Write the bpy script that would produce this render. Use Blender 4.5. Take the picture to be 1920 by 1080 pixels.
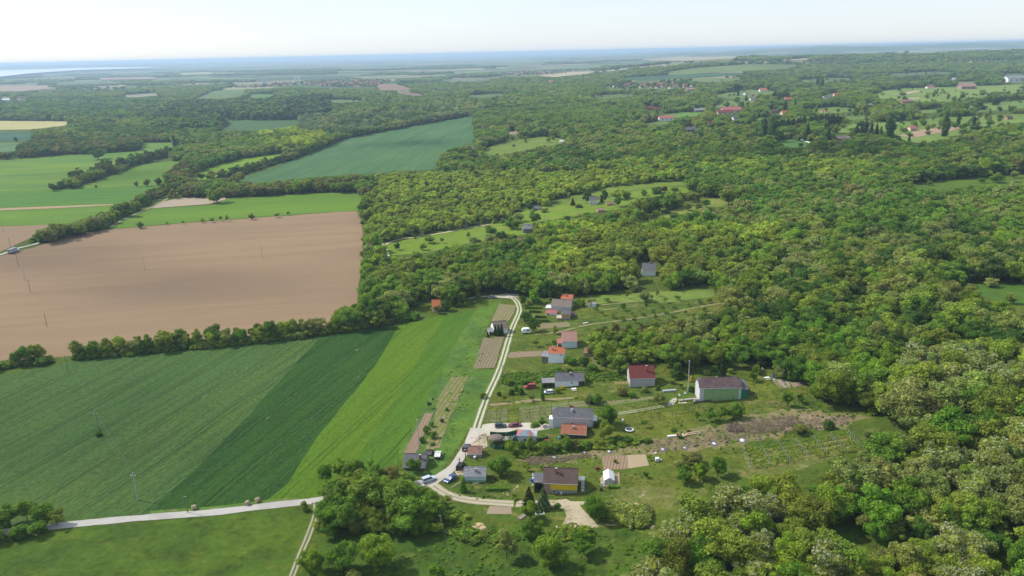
import bpy, bmesh, math, random
import numpy as np
from mathutils import Vector, Matrix
from mathutils.geometry import delaunay_2d_cdt

R = math.radians
scene = bpy.context.scene
for o in list(bpy.data.objects):
    bpy.data.objects.remove(o)
COL = scene.collection

# ------------------------------------------------------------------ camera
CAM_H, FPX, PITCH, ROLL = 120.0, 1450.0, R(16.95), R(1.3)
FWD = np.array([0, math.cos(PITCH), -math.sin(PITCH)])
UP0 = np.array([0, math.sin(PITCH), math.cos(PITCH)])
XAX = np.array([1.0, 0, 0])
CUP = UP0 * math.cos(ROLL) + XAX * math.sin(ROLL)
CRT = XAX * math.cos(ROLL) - UP0 * math.sin(ROLL)
CPOS = np.array([0, 0, CAM_H])
cd = bpy.data.cameras.new('camera')
cam = bpy.data.objects.new('camera', cd)
COL.objects.link(cam)
cam.matrix_world = Matrix([[CRT[i], CUP[i], -FWD[i], CPOS[i]] for i in range(3)] + [[0, 0, 0, 1]])
cd.sensor_width = 36
cd.lens = FPX / 1920 * 36
cd.clip_start = 1
cd.clip_end = 120000
scene.camera = cam

# ------------------------------------------------------------------ sky, sun, exposure
SUN_DIR = Vector((-0.70, 0.26, 0.74)).normalized()      # towards the sun: from the left, a little beyond
world = bpy.data.worlds.new("World")
scene.world = world
world.use_nodes = True
wn = world.node_tree
bg = wn.nodes['Background']
sky = wn.nodes.new('ShaderNodeTexSky')
sky.sky_type = 'NISHITA'
sky.sun_disc = False
sky.sun_elevation = math.asin(SUN_DIR.z)
sky.sun_rotation = math.atan2(SUN_DIR.x, SUN_DIR.y) % (2 * math.pi)
sky.altitude = 100
sky.air_density = 1.0
sky.dust_density = 0.6
sky.ozone_density = 1.5
# a thin bright veil of high cloud over the whole sky
veil = wn.nodes.new('ShaderNodeTexNoise'); veil.inputs['Scale'].default_value = 1.6; veil.inputs['Detail'].default_value = 5
vtc = wn.nodes.new('ShaderNodeTexCoord'); vmp = wn.nodes.new('ShaderNodeMapping'); vmp.inputs['Scale'].default_value = (1, 1, 4)
wn.links.new(vtc.outputs['Generated'], vmp.inputs[0]); wn.links.new(vmp.outputs[0], veil.inputs['Vector'])
vr = wn.nodes.new('ShaderNodeMapRange'); vr.inputs[1].default_value = .3; vr.inputs[2].default_value = .7; vr.inputs[3].default_value = .62; vr.inputs[4].default_value = .80
wn.links.new(veil.outputs[0], vr.inputs[0])
vm = wn.nodes.new('ShaderNodeMix'); vm.data_type = 'RGBA'
wn.links.new(vr.outputs[0], vm.inputs[0]); wn.links.new(sky.outputs[0], vm.inputs[6]); vm.inputs[7].default_value = (3.25, 3.62, 4.15, 1)
wn.links.new(vm.outputs[2], bg.inputs[0])
bg.inputs[1].default_value = 0.110
sl = bpy.data.lights.new('sun', 'SUN')
sl.energy = 2.6
sl.angle = R(2.5)
sl.color = (1.0, 0.95, 0.87)
sun = bpy.data.objects.new('sun', sl)
COL.objects.link(sun)
sun.rotation_euler = SUN_DIR.to_track_quat('Z', 'Y').to_euler()
sun.location = (-300, 200, 600)
vs = scene.view_settings
vs.view_transform = 'Standard'
vs.look = 'None'
vs.exposure = 1.06
vs.gamma = 1
vs.use_curve_mapping = False
scene.cycles.max_bounces = 5
scene.cycles.diffuse_bounces = 3
scene.cycles.glossy_bounces = 2
scene.cycles.transmission_bounces = 3
scene.cycles.transparent_max_bounces = 6
scene.cycles.volume_bounces = 0
scene.cycles.use_denoising = True

# ------------------------------------------------------------------ numeric helpers
def sstep(x, a, b):
    t = np.clip((x - a) / (b - a), 0, 1)
    return t * t * (3 - 2 * t)

def _hash(ix, iy, seed):
    n = (ix.astype(np.int64) * 374761393 + iy.astype(np.int64) * 668265263 + seed * 1442695041) & 0xffffffff
    n = ((n ^ (n >> 13)) * 1274126177) & 0xffffffff
    n = (n ^ (n >> 16)) & 0xffff
    return n / 65535.0

def vnoise(x, y, seed=0):
    x = np.asarray(x, float); y = np.asarray(y, float)
    ix = np.floor(x); iy = np.floor(y)
    fx = x - ix; fy = y - iy
    fx = fx * fx * (3 - 2 * fx); fy = fy * fy * (3 - 2 * fy)
    a = _hash(ix, iy, seed); b = _hash(ix + 1, iy, seed)
    c = _hash(ix, iy + 1, seed); d = _hash(ix + 1, iy + 1, seed)
    return (a * (1 - fx) + b * fx) * (1 - fy) + (c * (1 - fx) + d * fx) * fy

def fnoise(x, y, seed=0):
    return (vnoise(x, y, seed) * .55 + vnoise(x * 2.1, y * 2.1, seed + 7) * .3 + vnoise(x * 4.3, y * 4.3, seed + 13) * .15)

def height(x, y):
    x = np.asarray(x, float); y = np.asarray(y, float)
    x0 = 0 - .12 * np.clip(y - 400, 0, 1500)
    h = 27 * (1 - np.exp(-np.clip(x - x0, 0, None) / 380))
    h = h + 13 * sstep(x, 95, 210) * (1 - sstep(y, 150, 420))      # the wooded slope close to the camera
    h = h * (1 - .5 * sstep(y, 2600, 5000))
    w = sstep(y, 420, 900) * sstep(x + .35 * y, 60, 400)
    h = h + w * 14 * (fnoise(x / 420 + 3.3, y / 520 + 9.1, 3) - .5)
    # far hills
    ang = x / np.maximum(y, 1)
    if np.max(y) < 2300: return h
    hr = sstep(y, 6800, 10500) * sstep(ang, .05, .42)
    h = h + hr * (22 + 98 * (fnoise(x / 1300, y / 2600, 21)))
    hr2 = sstep(y, 2300, 3900) * (1 - sstep(y, 4300, 5600)) * sstep(ang, .08, .30)
    h = h + hr2 * (44 + 34 * (fnoise(x / 700, y / 900, 52) - .5))
    hl = sstep(y, 14500, 18500) * (1 - sstep(ang, -.62, -.22))
    h = h + hl * (48 + 20 * fnoise(x / 3000, y / 4000, 33))
    return h

def project(P):
    d = np.asarray(P, float) - CPOS
    z = d @ FWD
    z = np.where(np.abs(z) < 1e-6, 1e-6, z)
    return 960 + FPX * (d @ CRT) / z, 540 - FPX * (d @ CUP) / z, z

def ground(px, py):
    """world point where the ray through a photo pixel meets the terrain"""
    px = np.atleast_1d(np.asarray(px, float)); py = np.atleast_1d(np.asarray(py, float))
    d = FWD[None] + ((px - 960) / FPX)[:, None] * CRT[None] + ((540 - py) / FPX)[:, None] * CUP[None]
    lo = np.full(len(px), 60.0); hi = np.full(len(px), 60000.0)
    for n in (120, 12, 12, 12):
        t = lo[:, None] * (hi / lo)[:, None] ** np.linspace(0, 1, n)[None]
        P = CPOS + d[:, None] * t[:, :, None]
        below = P[:, :, 2] < height(P[:, :, 0], P[:, :, 1])
        k = np.where(below.any(1), below.argmax(1), n - 1); k = np.maximum(k, 1)
        i = np.arange(len(px))
        lo, hi = t[i, k - 1], t[i, k]
    P = CPOS + d * hi[:, None]
    P[:, 2] = height(P[:, 0], P[:, 1])
    return P

def g1(px, py):
    return ground([px], [py])[0]

def ppm(P):
    """photo pixels per metre at a world point"""
    return FPX / float((np.asarray(P) - CPOS) @ FWD)

def inpoly(px, py, poly):
    px = np.asarray(px); py = np.asarray(py)
    ins = np.zeros(px.shape, bool)
    n = len(poly)
    for i in range(n):
        x1, y1 = poly[i]; x2, y2 = poly[(i + 1) % n]
        if y1 == y2: continue
        c = ((y1 > py) != (y2 > py)) & (px < (x2 - x1) * (py - y1) / (y2 - y1) + x1)
        ins ^= c
    return ins

def lift(x, y, layer):
    d = np.hypot(x, y)
    return (0.012 + 7e-5 * d + 1e-7 * d * d) * layer

# ------------------------------------------------------------------ scene helpers
def link(o, parent=None):
    COL.objects.link(o)
    if parent is not None: o.parent = parent
    return o

def tag(o, label=None, cat=None, group=None, kind=None):
    if label: o['label'] = label
    if cat: o['category'] = cat
    if group: o['group'] = group
    if kind: o['kind'] = kind
    return o

def empty(name, loc, rz=0, label=None, cat=None, group=None):
    o = bpy.data.objects.new(name, None)
    o.empty_display_size = .5
    link(o)
    o.location = [float(v) for v in loc]
    o.rotation_euler = (0, 0, rz)
    return tag(o, label, cat, group)

class MB:
    """collects shapes and links them as one mesh object"""
    def __init__(s): s.v = []; s.f = []; s.m = []
    def add(s, vs_, fs, mi=0):
        b = len(s.v)
        s.v += [tuple(map(float, p)) for p in vs_]
        s.f += [tuple(i + b for i in f) for f in fs]
        s.m += [mi] * len(fs)
        return s
    def box(s, x0, x1, y0, y1, z0, z1, mi=0):
        return s.add([(x0, y0, z0), (x1, y0, z0), (x1, y1, z0), (x0, y1, z0), (x0, y0, z1), (x1, y0, z1), (x1, y1, z1), (x0, y1, z1)],
                     [(0, 3, 2, 1), (4, 5, 6, 7), (0, 1, 5, 4), (1, 2, 6, 5), (2, 3, 7, 6), (3, 0, 4, 7)], mi)
    def tube(s, a, b, r0, r1=None, n=6, mi=0, caps=True):
        r1 = r0 if r1 is None else r1
        a = Vector(a); b = Vector(b); d = (b - a).normalized()
        u = d.orthogonal().normalized(); w = d.cross(u)
        vv = [a + (u * math.cos(t) + w * math.sin(t)) * r0 for t in [2 * math.pi * i / n for i in range(n)]]
        vv += [b + (u * math.cos(t) + w * math.sin(t)) * r1 for t in [2 * math.pi * i / n for i in range(n)]]
        ff = [(i, (i + 1) % n, n + (i + 1) % n, n + i) for i in range(n)]
        if caps: ff += [tuple(range(n))[::-1], tuple(range(n, 2 * n))]
        return s.add(vv, ff, mi)
    def prism(s, prof, y0, y1, mi=0):
        """profile in x,z extruded along y"""
        n = len(prof)
        return s.add([(x, y0, z) for x, z in prof] + [(x, y1, z) for x, z in prof],
                     [tuple(range(n))[::-1], tuple(range(n, 2 * n))] + [(i, (i + 1) % n, n + (i + 1) % n, n + i) for i in range(n)], mi)
    def slab(s, quad, th, mi=0):
        """a quad thickened downwards"""
        q = [Vector(p) for p in quad]
        nrm = (q[1] - q[0]).cross(q[-1] - q[0]).normalized()
        if nrm.z < 0: nrm = -nrm
        lo = [p - nrm * th for p in q]
        n = len(q)
        return s.add(q + lo, [tuple(range(n)), tuple(range(n, 2 * n))[::-1]] + [(i, n + i, n + (i + 1) % n, (i + 1) % n) for i in range(n)], mi)
    def mesh(s, name, mats, smooth=False):
        me = bpy.data.meshes.new(name)
        me.from_pydata(s.v, [], s.f)
        if not isinstance(mats, (list, tuple)): mats = [mats]
        for m in mats: me.materials.append(m)
        me.polygons.foreach_set('material_index', s.m)
        bm = bmesh.new(); bm.from_mesh(me)
        bmesh.ops.recalc_face_normals(bm, faces=bm.faces)
        bm.to_mesh(me); bm.free()
        if smooth: me.polygons.foreach_set('use_smooth', [True] * len(me.polygons))
        me.update()
        return me
    def build(s, name, mats, parent=None, smooth=False, loc=None):
        o = bpy.data.objects.new(name, s.mesh(name, mats, smooth))
        link(o, parent)
        if loc is not None: o.location = loc
        return o

def raw_mesh(name, v, quads, mats, mi=None, attrs=None):
    v = np.asarray(v, np.float32); quads = np.asarray(quads, np.int32)
    me = bpy.data.meshes.new(name)
    k = quads.shape[1]
    me.vertices.add(len(v)); me.vertices.foreach_set('co', v.ravel())
    me.loops.add(quads.size); me.loops.foreach_set('vertex_index', quads.ravel())
    me.polygons.add(len(quads))
    me.polygons.foreach_set('loop_start', np.arange(0, quads.size, k, dtype=np.int32))
    for m in mats: me.materials.append(m)
    if mi is not None: me.polygons.foreach_set('material_index', np.asarray(mi, np.int32))
    me.update(calc_edges=True)
    me.validate()
    return me

def copy_tree(o, parent=None):
    c = o.copy(); COL.objects.link(c); c.parent = parent
    for ch in o.children: copy_tree(ch, c)
    return c

# ------------------------------------------------------------------ materials
class NT:
    def __init__(s, name, rough=.85, spec=.15):
        s.m = bpy.data.materials.new(name); s.m.use_nodes = True
        s.t = s.m.node_tree; s.n = s.t.nodes; s.l = s.t.links
        s.b = s.n['Principled BSDF']; s.out = s.n['Material Output']
        s.b.inputs['Roughness'].default_value = rough
        s.b.inputs['Specular IOR Level'].default_value = spec
    def set(s, sock, v):
        if hasattr(v, 'is_output'): s.l.new(v, sock)
        elif isinstance(v, (tuple, list)) and len(v) == 3 and sock.type == 'RGBA': sock.default_value = (*v, 1)
        else: sock.default_value = v
    def pos(s): return s.n.new('ShaderNodeNewGeometry').outputs['Position']
    def obj(s): return s.n.new('ShaderNodeTexCoord').outputs['Object']
    def uv(s): return s.n.new('ShaderNodeTexCoord').outputs['UV']
    def map(s, vec, rot=0, scale=(1, 1, 1), loc=(0, 0, 0)):
        if rot and scale[0] != scale[1]: vec = s.map(vec, rot); rot = 0      # turn first, then stretch
        n = s.n.new('ShaderNodeMapping'); s.l.new(vec, n.inputs[0])
        n.inputs['Rotation'].default_value = (0, 0, rot); n.inputs['Scale'].default_value = scale; n.inputs['Location'].default_value = loc
        return n.outputs[0]
    def noise(s, vec, scale, detail=3, rough=.55, dist=0):
        n = s.n.new('ShaderNodeTexNoise'); s.l.new(vec, n.inputs['Vector'])
        n.inputs['Scale'].default_value = scale; n.inputs['Detail'].default_value = detail
        n.inputs['Roughness'].default_value = rough; n.inputs['Distortion'].default_value = dist
        return n.outputs[0]
    def vor(s, vec, scale, out='Color', feature='F1'):
        n = s.n.new('ShaderNodeTexVoronoi'); n.feature = feature; s.l.new(vec, n.inputs['Vector']); n.inputs['Scale'].default_value = scale
        return n.outputs[out]
    def math(s, op, a, b=0.0, c=0.0):
        n = s.n.new('ShaderNodeMath'); n.operation = op
        s.set(n.inputs[0], a); s.set(n.inputs[1], b); s.set(n.inputs[2], c)
        return n.outputs[0]
    def rng(s, v, a, b, c=0.0, d=1.0, smooth=True):
        n = s.n.new('ShaderNodeMapRange'); n.interpolation_type = 'SMOOTHSTEP' if smooth else 'LINEAR'
        s.set(n.inputs[0], v)
        for i, q in enumerate((a, b, c, d)): n.inputs[i + 1].default_value = q
        return n.outputs[0]
    def ramp(s, v, stops, interp='LINEAR'):
        n = s.n.new('ShaderNodeValToRGB'); s.set(n.inputs[0], v)
        n.color_ramp.interpolation = interp
        e = n.color_ramp.elements
        while len(e) < len(stops): e.new(.5)
        for el, (p, c) in zip(e, stops): el.position = p; el.color = (*c, 1)
        return n.outputs[0]
    def mix(s, f, a, b, mode='MIX'):
        n = s.n.new('ShaderNodeMix'); n.data_type = 'RGBA'; n.blend_type = mode
        s.set(n.inputs[0], f); s.set(n.inputs[6], a); s.set(n.inputs[7], b)
        return n.outputs[2]
    def sep(s, vec):
        n = s.n.new('ShaderNodeSeparateXYZ'); s.l.new(vec, n.inputs[0]); return n.outputs
    def bump(s, h, strength=.5, dist=.3):
        n = s.n.new('ShaderNodeBump'); n.inputs['Strength'].default_value = strength; n.inputs['Distance'].default_value = dist
        s.l.new(h, n.inputs['Height']); s.l.new(n.outputs[0], s.b.inputs['Normal'])
    def col(s, c):
        s.set(s.b.inputs['Base Color'], c); return s

def lerp3(c, k): return tuple(min(1, max(0, v * k)) for v in c)

def simple(name, c, rough=.7, spec=.3, metal=0, var=.12, scale=3.0):
    t = NT(name, rough, spec)
    n = t.noise(t.obj(), scale, 4)
    t.col(t.mix(n, lerp3(c, 1 - var), lerp3(c, 1 + var)))
    t.b.inputs['Metallic'].default_value = metal
    return t.m

def grass(name, a, b, c=None, sc=.02, fine=.7, tufts=.55, bump=.5, mow=None):
    """a,b the two large scale tones, c dry patches"""
    t = NT(name, .9, .08)
    p = t.pos()
    base = t.mix(t.rng(t.noise(p, sc, 3, .6), .35, .65), a, b)
    if c: base = t.mix(t.math('MULTIPLY', t.rng(t.noise(t.map(p, .4, (1, 1.8, 1)), sc * 4, 5, .7), .52, .70), .75), base, c)
    n2 = t.noise(p, fine, 4, .7)
    n3 = t.noise(p, fine * .22, 3, .6, .6)
    base = t.mix(1.0, base, t.ramp(t.math('MULTIPLY_ADD', n2, .55, t.math('MULTIPLY', n3, .45)), [(.3, (1 - tufts,) * 3), (.5, (1, 1, 1)), (.72, (1 + tufts * .8,) * 3)]), 'MULTIPLY')
    if mow:
        s = t.sep(t.map(p, mow[0]))[0]
        w = t.math('SINE', t.math('MULTIPLY', s, 2 * math.pi / mow[1]))
        base = t.mix(t.rng(w, -.6, .6, 0, .28), base, lerp3(b, .7))
    t.bump(n2, bump, .35)
    return t.col(base).m

def pxdir(p, q):
    A = g1(*p); B = g1(*q)
    return math.atan2(B[1] - A[1], B[0] - A[0])

def crop(name, a, b, d, period=18.0, tram=((2.0, .5), (3.9, .5)), dark=.55, bare=None, bare_amt=.5, rows=None, fine=.9, tufts=.4, streak=.2, soft=None, tramcol=None):
    """crop sheet with tractor tramlines running along direction d (radians)"""
    t = NT(name, .9, .08)
    p = t.pos()
    q = t.map(p, -d)                      # x along the rows, y across
    sx = t.sep(q)
    wob = t.math('MULTIPLY', t.math('SUBTRACT', t.noise(t.map(p, -d, (.12, .12, .12)), .25, 3), .5), 4.5)
    across = t.math('ADD', sx[1], wob)
    base = t.mix(t.rng(t.noise(t.map(p, -d, (.006, .03, .01)), 1.0, 4, .6), .3, .7), a, b)
    base = t.mix(t.math('MULTIPLY', t.rng(t.noise(t.map(p, -d, (.02, .35, .1)), 1.0, 4, .65), .45, .62), streak), base, lerp3(a, .62))
    n2 = t.noise(t.map(p, -d, (.6, 1.3, 1)), fine, 5, .72)
    base = t.mix(1.0, base, t.ramp(n2, [(.32, (1 - tufts,) * 3), (.5, (1, 1, 1)), (.7, (1 + tufts * .7,) * 3)]), 'MULTIPLY')
    brk = t.noise(t.map(p, -d, (.06, .3, .1)), 1.0, 4, .7)
    if rows:
        rs = t.math('SINE', t.math('MULTIPLY', sx[1], 2 * math.pi / rows[0]))
        base = t.mix(t.math('MULTIPLY', t.rng(rs, -.2, .7), rows[2] if len(rows) > 2 else .8), base, rows[1])
    if period:
        fr = t.math('MULTIPLY', t.math('FRACT', t.math('DIVIDE', across, period)), period)
        msk = None
        for off, w in tram:
            k = t.rng(t.math('ABSOLUTE', t.math('SUBTRACT', fr, off)), w * .35, w, 1, 0)
            msk = k if msk is None else t.math('MAXIMUM', msk, k)
        msk = t.math('MULTIPLY', msk, t.rng(brk, .36, .6, .2, 1))
        base = t.mix(msk, base, tramcol or lerp3(a, 1 - dark))
        if bare:
            k2 = t.rng(t.math('ABSOLUTE', t.math('SUBTRACT', fr, tram[0][0] + .9)), .6, 3.2, 1, 0)
            k2 = t.math('MULTIPLY', k2, t.rng(t.noise(t.map(p, -d, (.10, .30, .1)), 1.0, 5, .8), .60, .68))
            base = t.mix(t.math('MULTIPLY', k2, bare_amt), base, bare)
    elif bare:
        base = t.mix(t.math('MULTIPLY', t.rng(t.noise(p, .05, 5, .7), .58, .68), bare_amt), base, bare)
    t.bump(n2, .5, .4)
    return t.col(base).m
# ------------------------------------------------------------------ trees: materials and forms
def leaf_material(name, blossom=0.0, dark=1.0):
    t = NT(name, .65, .25)
    at = t.n.new('ShaderNodeAttribute'); at.attribute_type = 'INSTANCER'; at.attribute_name = 'tone'
    isl = t.n.new('ShaderNodeNewGeometry').outputs['Random Per Island']
    p = t.pos()
    k = t.ramp(isl, [(0, (.66, .70, .6)), (.5, (1.02, 1.02, 1)), (1, (1.5, 1.42, 1.25))])
    c = t.mix(1.0, at.outputs['Color'], k, 'MULTIPLY')
    c = t.mix(1.0, c, t.ramp(t.noise(p, .45, 3, .6), [(.3, (.7, .72, .8)), (.7, (1.3, 1.25, 1.15))]), 'MULTIPLY')
    c = t.mix(1.0, c, (2.65, 2.45, 1.20), 'MULTIPLY')
    if blossom:
        c = t.mix(t.math('GREATER_THAN', isl, 1 - blossom), c, (.44, .47, .27))
    t.col(c)
    tr = t.n.new('ShaderNodeBsdfTranslucent'); t.l.new(c, tr.inputs[0])
    mx = t.n.new('ShaderNodeMixShader'); mx.inputs[0].default_value = .45
    t.l.new(t.b.outputs[0], mx.inputs[1]); t.l.new(tr.outputs[0], mx.inputs[2]); t.l.new(mx.outputs[0], t.out.inputs[0])
    return t.m

LEAF = leaf_material('leaves')
LEAF_B = leaf_material('leaves_with_blossom', .30)
BARK = simple('bark', (.11, .085, .065), .95, .05, 0, .35, 2.0)

def ico(sub):
    bm = bmesh.new(); bmesh.ops.create_icosphere(bm, subdivisions=sub, radius=1)
    v = np.array([q.co[:] for q in bm.verts]); f = np.array([[q.index for q in fc.verts] for fc in bm.faces]); bm.free()
    return v, f
ICO1, ICO2 = ico(1), ico(2)

def leaf_quads(C, Nrm, size, rng):
    n = len(C)
    r = rng.normal(size=(n, 3)); Nn = Nrm + .7 * r / np.linalg.norm(r, axis=1)[:, None]
    Nn /= np.linalg.norm(Nn, axis=1)[:, None]
    a = rng.normal(size=(n, 3)); U = np.cross(Nn, a); U /= np.linalg.norm(U, axis=1)[:, None]
    V = np.cross(Nn, U)
    s = size * rng.uniform(.6, 1.3, n)[:, None]; asp = rng.uniform(.6, 1.2, n)[:, None]
    bend = Nn * s * .35
    P = np.stack([C + U * s - bend, C + V * s * asp + bend * .4, C - U * s - bend, C - V * s * asp + bend * .4], 1)
    return P.reshape(-1, 3), np.arange(4 * n).reshape(-1, 4)

def lobes_for(kind, rng):
    """centres and radii of the leaf masses of a crown in a tree one unit tall"""
    if kind in ('round', 'broad', 'robinia', 'blossom', 'orchard'):
        n = {'round': 30, 'broad': 26, 'robinia': 26, 'blossom': 26, 'orchard': 15}[kind]
        zc, rz, rx = {'round': (.52, .46, .50), 'broad': (.55, .42, .45), 'robinia': (.57, .41, .43), 'blossom': (.55, .42, .45), 'orchard': (.60, .36, .52)}[kind]
        out = []
        for i in range(n):
            d = rng.normal(size=3); d /= np.linalg.norm(d); d[2] = d[2] * .9 + .12
            k = rng.uniform(.45, .98) if i > 2 else .2
            c = np.array([d[0] * rx * k, d[1] * rx * k, zc + d[2] * rz * k])
            r = (.085 + .11 * rng.random() ** 1.6) * (1.18 if kind == 'round' else 1.0)
            if i <= 2: r = .2
            out.append((c, r, .8 if kind != 'round' else .95))
        return out
    if kind == 'poplar':
        return [(np.array([rng.normal() * .035, rng.normal() * .035, z]), .085 * (1.15 - .75 * abs(z - .42)) * rng.uniform(.8, 1.2), 1.5) for z in np.linspace(.1, .93, 17)]
    if kind == 'cypress':
        return [(np.array([rng.normal() * .02, rng.normal() * .02, z]), .2 * (1.05 - .75 * z) * rng.uniform(.92, 1.08), 1.2) for z in np.linspace(.13, .88, 12)]
    if kind == 'bush':
        out = []
        for i in range(13):
            a = rng.uniform(0, 6.28); q = rng.uniform(.0, .34)
            out.append((np.array([math.cos(a) * q, math.sin(a) * q, rng.uniform(.22, .72)]), rng.uniform(.17, .27), .9))
        return out
    return []

def make_crown(kind, seed, nleaf, lsize, core=2):
    rng = np.random.default_rng(seed)
    V = []; F = []; nb = 0
    quads = []
    if kind == 'conifer':
        zz = []
        tiers = 13
        C = []; Nn = []
        for ti in range(tiers):
            z = .10 + .86 * ti / tiers; rad = .30 * (1 - ti / tiers) ** .85 + .01
            m = int(nleaf / tiers * (1.9 * (1 - ti / tiers) + .15)) + 6
            a = rng.uniform(0, 6.28, m); nbr = 9 - ti // 2
            q = rng.uniform(.25, 1.0, m) ** .7 * rad * (.86 + .22 * np.cos(a * nbr + ti * 1.7))
            C.append(np.stack([np.cos(a) * q, np.sin(a) * q, z - q * .33 + rng.normal(size=m) * .006], 1))
            Nn.append(np.stack([np.cos(a) * .5, np.sin(a) * .5, np.ones(m)], 1))
        C = np.concatenate(C); Nn = np.concatenate(Nn)
        P, Q = leaf_quads(C, Nn, lsize, rng)
        n = 10
        a = np.linspace(0, 6.283, n, endpoint=False)
        cv = [[.21 * math.cos(t) * rng.uniform(.8, 1.1), .21 * math.sin(t) * rng.uniform(.8, 1.1), .07] for t in a] + [[.1 * math.cos(t + .3), .1 * math.sin(t + .3), .5] for t in a] + [[0, 0, .97]]
        cf = [[i, (i + 1) % n, n + (i + 1) % n, n + i] for i in range(n)] + [[n + i, n + (i + 1) % n, 2 * n, 2 * n] for i in range(n)]
        return P, Q, np.array(cv), cf
    L = lobes_for(kind, rng)
    cen = np.array([l[0] for l in L]); rad = np.array([l[1] for l in L]); sq = np.array([l[2] for l in L])
    w = rad ** 2; w /= w.sum()
    n = int(nleaf * 1.5)
    idx = rng.choice(len(L), n, p=w)
    d = rng.normal(size=(n, 3)); d[:, 2] += .25; d /= np.linalg.norm(d, axis=1)[:, None]
    rr = rad[idx][:, None] * rng.uniform(.74, 1.22, (n, 1))
    C = cen[idx] + d * rr * np.stack([np.ones(n), np.ones(n), sq[idx]], 1)
    dist = np.linalg.norm(C[:, None] - cen[None], axis=2) / rad[None]
    keep = (dist > .8).sum(1) >= len(L) - (0 if kind not in ('robinia', 'blossom') else 1)
    C = C[keep][:nleaf]; d = d[keep][:nleaf]
    P, Q = leaf_quads(C, d, lsize, rng)
    cv = []; cf = []
    iv, fi = ICO2 if core == 2 else ICO1
    for i, (c, r, s_) in enumerate(L):
        if kind in ('robinia', 'blossom') and i % 3 == 2: continue
        k = .70 if core == 2 else .85
        b = len(cv)
        nz = 1 + .45 * (vnoise(iv[:, 0] * 2.3 + i * 3.1, iv[:, 1] * 2.3 + iv[:, 2] * 1.7, seed) - .5) * 2
        vv = iv * nz[:, None] * r * k * np.array([1, 1, s_]) + c
        cv += vv.tolist(); cf += [[b + q for q in f] for f in fi]
    return P, Q, np.array(cv), cf

def trunk_mb(kind, seed, limbs=True, thick=.016, mi=0):
    rng = random.Random(seed)
    m = MB()
    if kind in ('bush',):
        for i in range(4):
            a = rng.uniform(0, 6.28); m.tube((0, 0, -.05), (math.cos(a) * .2, math.sin(a) * .2, .55), .02, .008, 4, mi, False)
        return m
    if kind in ('conifer', 'cypress', 'poplar'):
        m.tube((0, 0, -.05), (0, 0, .9), thick * 1.1, .004, 6, mi, False); return m
    j = Vector((rng.uniform(-.02, .02), rng.uniform(-.02, .02), .30))
    m.tube((0, 0, -.06), j, thick * 1.25, thick * .95, 6, mi, False)
    top = j + Vector((rng.uniform(-.04, .04), rng.uniform(-.04, .04), .28))
    m.tube(j, top, thick * .95, thick * .55, 5, mi, False)
    m.tube(top, top + Vector((0, 0, .25)), thick * .55, .003, 4, mi, False)
    if limbs:
        for i in range(6):
            a = i * 1.05 + rng.uniform(-.3, .3)
            s_ = j.lerp(top, rng.uniform(0, 1))
            e = s_ + Vector((math.cos(a) * .2, math.sin(a) * .2, rng.uniform(.12, .26)))
            m.tube(s_, e, thick * .55, thick * .25, 4, mi, False)
            e2 = e + Vector((math.cos(a + .5) * .12, math.sin(a + .5) * .12, rng.uniform(.06, .16)))
            m.tube(e, e2, thick * .25, .002, 4, mi, False)
    return m

def tri2quads(cf):
    return [list(f) if len(f) == 4 else list(f) + [f[-1]] for f in cf]

def crown_mesh(kind, seed, nleaf, lsize, core=2, trunk=None):
    P, Q, cv, cf = make_crown(kind, seed, nleaf, lsize, core)
    v = P.tolist(); f = Q.tolist(); mi = [0] * len(f)
    b = len(v)
    if len(cv):
        v += cv.tolist()
        for q in cf:
            q = [x + b for x in q]
            if len(q) == 4 and q[2] == q[3]: q = q[:3]
            f.append(q); mi.append(0 if kind != 'blossom' else 2 if trunk else 1)
    if trunk:
        b = len(v); v += trunk.v; f += [[x + b for x in q] for q in trunk.f]; mi += [1] * len(trunk.f)
    me = bpy.data.meshes.new('crown' if not trunk else 'tree_form')
    me.from_pydata(v, [], f)
    me.materials.append(LEAF_B if kind == 'blossom' else LEAF)
    if trunk: me.materials.append(BARK)
    if kind == 'blossom': me.materials.append(LEAF)
    me.polygons.foreach_set('material_index', mi)
    me.update()
    return me

HERO = {}
for kind, nvar, nl, ls in (('round', 4, 4200, .025), ('broad', 6, 3800, .026), ('robinia', 6, 3300, .024), ('blossom', 4, 3400, .023), ('orchard', 3, 1300, .038), ('poplar', 2, 1400, .028),
                           ('cypress', 2, 1500, .028), ('bush', 4, 1500, .045), ('conifer', 2, 2600, .028)):
    HERO[kind] = [(crown_mesh(kind, 100 + 17 * i + len(kind), nl, ls), trunk_mb(kind, 5 + i).mesh('trunk', BARK)) for i in range(nvar)]

NOUN = {'round': 'round leafy tree', 'broad': 'broadleaf tree', 'robinia': 'thin-crowned robinia', 'blossom': 'robinia in white blossom', 'orchard': 'small fruit tree', 'poplar': 'tall narrow poplar',
        'cypress': 'dense columnar evergreen', 'bush': 'bush', 'conifer': 'conifer'}
CAT = {'round': 'tree', 'broad': 'tree', 'robinia': 'tree', 'blossom': 'tree', 'orchard': 'tree', 'poplar': 'poplar', 'cypress': 'evergreen', 'bush': 'bush', 'conifer': 'conifer'}
ONAME = {'round': 'round_tree', 'broad': 'broadleaf_tree', 'robinia': 'robinia_tree', 'blossom': 'blossoming_tree', 'orchard': 'fruit_tree', 'poplar': 'poplar_tree', 'cypress': 'cypress', 'bush': 'bush', 'conifer': 'conifer_tree'}
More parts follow.
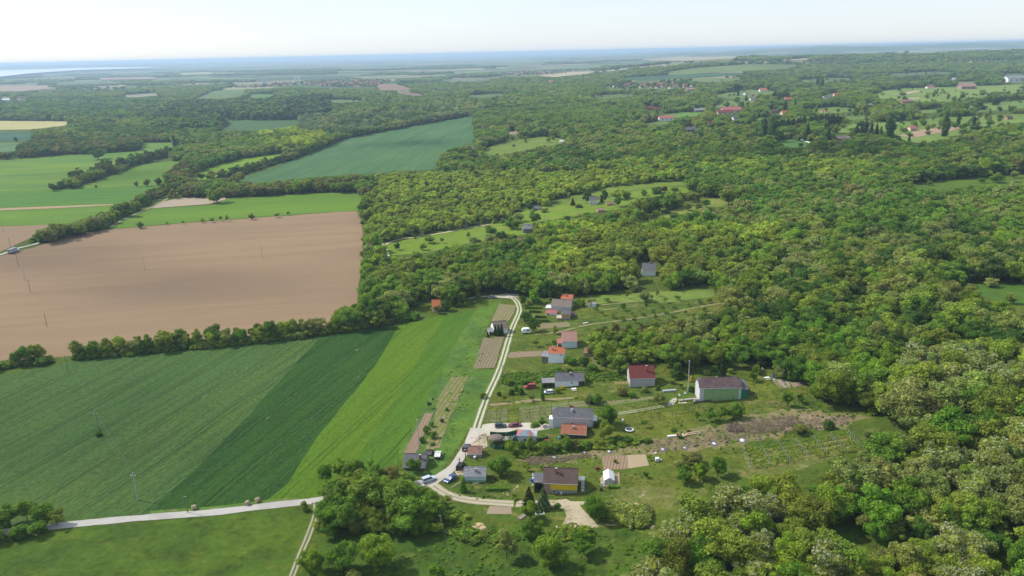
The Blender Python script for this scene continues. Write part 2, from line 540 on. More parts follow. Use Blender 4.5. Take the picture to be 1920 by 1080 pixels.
# crown width of a form in units of its height
CW = {'round': 1.12, 'broad': 1.0, 'robinia': .96, 'blossom': 1.0, 'orchard': 1.12, 'poplar': .24, 'cypress': .42, 'bush': 1.15, 'conifer': .60}
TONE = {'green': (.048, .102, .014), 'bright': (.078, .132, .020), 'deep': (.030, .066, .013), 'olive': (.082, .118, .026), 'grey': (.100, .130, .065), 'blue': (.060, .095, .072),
        'brown': (.080, .086, .046), 'yellow': (.22, .21, .02), 'dark': (.016, .036, .016), 'spruce': (.028, .040, .014), 'lime': (.135, .185, .022), 'red': (.07, .022, .024), 'mid': (.062, .115, .024)}
TREE_RNG = random.Random(4)
TREE_N = {}
def put_tree(P, w, h, kind, tone, label, group=None, name=None, rz=None):
    """one tree: an Empty at its foot that parents trunk and crown"""
    i = TREE_N.get(kind, 0); TREE_N[kind] = i + 1
    cm, tm = HERO[kind][i % len(HERO[kind])]
    nm = name or ONAME[kind]
    e = empty(nm, (P[0], P[1], P[2] - .05), TREE_RNG.uniform(0, 6.28) if rz is None else rz, label, CAT[kind], group)
    e.scale = (w / CW[kind], w / CW[kind], h)
    c = bpy.data.objects.new('crown', cm); link(c, e)
    c['tone'] = [float(v) for v in (TONE[tone] if isinstance(tone, str) else tone)]
    k = bpy.data.objects.new('trunk' if kind != 'bush' else 'stem', tm); link(k, e)
    return e

# simple forms for woods: shared meshes for geometry-node instances, kept out of the scene
FORMS = bpy.data.collections.new('tree_forms')
FORM_I = {}
def add_form(key, me):
    o = bpy.data.objects.new('tree_form_%02d' % len(FORMS.objects), me)
    FORM_I.setdefault(key, []).append(len(FORMS.objects)); FORMS.objects.link(o)
for key, kinds, nl, ls, core in (('mid', ('broad', 'robinia', 'broad', 'robinia', 'round'), 1500, .042, 2), ('midb', ('blossom',), 1500, .038, 2), ('midp', ('poplar',), 500, .045, 1), ('midc', ('conifer',), 900, .045, 1),
                                 ('midu', ('bush',), 420, .08, 1), ('far', ('broad', 'round', 'broad', 'robinia'), 380, .075, 1), ('farp', ('poplar',), 130, .08, 1)):
    for j, kd in enumerate(kinds):
        add_form(key, crown_mesh(kd, 900 + 31 * j + len(key) * 7, nl, ls, core, trunk_mb(kd, 40 + j, key.startswith('mid'), .018)))

# geometry node tree: instances of those forms on the points of a mesh
def scatter_nodes():
    ng = bpy.data.node_groups.new('scatter', 'GeometryNodeTree')
    ng.interface.new_socket('Geometry', in_out='INPUT', socket_type='NodeSocketGeometry')
    ng.interface.new_socket('Geometry', in_out='OUTPUT', socket_type='NodeSocketGeometry')
    n = ng.nodes; l = ng.links
    gi = n.new('NodeGroupInput'); go = n.new('NodeGroupOutput')
    ci = n.new('GeometryNodeCollectionInfo'); ci.inputs['Collection'].default_value = FORMS
    ci.inputs['Separate Children'].default_value = True; ci.inputs['Reset Children'].default_value = True
    ip = n.new('GeometryNodeInstanceOnPoints'); ip.inputs['Pick Instance'].default_value = True
    def attr(nm, ty):
        a = n.new('GeometryNodeInputNamedAttribute'); a.data_type = ty; a.inputs['Name'].default_value = nm
        return [o for o in a.outputs if o.enabled][0]
    l.new(gi.outputs[0], ip.inputs['Points']); l.new(ci.outputs[0], ip.inputs['Instance'])
    l.new(attr('form', 'INT'), ip.inputs['Instance Index'])
    er = n.new('FunctionNodeEulerToRotation'); l.new(attr('turn', 'FLOAT_VECTOR'), er.inputs[0])
    l.new(er.outputs[0], ip.inputs['Rotation']); l.new(attr('size', 'FLOAT_VECTOR'), ip.inputs['Scale'])
    l.new(ip.outputs[0], go.inputs[0])
    return ng
SCATTER = scatter_nodes()

def scatter_object(name, P, form, turn, size, tone, label=None, cat=None):
    me = bpy.data.meshes.new(name)
    n = len(P)
    me.vertices.add(n); me.vertices.foreach_set('co', np.asarray(P, np.float32).ravel())
    a = me.attributes.new('form', 'INT', 'POINT'); a.data.foreach_set('value', np.asarray(form, np.int32))
    tv = np.zeros((n, 3), np.float32); tv[:, 2] = turn
    a = me.attributes.new('turn', 'FLOAT_VECTOR', 'POINT'); a.data.foreach_set('vector', tv.ravel())
    a = me.attributes.new('size', 'FLOAT_VECTOR', 'POINT'); a.data.foreach_set('vector', np.asarray(size, np.float32).ravel())
    a = me.attributes.new('tone', 'FLOAT_VECTOR', 'POINT'); a.data.foreach_set('vector', np.asarray(tone, np.float32).ravel())
    me.update()
    o = bpy.data.objects.new(name, me); link(o)
    md = o.modifiers.new('scatter', 'NODES'); md.node_group = SCATTER
    return tag(o, label, cat, None, 'stuff')
# ------------------------------------------------------------------ terrain
def terrain():
    ys = [-400, -200, -80, 0, 40, 70]
    y = 85.0
    while y < 60000: ys.append(y); y *= 1.017
    ys = np.array(ys); us = np.linspace(-1, 1, 321)
    Y = np.repeat(ys[:, None], len(us), 1)
    X = us[None] * (420 + 1.25 * np.clip(Y, 0, None))
    Z = height(X, Y)
    v = np.stack([X, Y, Z], 2).reshape(-1, 3)
    ny, nx = X.shape
    i = np.arange(ny * nx).reshape(ny, nx)
    q = np.stack([i[:-1, :-1], i[:-1, 1:], i[1:, 1:], i[1:, :-1]], 2).reshape(-1, 4)
    t = NT('ground', .95, .05)
    p = t.pos()
    near = t.mix(t.rng(t.noise(p, .012, 4, .6), .35, .65), (.078, .108, .014), (.050, .080, .011))
    near = t.mix(t.math('MULTIPLY', t.rng(t.noise(p, .06, 5, .7), .56, .72), .5), near, (.15, .14, .06))
    n2 = t.noise(p, .6, 4, .7)
    near = t.mix(1.0, near, t.ramp(n2, [(.3, (.5, .5, .5)), (.5, (1, 1, 1)), (.72, (1.5, 1.45, 1.4))]), 'MULTIPLY')
    # far away: fields, meadows and thickets as a patchwork
    pm = t.map(p, .45, (1 / 620, 1 / 330, .001))
    pd = t.n.new('ShaderNodeVectorMath'); pd.operation = 'ADD'
    nn = t.n.new('ShaderNodeTexNoise'); t.l.new(t.map(p, 0, (.0012,) * 3), nn.inputs['Vector']); nn.inputs['Scale'].default_value = 1
    sc = t.n.new('ShaderNodeVectorMath'); sc.operation = 'SCALE'; t.l.new(nn.outputs['Color'], sc.inputs[0]); sc.inputs['Scale'].default_value = 1.2
    t.l.new(pm, pd.inputs[0]); t.l.new(sc.outputs[0], pd.inputs[1])
    cell = t.sep(t.vor(pd.outputs[0], 1.0))
    patch = t.ramp(cell[0], [(0, (.070, .115, .035)), (.2, (.15, .18, .07)), (.36, (.055, .095, .04)), (.5, (.11, .15, .05)), (.64, (.26, .22, .14)), (.76, (.06, .10, .04)), (.86, (.24, .23, .12))], 'CONSTANT')
    woods = t.rng(t.noise(t.map(p, .3, (.0011, .0028, .001)), 1.0, 5, .62), .50, .57)
    wtex = t.noise(p, .045, 3, .7)
    wood = t.mix(wtex, (.020, .045, .016), (.075, .11, .035))
    patch = t.mix(woods, patch, wood)
    d = t.n.new('ShaderNodeVectorMath'); d.operation = 'LENGTH'; t.l.new(p, d.inputs[0])
    t.col(t.mix(t.rng(d.outputs['Value'], 1500, 3000), near, patch))
    t.bump(n2, .4, .4)
    me = raw_mesh('ground', v, q, [t.m])
    me.polygons.foreach_set('use_smooth', [True] * len(me.polygons))
    return tag(link(bpy.data.objects.new('ground', me)), kind='structure')
terrain()

# ------------------------------------------------------------------ sheets and ribbons
def densify(poly, step):
    out = []
    n = len(poly)
    for i in range(n):
        a = np.array(poly[i], float); b = np.array(poly[(i + 1) % n], float)
        k = max(1, int(np.hypot(*(b - a)) / step))
        for j in range(k): out.append(a + (b - a) * j / k)
    return np.array(out)

def sheet_xy(name, XY, mat, layer=1.0, cell=None, label=None, rag=0.0):
    """a draped sheet over the world polygon XY"""
    XY = np.asarray(XY, float)
    if rag:
        XY = XY + rag * np.stack([vnoise(XY[:, 0] * .7, XY[:, 1] * .7, 5) - .5, vnoise(XY[:, 0] * .7, XY[:, 1] * .7, 6) - .5], 1) * 2
    x0, y0 = XY.min(0); x1, y1 = XY.max(0)
    span = max(x1 - x0, y1 - y0)
    cell = cell or max(3.0, span / 34)
    gx, gy = np.meshgrid(np.arange(x0 + cell / 2, x1, cell), np.arange(y0 + cell / 2, y1, cell))
    gx = gx.ravel(); gy = gy.ravel()
    k = inpoly(gx, gy, XY.tolist())
    pts = XY.tolist() + np.stack([gx[k], gy[k]], 1).tolist()
    n = len(XY)
    vo, _, fo, _, _, _ = delaunay_2d_cdt([Vector(q) for q in pts], [], [list(range(n))], 1, 1e-4)
    vo = np.array([q[:] for q in vo])
    z = height(vo[:, 0], vo[:, 1]) + lift(vo[:, 0], vo[:, 1], layer)
    me = bpy.data.meshes.new(name)
    me.from_pydata(np.column_stack([vo, z]).tolist(), [], [list(f) for f in fo])
    me.materials.append(mat)
    me.update()
    if len(me.polygons) and me.polygons[0].normal.z < 0: me.flip_normals()
    me.polygons.foreach_set('use_smooth', [True] * len(me.polygons))
    return tag(link(bpy.data.objects.new(name, me)), label, kind='structure')

OPEN = []      # photo polygons over which no wood may show
SOFT = set()
def sheet(name, poly, mat, layer=1.0, open_=True, label=None, rag=0.0):
    if open_: OPEN.append(poly)
    if open_ and name == 'meadow' and poly[0] != (-90, 1040): SOFT.add(len(OPEN) - 1)
    d = densify(poly, 14)
    W = ground(d[:, 0], d[:, 1])
    return sheet_xy(name, W[:, :2], mat, layer, None, label, rag)

def smooth_line(P, step):
    P = np.asarray(P, float)
    Q = np.vstack([2 * P[0] - P[1], P, 2 * P[-1] - P[-2]])
    out = []
    for i in range(1, len(Q) - 2):
        L = np.hypot(*(Q[i + 1] - Q[i])[:2]); k = max(2, int(L / step))
        for j in range(k):
            t = j / k
            out.append(.5 * ((2 * Q[i]) + (-Q[i - 1] + Q[i + 1]) * t + (2 * Q[i - 1] - 5 * Q[i] + 4 * Q[i + 1] - Q[i + 2]) * t * t + (-Q[i - 1] + 3 * Q[i] - 3 * Q[i + 1] + Q[i + 2]) * t ** 3))
    out.append(Q[-2])
    return np.array(out)

ROADS = []
def ribbon(name, line, width, mat, layer=2.0, step=2.5, label=None, z=None):
    px = np.array(line, float)
    W = ground(px[:, 0], px[:, 1])[:, :2]
    L = smooth_line(W, step)
    ROADS.append((L, (width if np.isscalar(width) else max(width)) / 2))
    T = np.gradient(L, axis=0); T /= np.linalg.norm(T, axis=1)[:, None]
    Nn = np.stack([-T[:, 1], T[:, 0]], 1)
    ww = np.full(len(L), width) if np.isscalar(width) else np.interp(np.linspace(0, 1, len(L)), np.linspace(0, 1, len(width)), width)
    ac = np.linspace(-.5, .5, 5)
    jit = 1 + .12 * (vnoise(L[:, 0] * .35, L[:, 1] * .35, 3) - .5) * 2
    V = (L[:, None] + Nn[:, None] * (ac[None, :, None] * (ww * jit)[:, None, None])).reshape(-1, 2)
    zz = height(V[:, 0], V[:, 1]) + lift(V[:, 0], V[:, 1], layer)
    n = len(L); i = np.arange(n * 5).reshape(n, 5)
    q = np.stack([i[:-1, :-1], i[:-1, 1:], i[1:, 1:], i[1:, :-1]], 2).reshape(-1, 4)
    me = raw_mesh(name, np.column_stack([V, zz]), q, [mat])
    uv = me.uv_layers.new(name='UVMap')
    s = np.concatenate([[0], np.cumsum(np.linalg.norm(np.diff(L, axis=0), axis=1))])
    U = np.stack([np.tile(ac + .5, n), np.repeat(s, 5)], 1)
    li = np.empty(len(me.loops), np.int32); me.loops.foreach_get('vertex_index', li)
    uv.data.foreach_set('uv', U[li].ravel().astype(np.float32))
    if me.polygons[0].normal.z < 0: me.flip_normals()
    return tag(link(bpy.data.objects.new(name, me)), label, kind='structure')

def track_mat(name, rut, mid, edge, r1=.28, r2=.72, w=.13, breakup=.5):
    """two wheel ruts on a ribbon whose U runs across"""
    t = NT(name, .95, .08)
    u = t.sep(t.uv()); p = t.pos()
    wob = t.math('MULTIPLY', t.math('SUBTRACT', t.noise(p, .35, 3), .5), .10)
    uu = t.math('ADD', u[0], wob)
    a = t.rng(t.math('ABSOLUTE', t.math('SUBTRACT', uu, r1)), w * .55, w * 1.15, 1, 0)
    b = t.rng(t.math('ABSOLUTE', t.math('SUBTRACT', uu, r2)), w * .55, w * 1.15, 1, 0)
    m = t.math('MAXIMUM', a, b)
    n = t.noise(p, 1.1, 4, .7)
    m = t.math('MULTIPLY', m, t.rng(n, .22, .42, breakup, 1))
    base = t.mix(t.rng(t.math('ABSOLUTE', t.math('SUBTRACT', uu, .5)), .1, .32), mid, edge)
    base = t.mix(n, lerp3(mid, .7), base) if False else base
    c = t.mix(m, base, t.mix(t.noise(p, 2.2, 4, .7), lerp3(rut, .72), lerp3(rut, 1.2)))
    t.bump(n, .4, .2)
    return t.col(c).m

def gravel(name, a, b, sc=.8, patch=None, bump=.3):
    t = NT(name, .95, .1)
    p = t.pos()
    c = t.mix(t.noise(p, sc, 5, .75), a, b)
    c = t.mix(t.math('MULTIPLY', t.rng(t.noise(p, .13, 4, .6), .4, .65), .5), c, lerp3(a, .75))
    if patch: c = t.mix(t.math('MULTIPLY', t.rng(t.noise(p, .25, 5, .7), .5, .62), .8), c, patch)
    t.bump(t.noise(p, sc * 3, 4, .7), bump, .15)
    return t.col(c).m

def soil(name, c, d=None, row=None, rowc=None, sc=.15, var=.22, green=None):
    t = NT(name, .95, .05)
    p = t.pos()
    q = t.map(p, -(d or 0), (.02, .35, .1))
    n = t.noise(q, 1.0, 5, .65)
    base = t.mix(n, lerp3(c, 1 - var), lerp3(c, 1 + var))
    base = t.mix(t.rng(t.noise(t.map(p, -(d or 0), (.006, .016, .01)), 1.0, 4, .6), .38, .66), base, (c[0] * .76, c[1] * .79, c[2] * .90))
    base = t.mix(t.math('MULTIPLY', t.rng(t.noise(t.map(p, -(d or 0), (.006, .085, .03)), 1.0, 5, .7), .42, .60), .8), base, lerp3(c, .76))
    base = t.mix(t.rng(t.noise(p, 1.3, 4, .7), .3, .7), lerp3(c, .85), base)
    if row:
        s = t.sep(t.map(p, -(d or 0)))[1]
        w = t.math('SINE', t.math('MULTIPLY', s, 2 * math.pi / row))
        brk = t.rng(t.noise(p, .8, 3, .7), .3, .6, .25, 1)
        base = t.mix(t.math('MULTIPLY', t.rng(w, .0, .8), brk), base, rowc)
    if green: base = t.mix(t.math('MULTIPLY', t.rng(t.noise(p, .35, 5, .75), green[1], green[1] + .1), .85), base, green[0])
    t.bump(t.noise(p, 1.0, 4, .7), .5, .25)
    return t.col(base).m

# ------------------------------------------------------------------ fields near the camera
D_UP = pxdir((330, 940), (720, 640))
D_BR = pxdir((180, 637), (640, 600))
M_BROWN = soil('ploughed_soil', (.262, .180, .106), pxdir((60, 560), (640, 520)), var=.14)
M_RYE = crop('grey_green_crop', (.049, .100, .022), (.064, .110, .022), D_UP, 17, ((3, .42), (4.9, .42)), .5, (.26, .24, .13), .5, tufts=.5, streak=.6)
M_DARKCROP = crop('dark_green_crop', (.022, .064, .010), (.031, .077, .010), D_UP, 17, ((5, .42), (6.9, .42)), .55, (.28, .22, .13), .75, tufts=.5, streak=.6)
M_BRIGHT = crop('bright_green_crop', (.062, .128, .008), (.082, .145, .008), D_UP, 26, ((19, .34), (21, .34)), .5, None, tufts=.34, streak=.35)
M_BRIGHT2 = crop('fresh_green_crop', (.052, .118, .010), (.064, .130, .010), D_UP, 40, ((23, .34), (25, .34)), .55, None, tufts=.34, streak=.35)
M_TALL = grass('tall_grass', (.080, .145, .016), (.055, .110, .020), (.12, .17, .06), .05, .5, .45)
M_MEADOW = grass('meadow_grass', (.062, .104, .009), (.040, .078, .009), (.090, .112, .014), .03, .5, .6)
M_LAWN = grass('village_grass', (.092, .112, .014), (.052, .088, .011), (.175, .150, .050), .035, .8, .6)
M_LAWND = grass('dry_grass', (.120, .130, .030), (.090, .110, .022), (.20, .19, .08), .05, .8, .4)
M_GLADE = grass('glade_grass', (.048, .100, .012), (.058, .112, .014), None, .03, .4, .4)

# tan field beyond, brown field, crops
sheet('field', [(-90, 496), (-60, 464), (0, 480), (60, 465), (110, 449), (150, 438), (195, 431), (262, 426), (340, 419), (450, 411), (560, 403), (640, 397), (668, 396), (674, 402), (680, 440), (679, 500), (672, 545), (668, 590),
                (600, 616), (480, 640), (300, 656), (200, 664), (135, 668), (60, 674), (-90, 690)], M_BROWN, 1, open_=False, rag=.6)
OPEN.append([(-90, 496), (-60, 464), (0, 484), (60, 466), (110, 452), (195, 433), (262, 427), (340, 420), (450, 412), (560, 404), (640, 398), (668, 396), (674, 402), (680, 430), (679, 500), (676, 530), (668, 572),
             (620, 590), (560, 601), (480, 605), (400, 612), (300, 622), (200, 640), (100, 662), (-90, 690)])
sheet('field', [(-90, 712), (60, 694), (135, 676), (300, 660), (480, 641), (606, 626), (540, 698), (470, 775), (400, 846), (340, 905), (283, 958), (283, 967), (130, 977), (60, 982), (-90, 1000)], M_RYE, 1, rag=.4)
sheet('field', [(605, 627), (690, 617), (748, 611), (700, 690), (655, 745), (610, 800), (575, 850), (540, 905), (520, 922), (500, 938), (400, 950), (283, 958), (340, 905), (400, 846), (470, 775), (540, 698)], M_DARKCROP, 1, rag=.4)
sheet('field', [(748, 611), (800, 597), (835, 590), (800, 650), (765, 710), (730, 765), (690, 830), (660, 880), (620, 940), (592, 936), (545, 934), (500, 938), (520, 922), (540, 905), (575, 850), (610, 800), (655, 745), (700, 690)], M_BRIGHT, 1, open_=False, rag=.4)
sheet('field', [(835, 590), (870, 583), (893, 580), (868, 620), (845, 660), (828, 700), (800, 750), (775, 800), (745, 850), (750, 880), (700, 940), (620, 940), (660, 880), (690, 830), (730, 765), (765, 710), (800, 650)], M_BRIGHT2, 1, open_=False)
OPEN.append([(748, 611), (800, 597), (870, 583), (960, 558), (1000, 560), (960, 640), (905, 780), (880, 800), (800, 880), (752, 852), (738, 858), (722, 876), (706, 884), (690, 886), (672, 878), (650, 872), (628, 876), (608, 884), (600, 900), (602, 916), (590, 930), (500, 938), (520, 922), (575, 850), (655, 745)])
sheet('grass_verge', [(893, 580), (925, 566), (942, 564), (925, 590), (905, 630), (890, 690), (930, 695), (915, 735), (895, 780), (880, 805), (850, 850), (825, 885), (800, 895), (760, 888), (745, 850), (775, 800), (800, 750), (828, 700), (845, 660), (868, 620)], M_TALL, 1, open_=False)
sheet('meadow', [(-90, 1040), (0, 1021), (60, 1006), (130, 991), (300, 977), (450, 961), (590, 948), (597, 962), (580, 1000), (558, 1040), (538, 1090), (500, 1200), (-200, 1240)], M_MEADOW, 1)
# verge between road and crops
sheet('grass_verge', [(283, 958), (400, 950), (500, 938), (545, 934), (592, 936), (590, 945), (450, 958), (300, 972), (130, 986), (130, 977), (283, 967)], grass('verge_grass', (.07, .14, .02), (.10, .15, .03), (.24, .20, .10), .08, .8, .35), 2)

# the hamlet: open grass
VILLAGE = [(730, 605), (800, 592), (845, 574), (880, 566), (905, 556), (935, 552), (972, 550), (990, 572), (1050, 560), (1100, 553), (1200, 547), (1340, 541), (1345, 560), (1355, 572), (1325, 590), (1280, 600), (1200, 612), (1112, 622), (1104, 640),
           (1108, 688), (1160, 700), (1176, 684), (1240, 686), (1262, 700), (1400, 690), (1440, 690), (1470, 715), (1525, 720), (1530, 745), (1545, 775), (1600, 775), (1640, 788), (1690, 788), (1690, 803), (1642, 815), (1612, 830), (1600, 848), (1560, 862),
           (1500, 882), (1425, 893), (1410, 903), (1350, 922), (1295, 938), (1255, 950), (1215, 958), (1195, 985), (1215, 1005), (1200, 1040), (1165, 1090), (1100, 1240), (500, 1240), (560, 1120), (600, 1010), (760, 1003), (840, 1000), (838, 950), (800, 905), (765, 878), (757, 850)]
OPEN.append(VILLAGE)
sheet('lawn', [(972, 556), (1050, 560), (1100, 553), (1200, 547), (1340, 541), (1400, 541), (1400, 620), (1180, 640), (1130, 690), (1400, 690), (1530, 700), (1600, 775), (1700, 788), (1700, 810), (1612, 840), (1560, 872), (1420, 905), (1295, 950), (1215, 968), (1195, 975), (1100, 985), (860, 975),
                (808, 912), (860, 880), (885, 830), (905, 790), (915, 740), (935, 690), (953, 630), (972, 595)], M_LAWN, 1, open_=False)
sheet('meadow', [(560, 1085), (600, 1000), (760, 1000), (840, 990), (900, 985), (1000, 990), (1110, 992), (1215, 1000), (1215, 1090), (1200, 1240), (450, 1240)], grass('dark_green_meadow', (.056, .098, .010), (.034, .070, .010), (.10, .115, .025), .03, .45, .6), 1, open_=False, rag=3)  # foreground grass in a darker, richer green
sheet('lawn', [(1350, 920), (1300, 915), (1240, 925), (1190, 905), (1160, 925), (1130, 935), (1215, 955), (1255, 948), (1300, 935)], M_LAWND, 2, open_=False, rag=4)
sheet('lawn', [(1400, 880), (1500, 858), (1600, 832), (1610, 838), (1560, 862), (1500, 882), (1425, 894), (1398, 897)], M_LAWND, 2, open_=False, rag=1)
sheet('meadow', [(1100, 556), (1200, 549), (1338, 543), (1340, 556), (1250, 568), (1150, 566), (1095, 575)], grass('pale_meadow', (.13, .18, .03), (.11, .165, .03), (.19, .20, .06), .05, .8, .3), 2, open_=False)
sheet('meadow', [(1190, 620), (1280, 602), (1345, 585), (1352, 592), (1300, 612), (1240, 625), (1200, 635), (1130, 640), (1130, 628)], grass('scrubby_grass', (.14, .135, .06), (.11, .13, .05), (.20, .17, .09), .08, .8, .4), 2, open_=False)
sheet('meadow', [(1105, 640), (1130, 628), (1130, 640), (1180, 660), (1150, 690), (1112, 690)], grass('rough_grass', (.12, .14, .04), (.08, .12, .03), (.20, .17, .09), .08, .8, .4), 2, open_=False)

# bare strip above the lower gardens
sheet('bare_earth', [(972, 862), (985, 852), (1010, 848), (1080, 845), (1150, 840), (1200, 832), (1240, 820), (1290, 803), (1340, 797), (1400, 783), (1450, 770), (1500, 768), (1560, 772), (1605, 775), (1622, 786), (1590, 794), (1530, 800), (1480, 812), (1440, 820), (1380, 832), (1300, 845), (1220, 852),
                      (1150, 856), (1095, 864), (1040, 868), (995, 872), (975, 868)], soil('bare_earth', (.235, .180, .105), .3, var=.3, green=((.12, .13, .035), .42)), 2, open_=False, rag=4)
sheet('bare_earth', [(1440, 790), (1500, 776), (1560, 778), (1600, 784), (1560, 796), (1500, 800), (1450, 806)], soil('woody_earth', (.22, .165, .105), .3, var=.3, green=((.16, .15, .09), .55)), 3, open_=False, rag=1.5)

# tilled plots and vine plots
def pd(a, b): return pxdir(a, b)
M_PLOTR = soil('tilled_rows', (.27, .195, .125), pd((1150, 880), (1155, 856)), .95, (.15, .10, .065), var=.12)
sheet('vegetable_plot', [(1128, 857), (1176, 854), (1179, 879), (1131, 882)], M_PLOTR, 3, open_=False)
sheet('vegetable_plot', [(1176, 854), (1210, 852), (1217, 873), (1179, 879)], soil('dry_tilled_soil', (.36, .29, .18), pd((1190, 875), (1190, 856)), var=.12), 3, open_=False)
sheet('vegetable_plot', [(919, 949), (965, 951), (958, 965), (910, 964)], soil('loose_soil', (.31, .25, .17), 0, var=.15), 3, open_=False, rag=.4)
sheet('vegetable_plot', [(797, 775), (812, 775), (800, 802), (780, 850), (757, 850), (775, 815)], soil('brown_rows', (.25, .18, .12), pd((770, 850), (803, 780)), 1.1, (.17, .115, .075), var=.12), 3, open_=False)
sheet('vineyard_soil', [(847, 708), (880, 706), (866, 735), (845, 780), (822, 840), (795, 845), (806, 815), (812, 790), (822, 745)], soil('weedy_vineyard', (.24, .19, .11), pd((820, 770), (862, 710)), 1.6, (.075, .10, .03), var=.15, green=((.12, .145, .03), .44)), 3, open_=False, rag=.6)
sheet('vineyard_soil', [(906, 634), (946, 631), (938, 655), (928, 690), (887, 692)], soil('vineyard_rows', (.235, .17, .12), pd((900, 690), (930, 634)), 1.25, (.085, .125, .035), var=.12), 3, open_=False)
sheet('vineyard_soil', [(936, 570), (968, 573), (962, 590), (954, 602), (920, 603), (930, 584)], soil('upper_vineyard_rows', (.26, .20, .12), pd((930, 600), (950, 572)), 1.6, (.10, .14, .035), var=.15, green=((.12, .15, .03), .52)), 3, open_=False)
RW = pd((915, 780), (1034, 770))
sheet('vineyard_soil', [(911, 770), (1036, 757), (1060, 753), (1150, 752), (1230, 742), (1234, 748), (1150, 760), (1036, 766), (1034, 791), (909, 792)], soil('garden_vineyard', (.19, .165, .085), RW, 2.5, (.075, .14, .025), var=.15, green=((.08, .14, .03), .54)), 2, open_=False)
sheet('vineyard_soil', [(918, 758), (1010, 748), (1075, 745), (1076, 748), (1010, 753), (918, 762)], soil('vine_strip', (.27, .22, .12), RW, var=.15, green=((.08, .13, .03), .52)), 3, open_=False)
sheet('vegetable_plot', [(957, 661), (1015, 658), (1017, 663), (1016, 668), (957, 672), (950, 668)], soil('garden_bed', (.27, .20, .13), RW, 1.4, (.14, .12, .06), var=.15), 3, open_=False)
sheet('vegetable_plot', [(1008, 608), (1062, 604), (1070, 608), (1068, 613), (1008, 618)], soil('garden_beds', (.24, .19, .11), RW, 2.6, (.09, .12, .04), var=.15), 3, open_=False)
sheet('vegetable_plot', [(1448, 713), (1475, 711), (1484, 727), (1462, 728)], soil('tan_bed', (.30, .24, .17), pd((1470, 727), (1458, 712)), 2.4, (.11, .13, .06), var=.12), 3, open_=False)
sheet('vegetable_plot', [(1476, 712), (1520, 709), (1524, 718), (1488, 727)], soil('brown_bed', (.27, .20, .15), pd((1470, 727), (1458, 712)), 3.4, (.15, .13, .08), var=.12), 3, open_=False)
M_STRIP = soil('dry_path', (.27, .235, .12), 0, var=.15, green=((.10, .13, .03), .47))
ribbon('path', [(1004, 628), (1050, 622), (1100, 610), (1160, 602), (1240, 590), (1300, 578), (1345, 570), (1375, 566)], 1.5, M_STRIP, 3)
ribbon('path', [(1120, 573), (1160, 569), (1200, 564), (1216, 562)], 1.2, M_STRIP, 3)
ribbon('path', [(1130, 582), (1160, 578), (1195, 574)], 1.0, M_STRIP, 3)
sheet('bare_earth', [(1132, 888), (1160, 887), (1162, 911), (1128, 913), (1124, 900)], soil('trodden_soil', (.33, .26, .16), 0, var=.15, green=((.10, .14, .04), .6)), 3, open_=False, rag=.3)
sheet('bare_earth', [(1030, 945), (1060, 938), (1095, 937), (1096, 950), (1090, 962), (1100, 975), (1125, 984), (1110, 990), (1085, 985), (1052, 982), (1060, 966), (1062, 952), (1035, 952)], gravel('pale_dirt', (.31, .26, .17), (.42, .36, .25), .5, (.14, .15, .05)), 4, open_=False, rag=2.0)
sheet('bare_earth', [(1198, 928), (1208, 920), (1215, 922), (1210, 935), (1196, 938)], soil('worn_patch', (.29, .24, .14), 0, var=.15, green=((.11, .13, .03), .44)), 3, open_=False, rag=1.6)
ribbon('path', [(1115, 987), (1150, 983), (1205, 985), (1225, 990)], 1.6, M_STRIP, 3)
sheet('bare_earth', [(880, 822), (912, 812), (914, 838), (906, 842), (884, 838)], gravel('rubble_ground', (.34, .27, .18), (.46, .40, .30), .5, (.14, .15, .06)), 3, open_=False, rag=.5)

sheet('vineyard_soil', [(1392, 850), (1592, 814), (1620, 843), (1408, 886)], soil('grassy_vine_rows', (.19, .17, .055), pd((1410, 881), (1610, 843)), 2.35, (.075, .115, .014), var=.2, green=((.08, .11, .025), .52)), 3, open_=False, rag=.4)
# ------------------------------------------------------------------ roads
M_ROAD = gravel('pale_road', (.34, .32, .29), (.42, .40, .36), .7, None, .15)
M_GRAVEL = gravel('white_gravel', (.38, .34, .28), (.50, .46, .38), .6, (.38, .34, .26))
M_RUTS = track_mat('gravel_ruts', (.44, .40, .32), (.085, .125, .02), (.10, .15, .035))
M_RUTSD = track_mat('earth_ruts', (.34, .28, .21), (.08, .12, .03), (.08, .13, .03), w=.12)
M_RUTSP = track_mat('pale_lane', (.38, .33, .25), (.20, .20, .09), (.24, .22, .12), w=.17)
sheet('gravel_yard', [(888, 799), (915, 795), (940, 793), (985, 794), (1032, 795), (1036, 804), (1010, 808), (970, 806), (935, 812), (912, 818), (893, 828), (880, 838), (884, 815)], M_GRAVEL, 3, open_=False, rag=1.0)
sheet('gravel_yard', [(926, 554), (950, 551), (974, 552), (972, 557), (963, 561), (945, 559), (928, 558)], M_GRAVEL, 3, open_=False, rag=.3)
ribbon('road', [(-60, 1006), (60, 992), (150, 982), (280, 970), (400, 961), (500, 949), (575, 941), (598, 938), (680, 925), (750, 912), (800, 905)], 3.1, M_ROAD, 3)
ribbon('village_road', [(798, 908), (815, 900), (835, 888), (853, 873), (866, 853), (880, 832), (889, 812), (893, 803)], [4.2, 4.0, 3.6, 3.2, 3.2, 3.2, 3.6, 4.0], gravel('lane_gravel', (.37, .34, .29), (.47, .43, .37), .6, (.38, .34, .27)), 4)
ribbon('farm_track', [(892, 806), (903, 772), (916, 738), (932, 704), (944, 670), (952, 642), (962, 612), (971, 592), (974, 580), (969, 566), (960, 558)], 3.4, M_RUTS, 3.5)
ribbon('farm_track', [(804, 903), (822, 918), (848, 931), (880, 938), (930, 943), (985, 945), (1050, 944)], 3.4, M_RUTSP, 3.5)
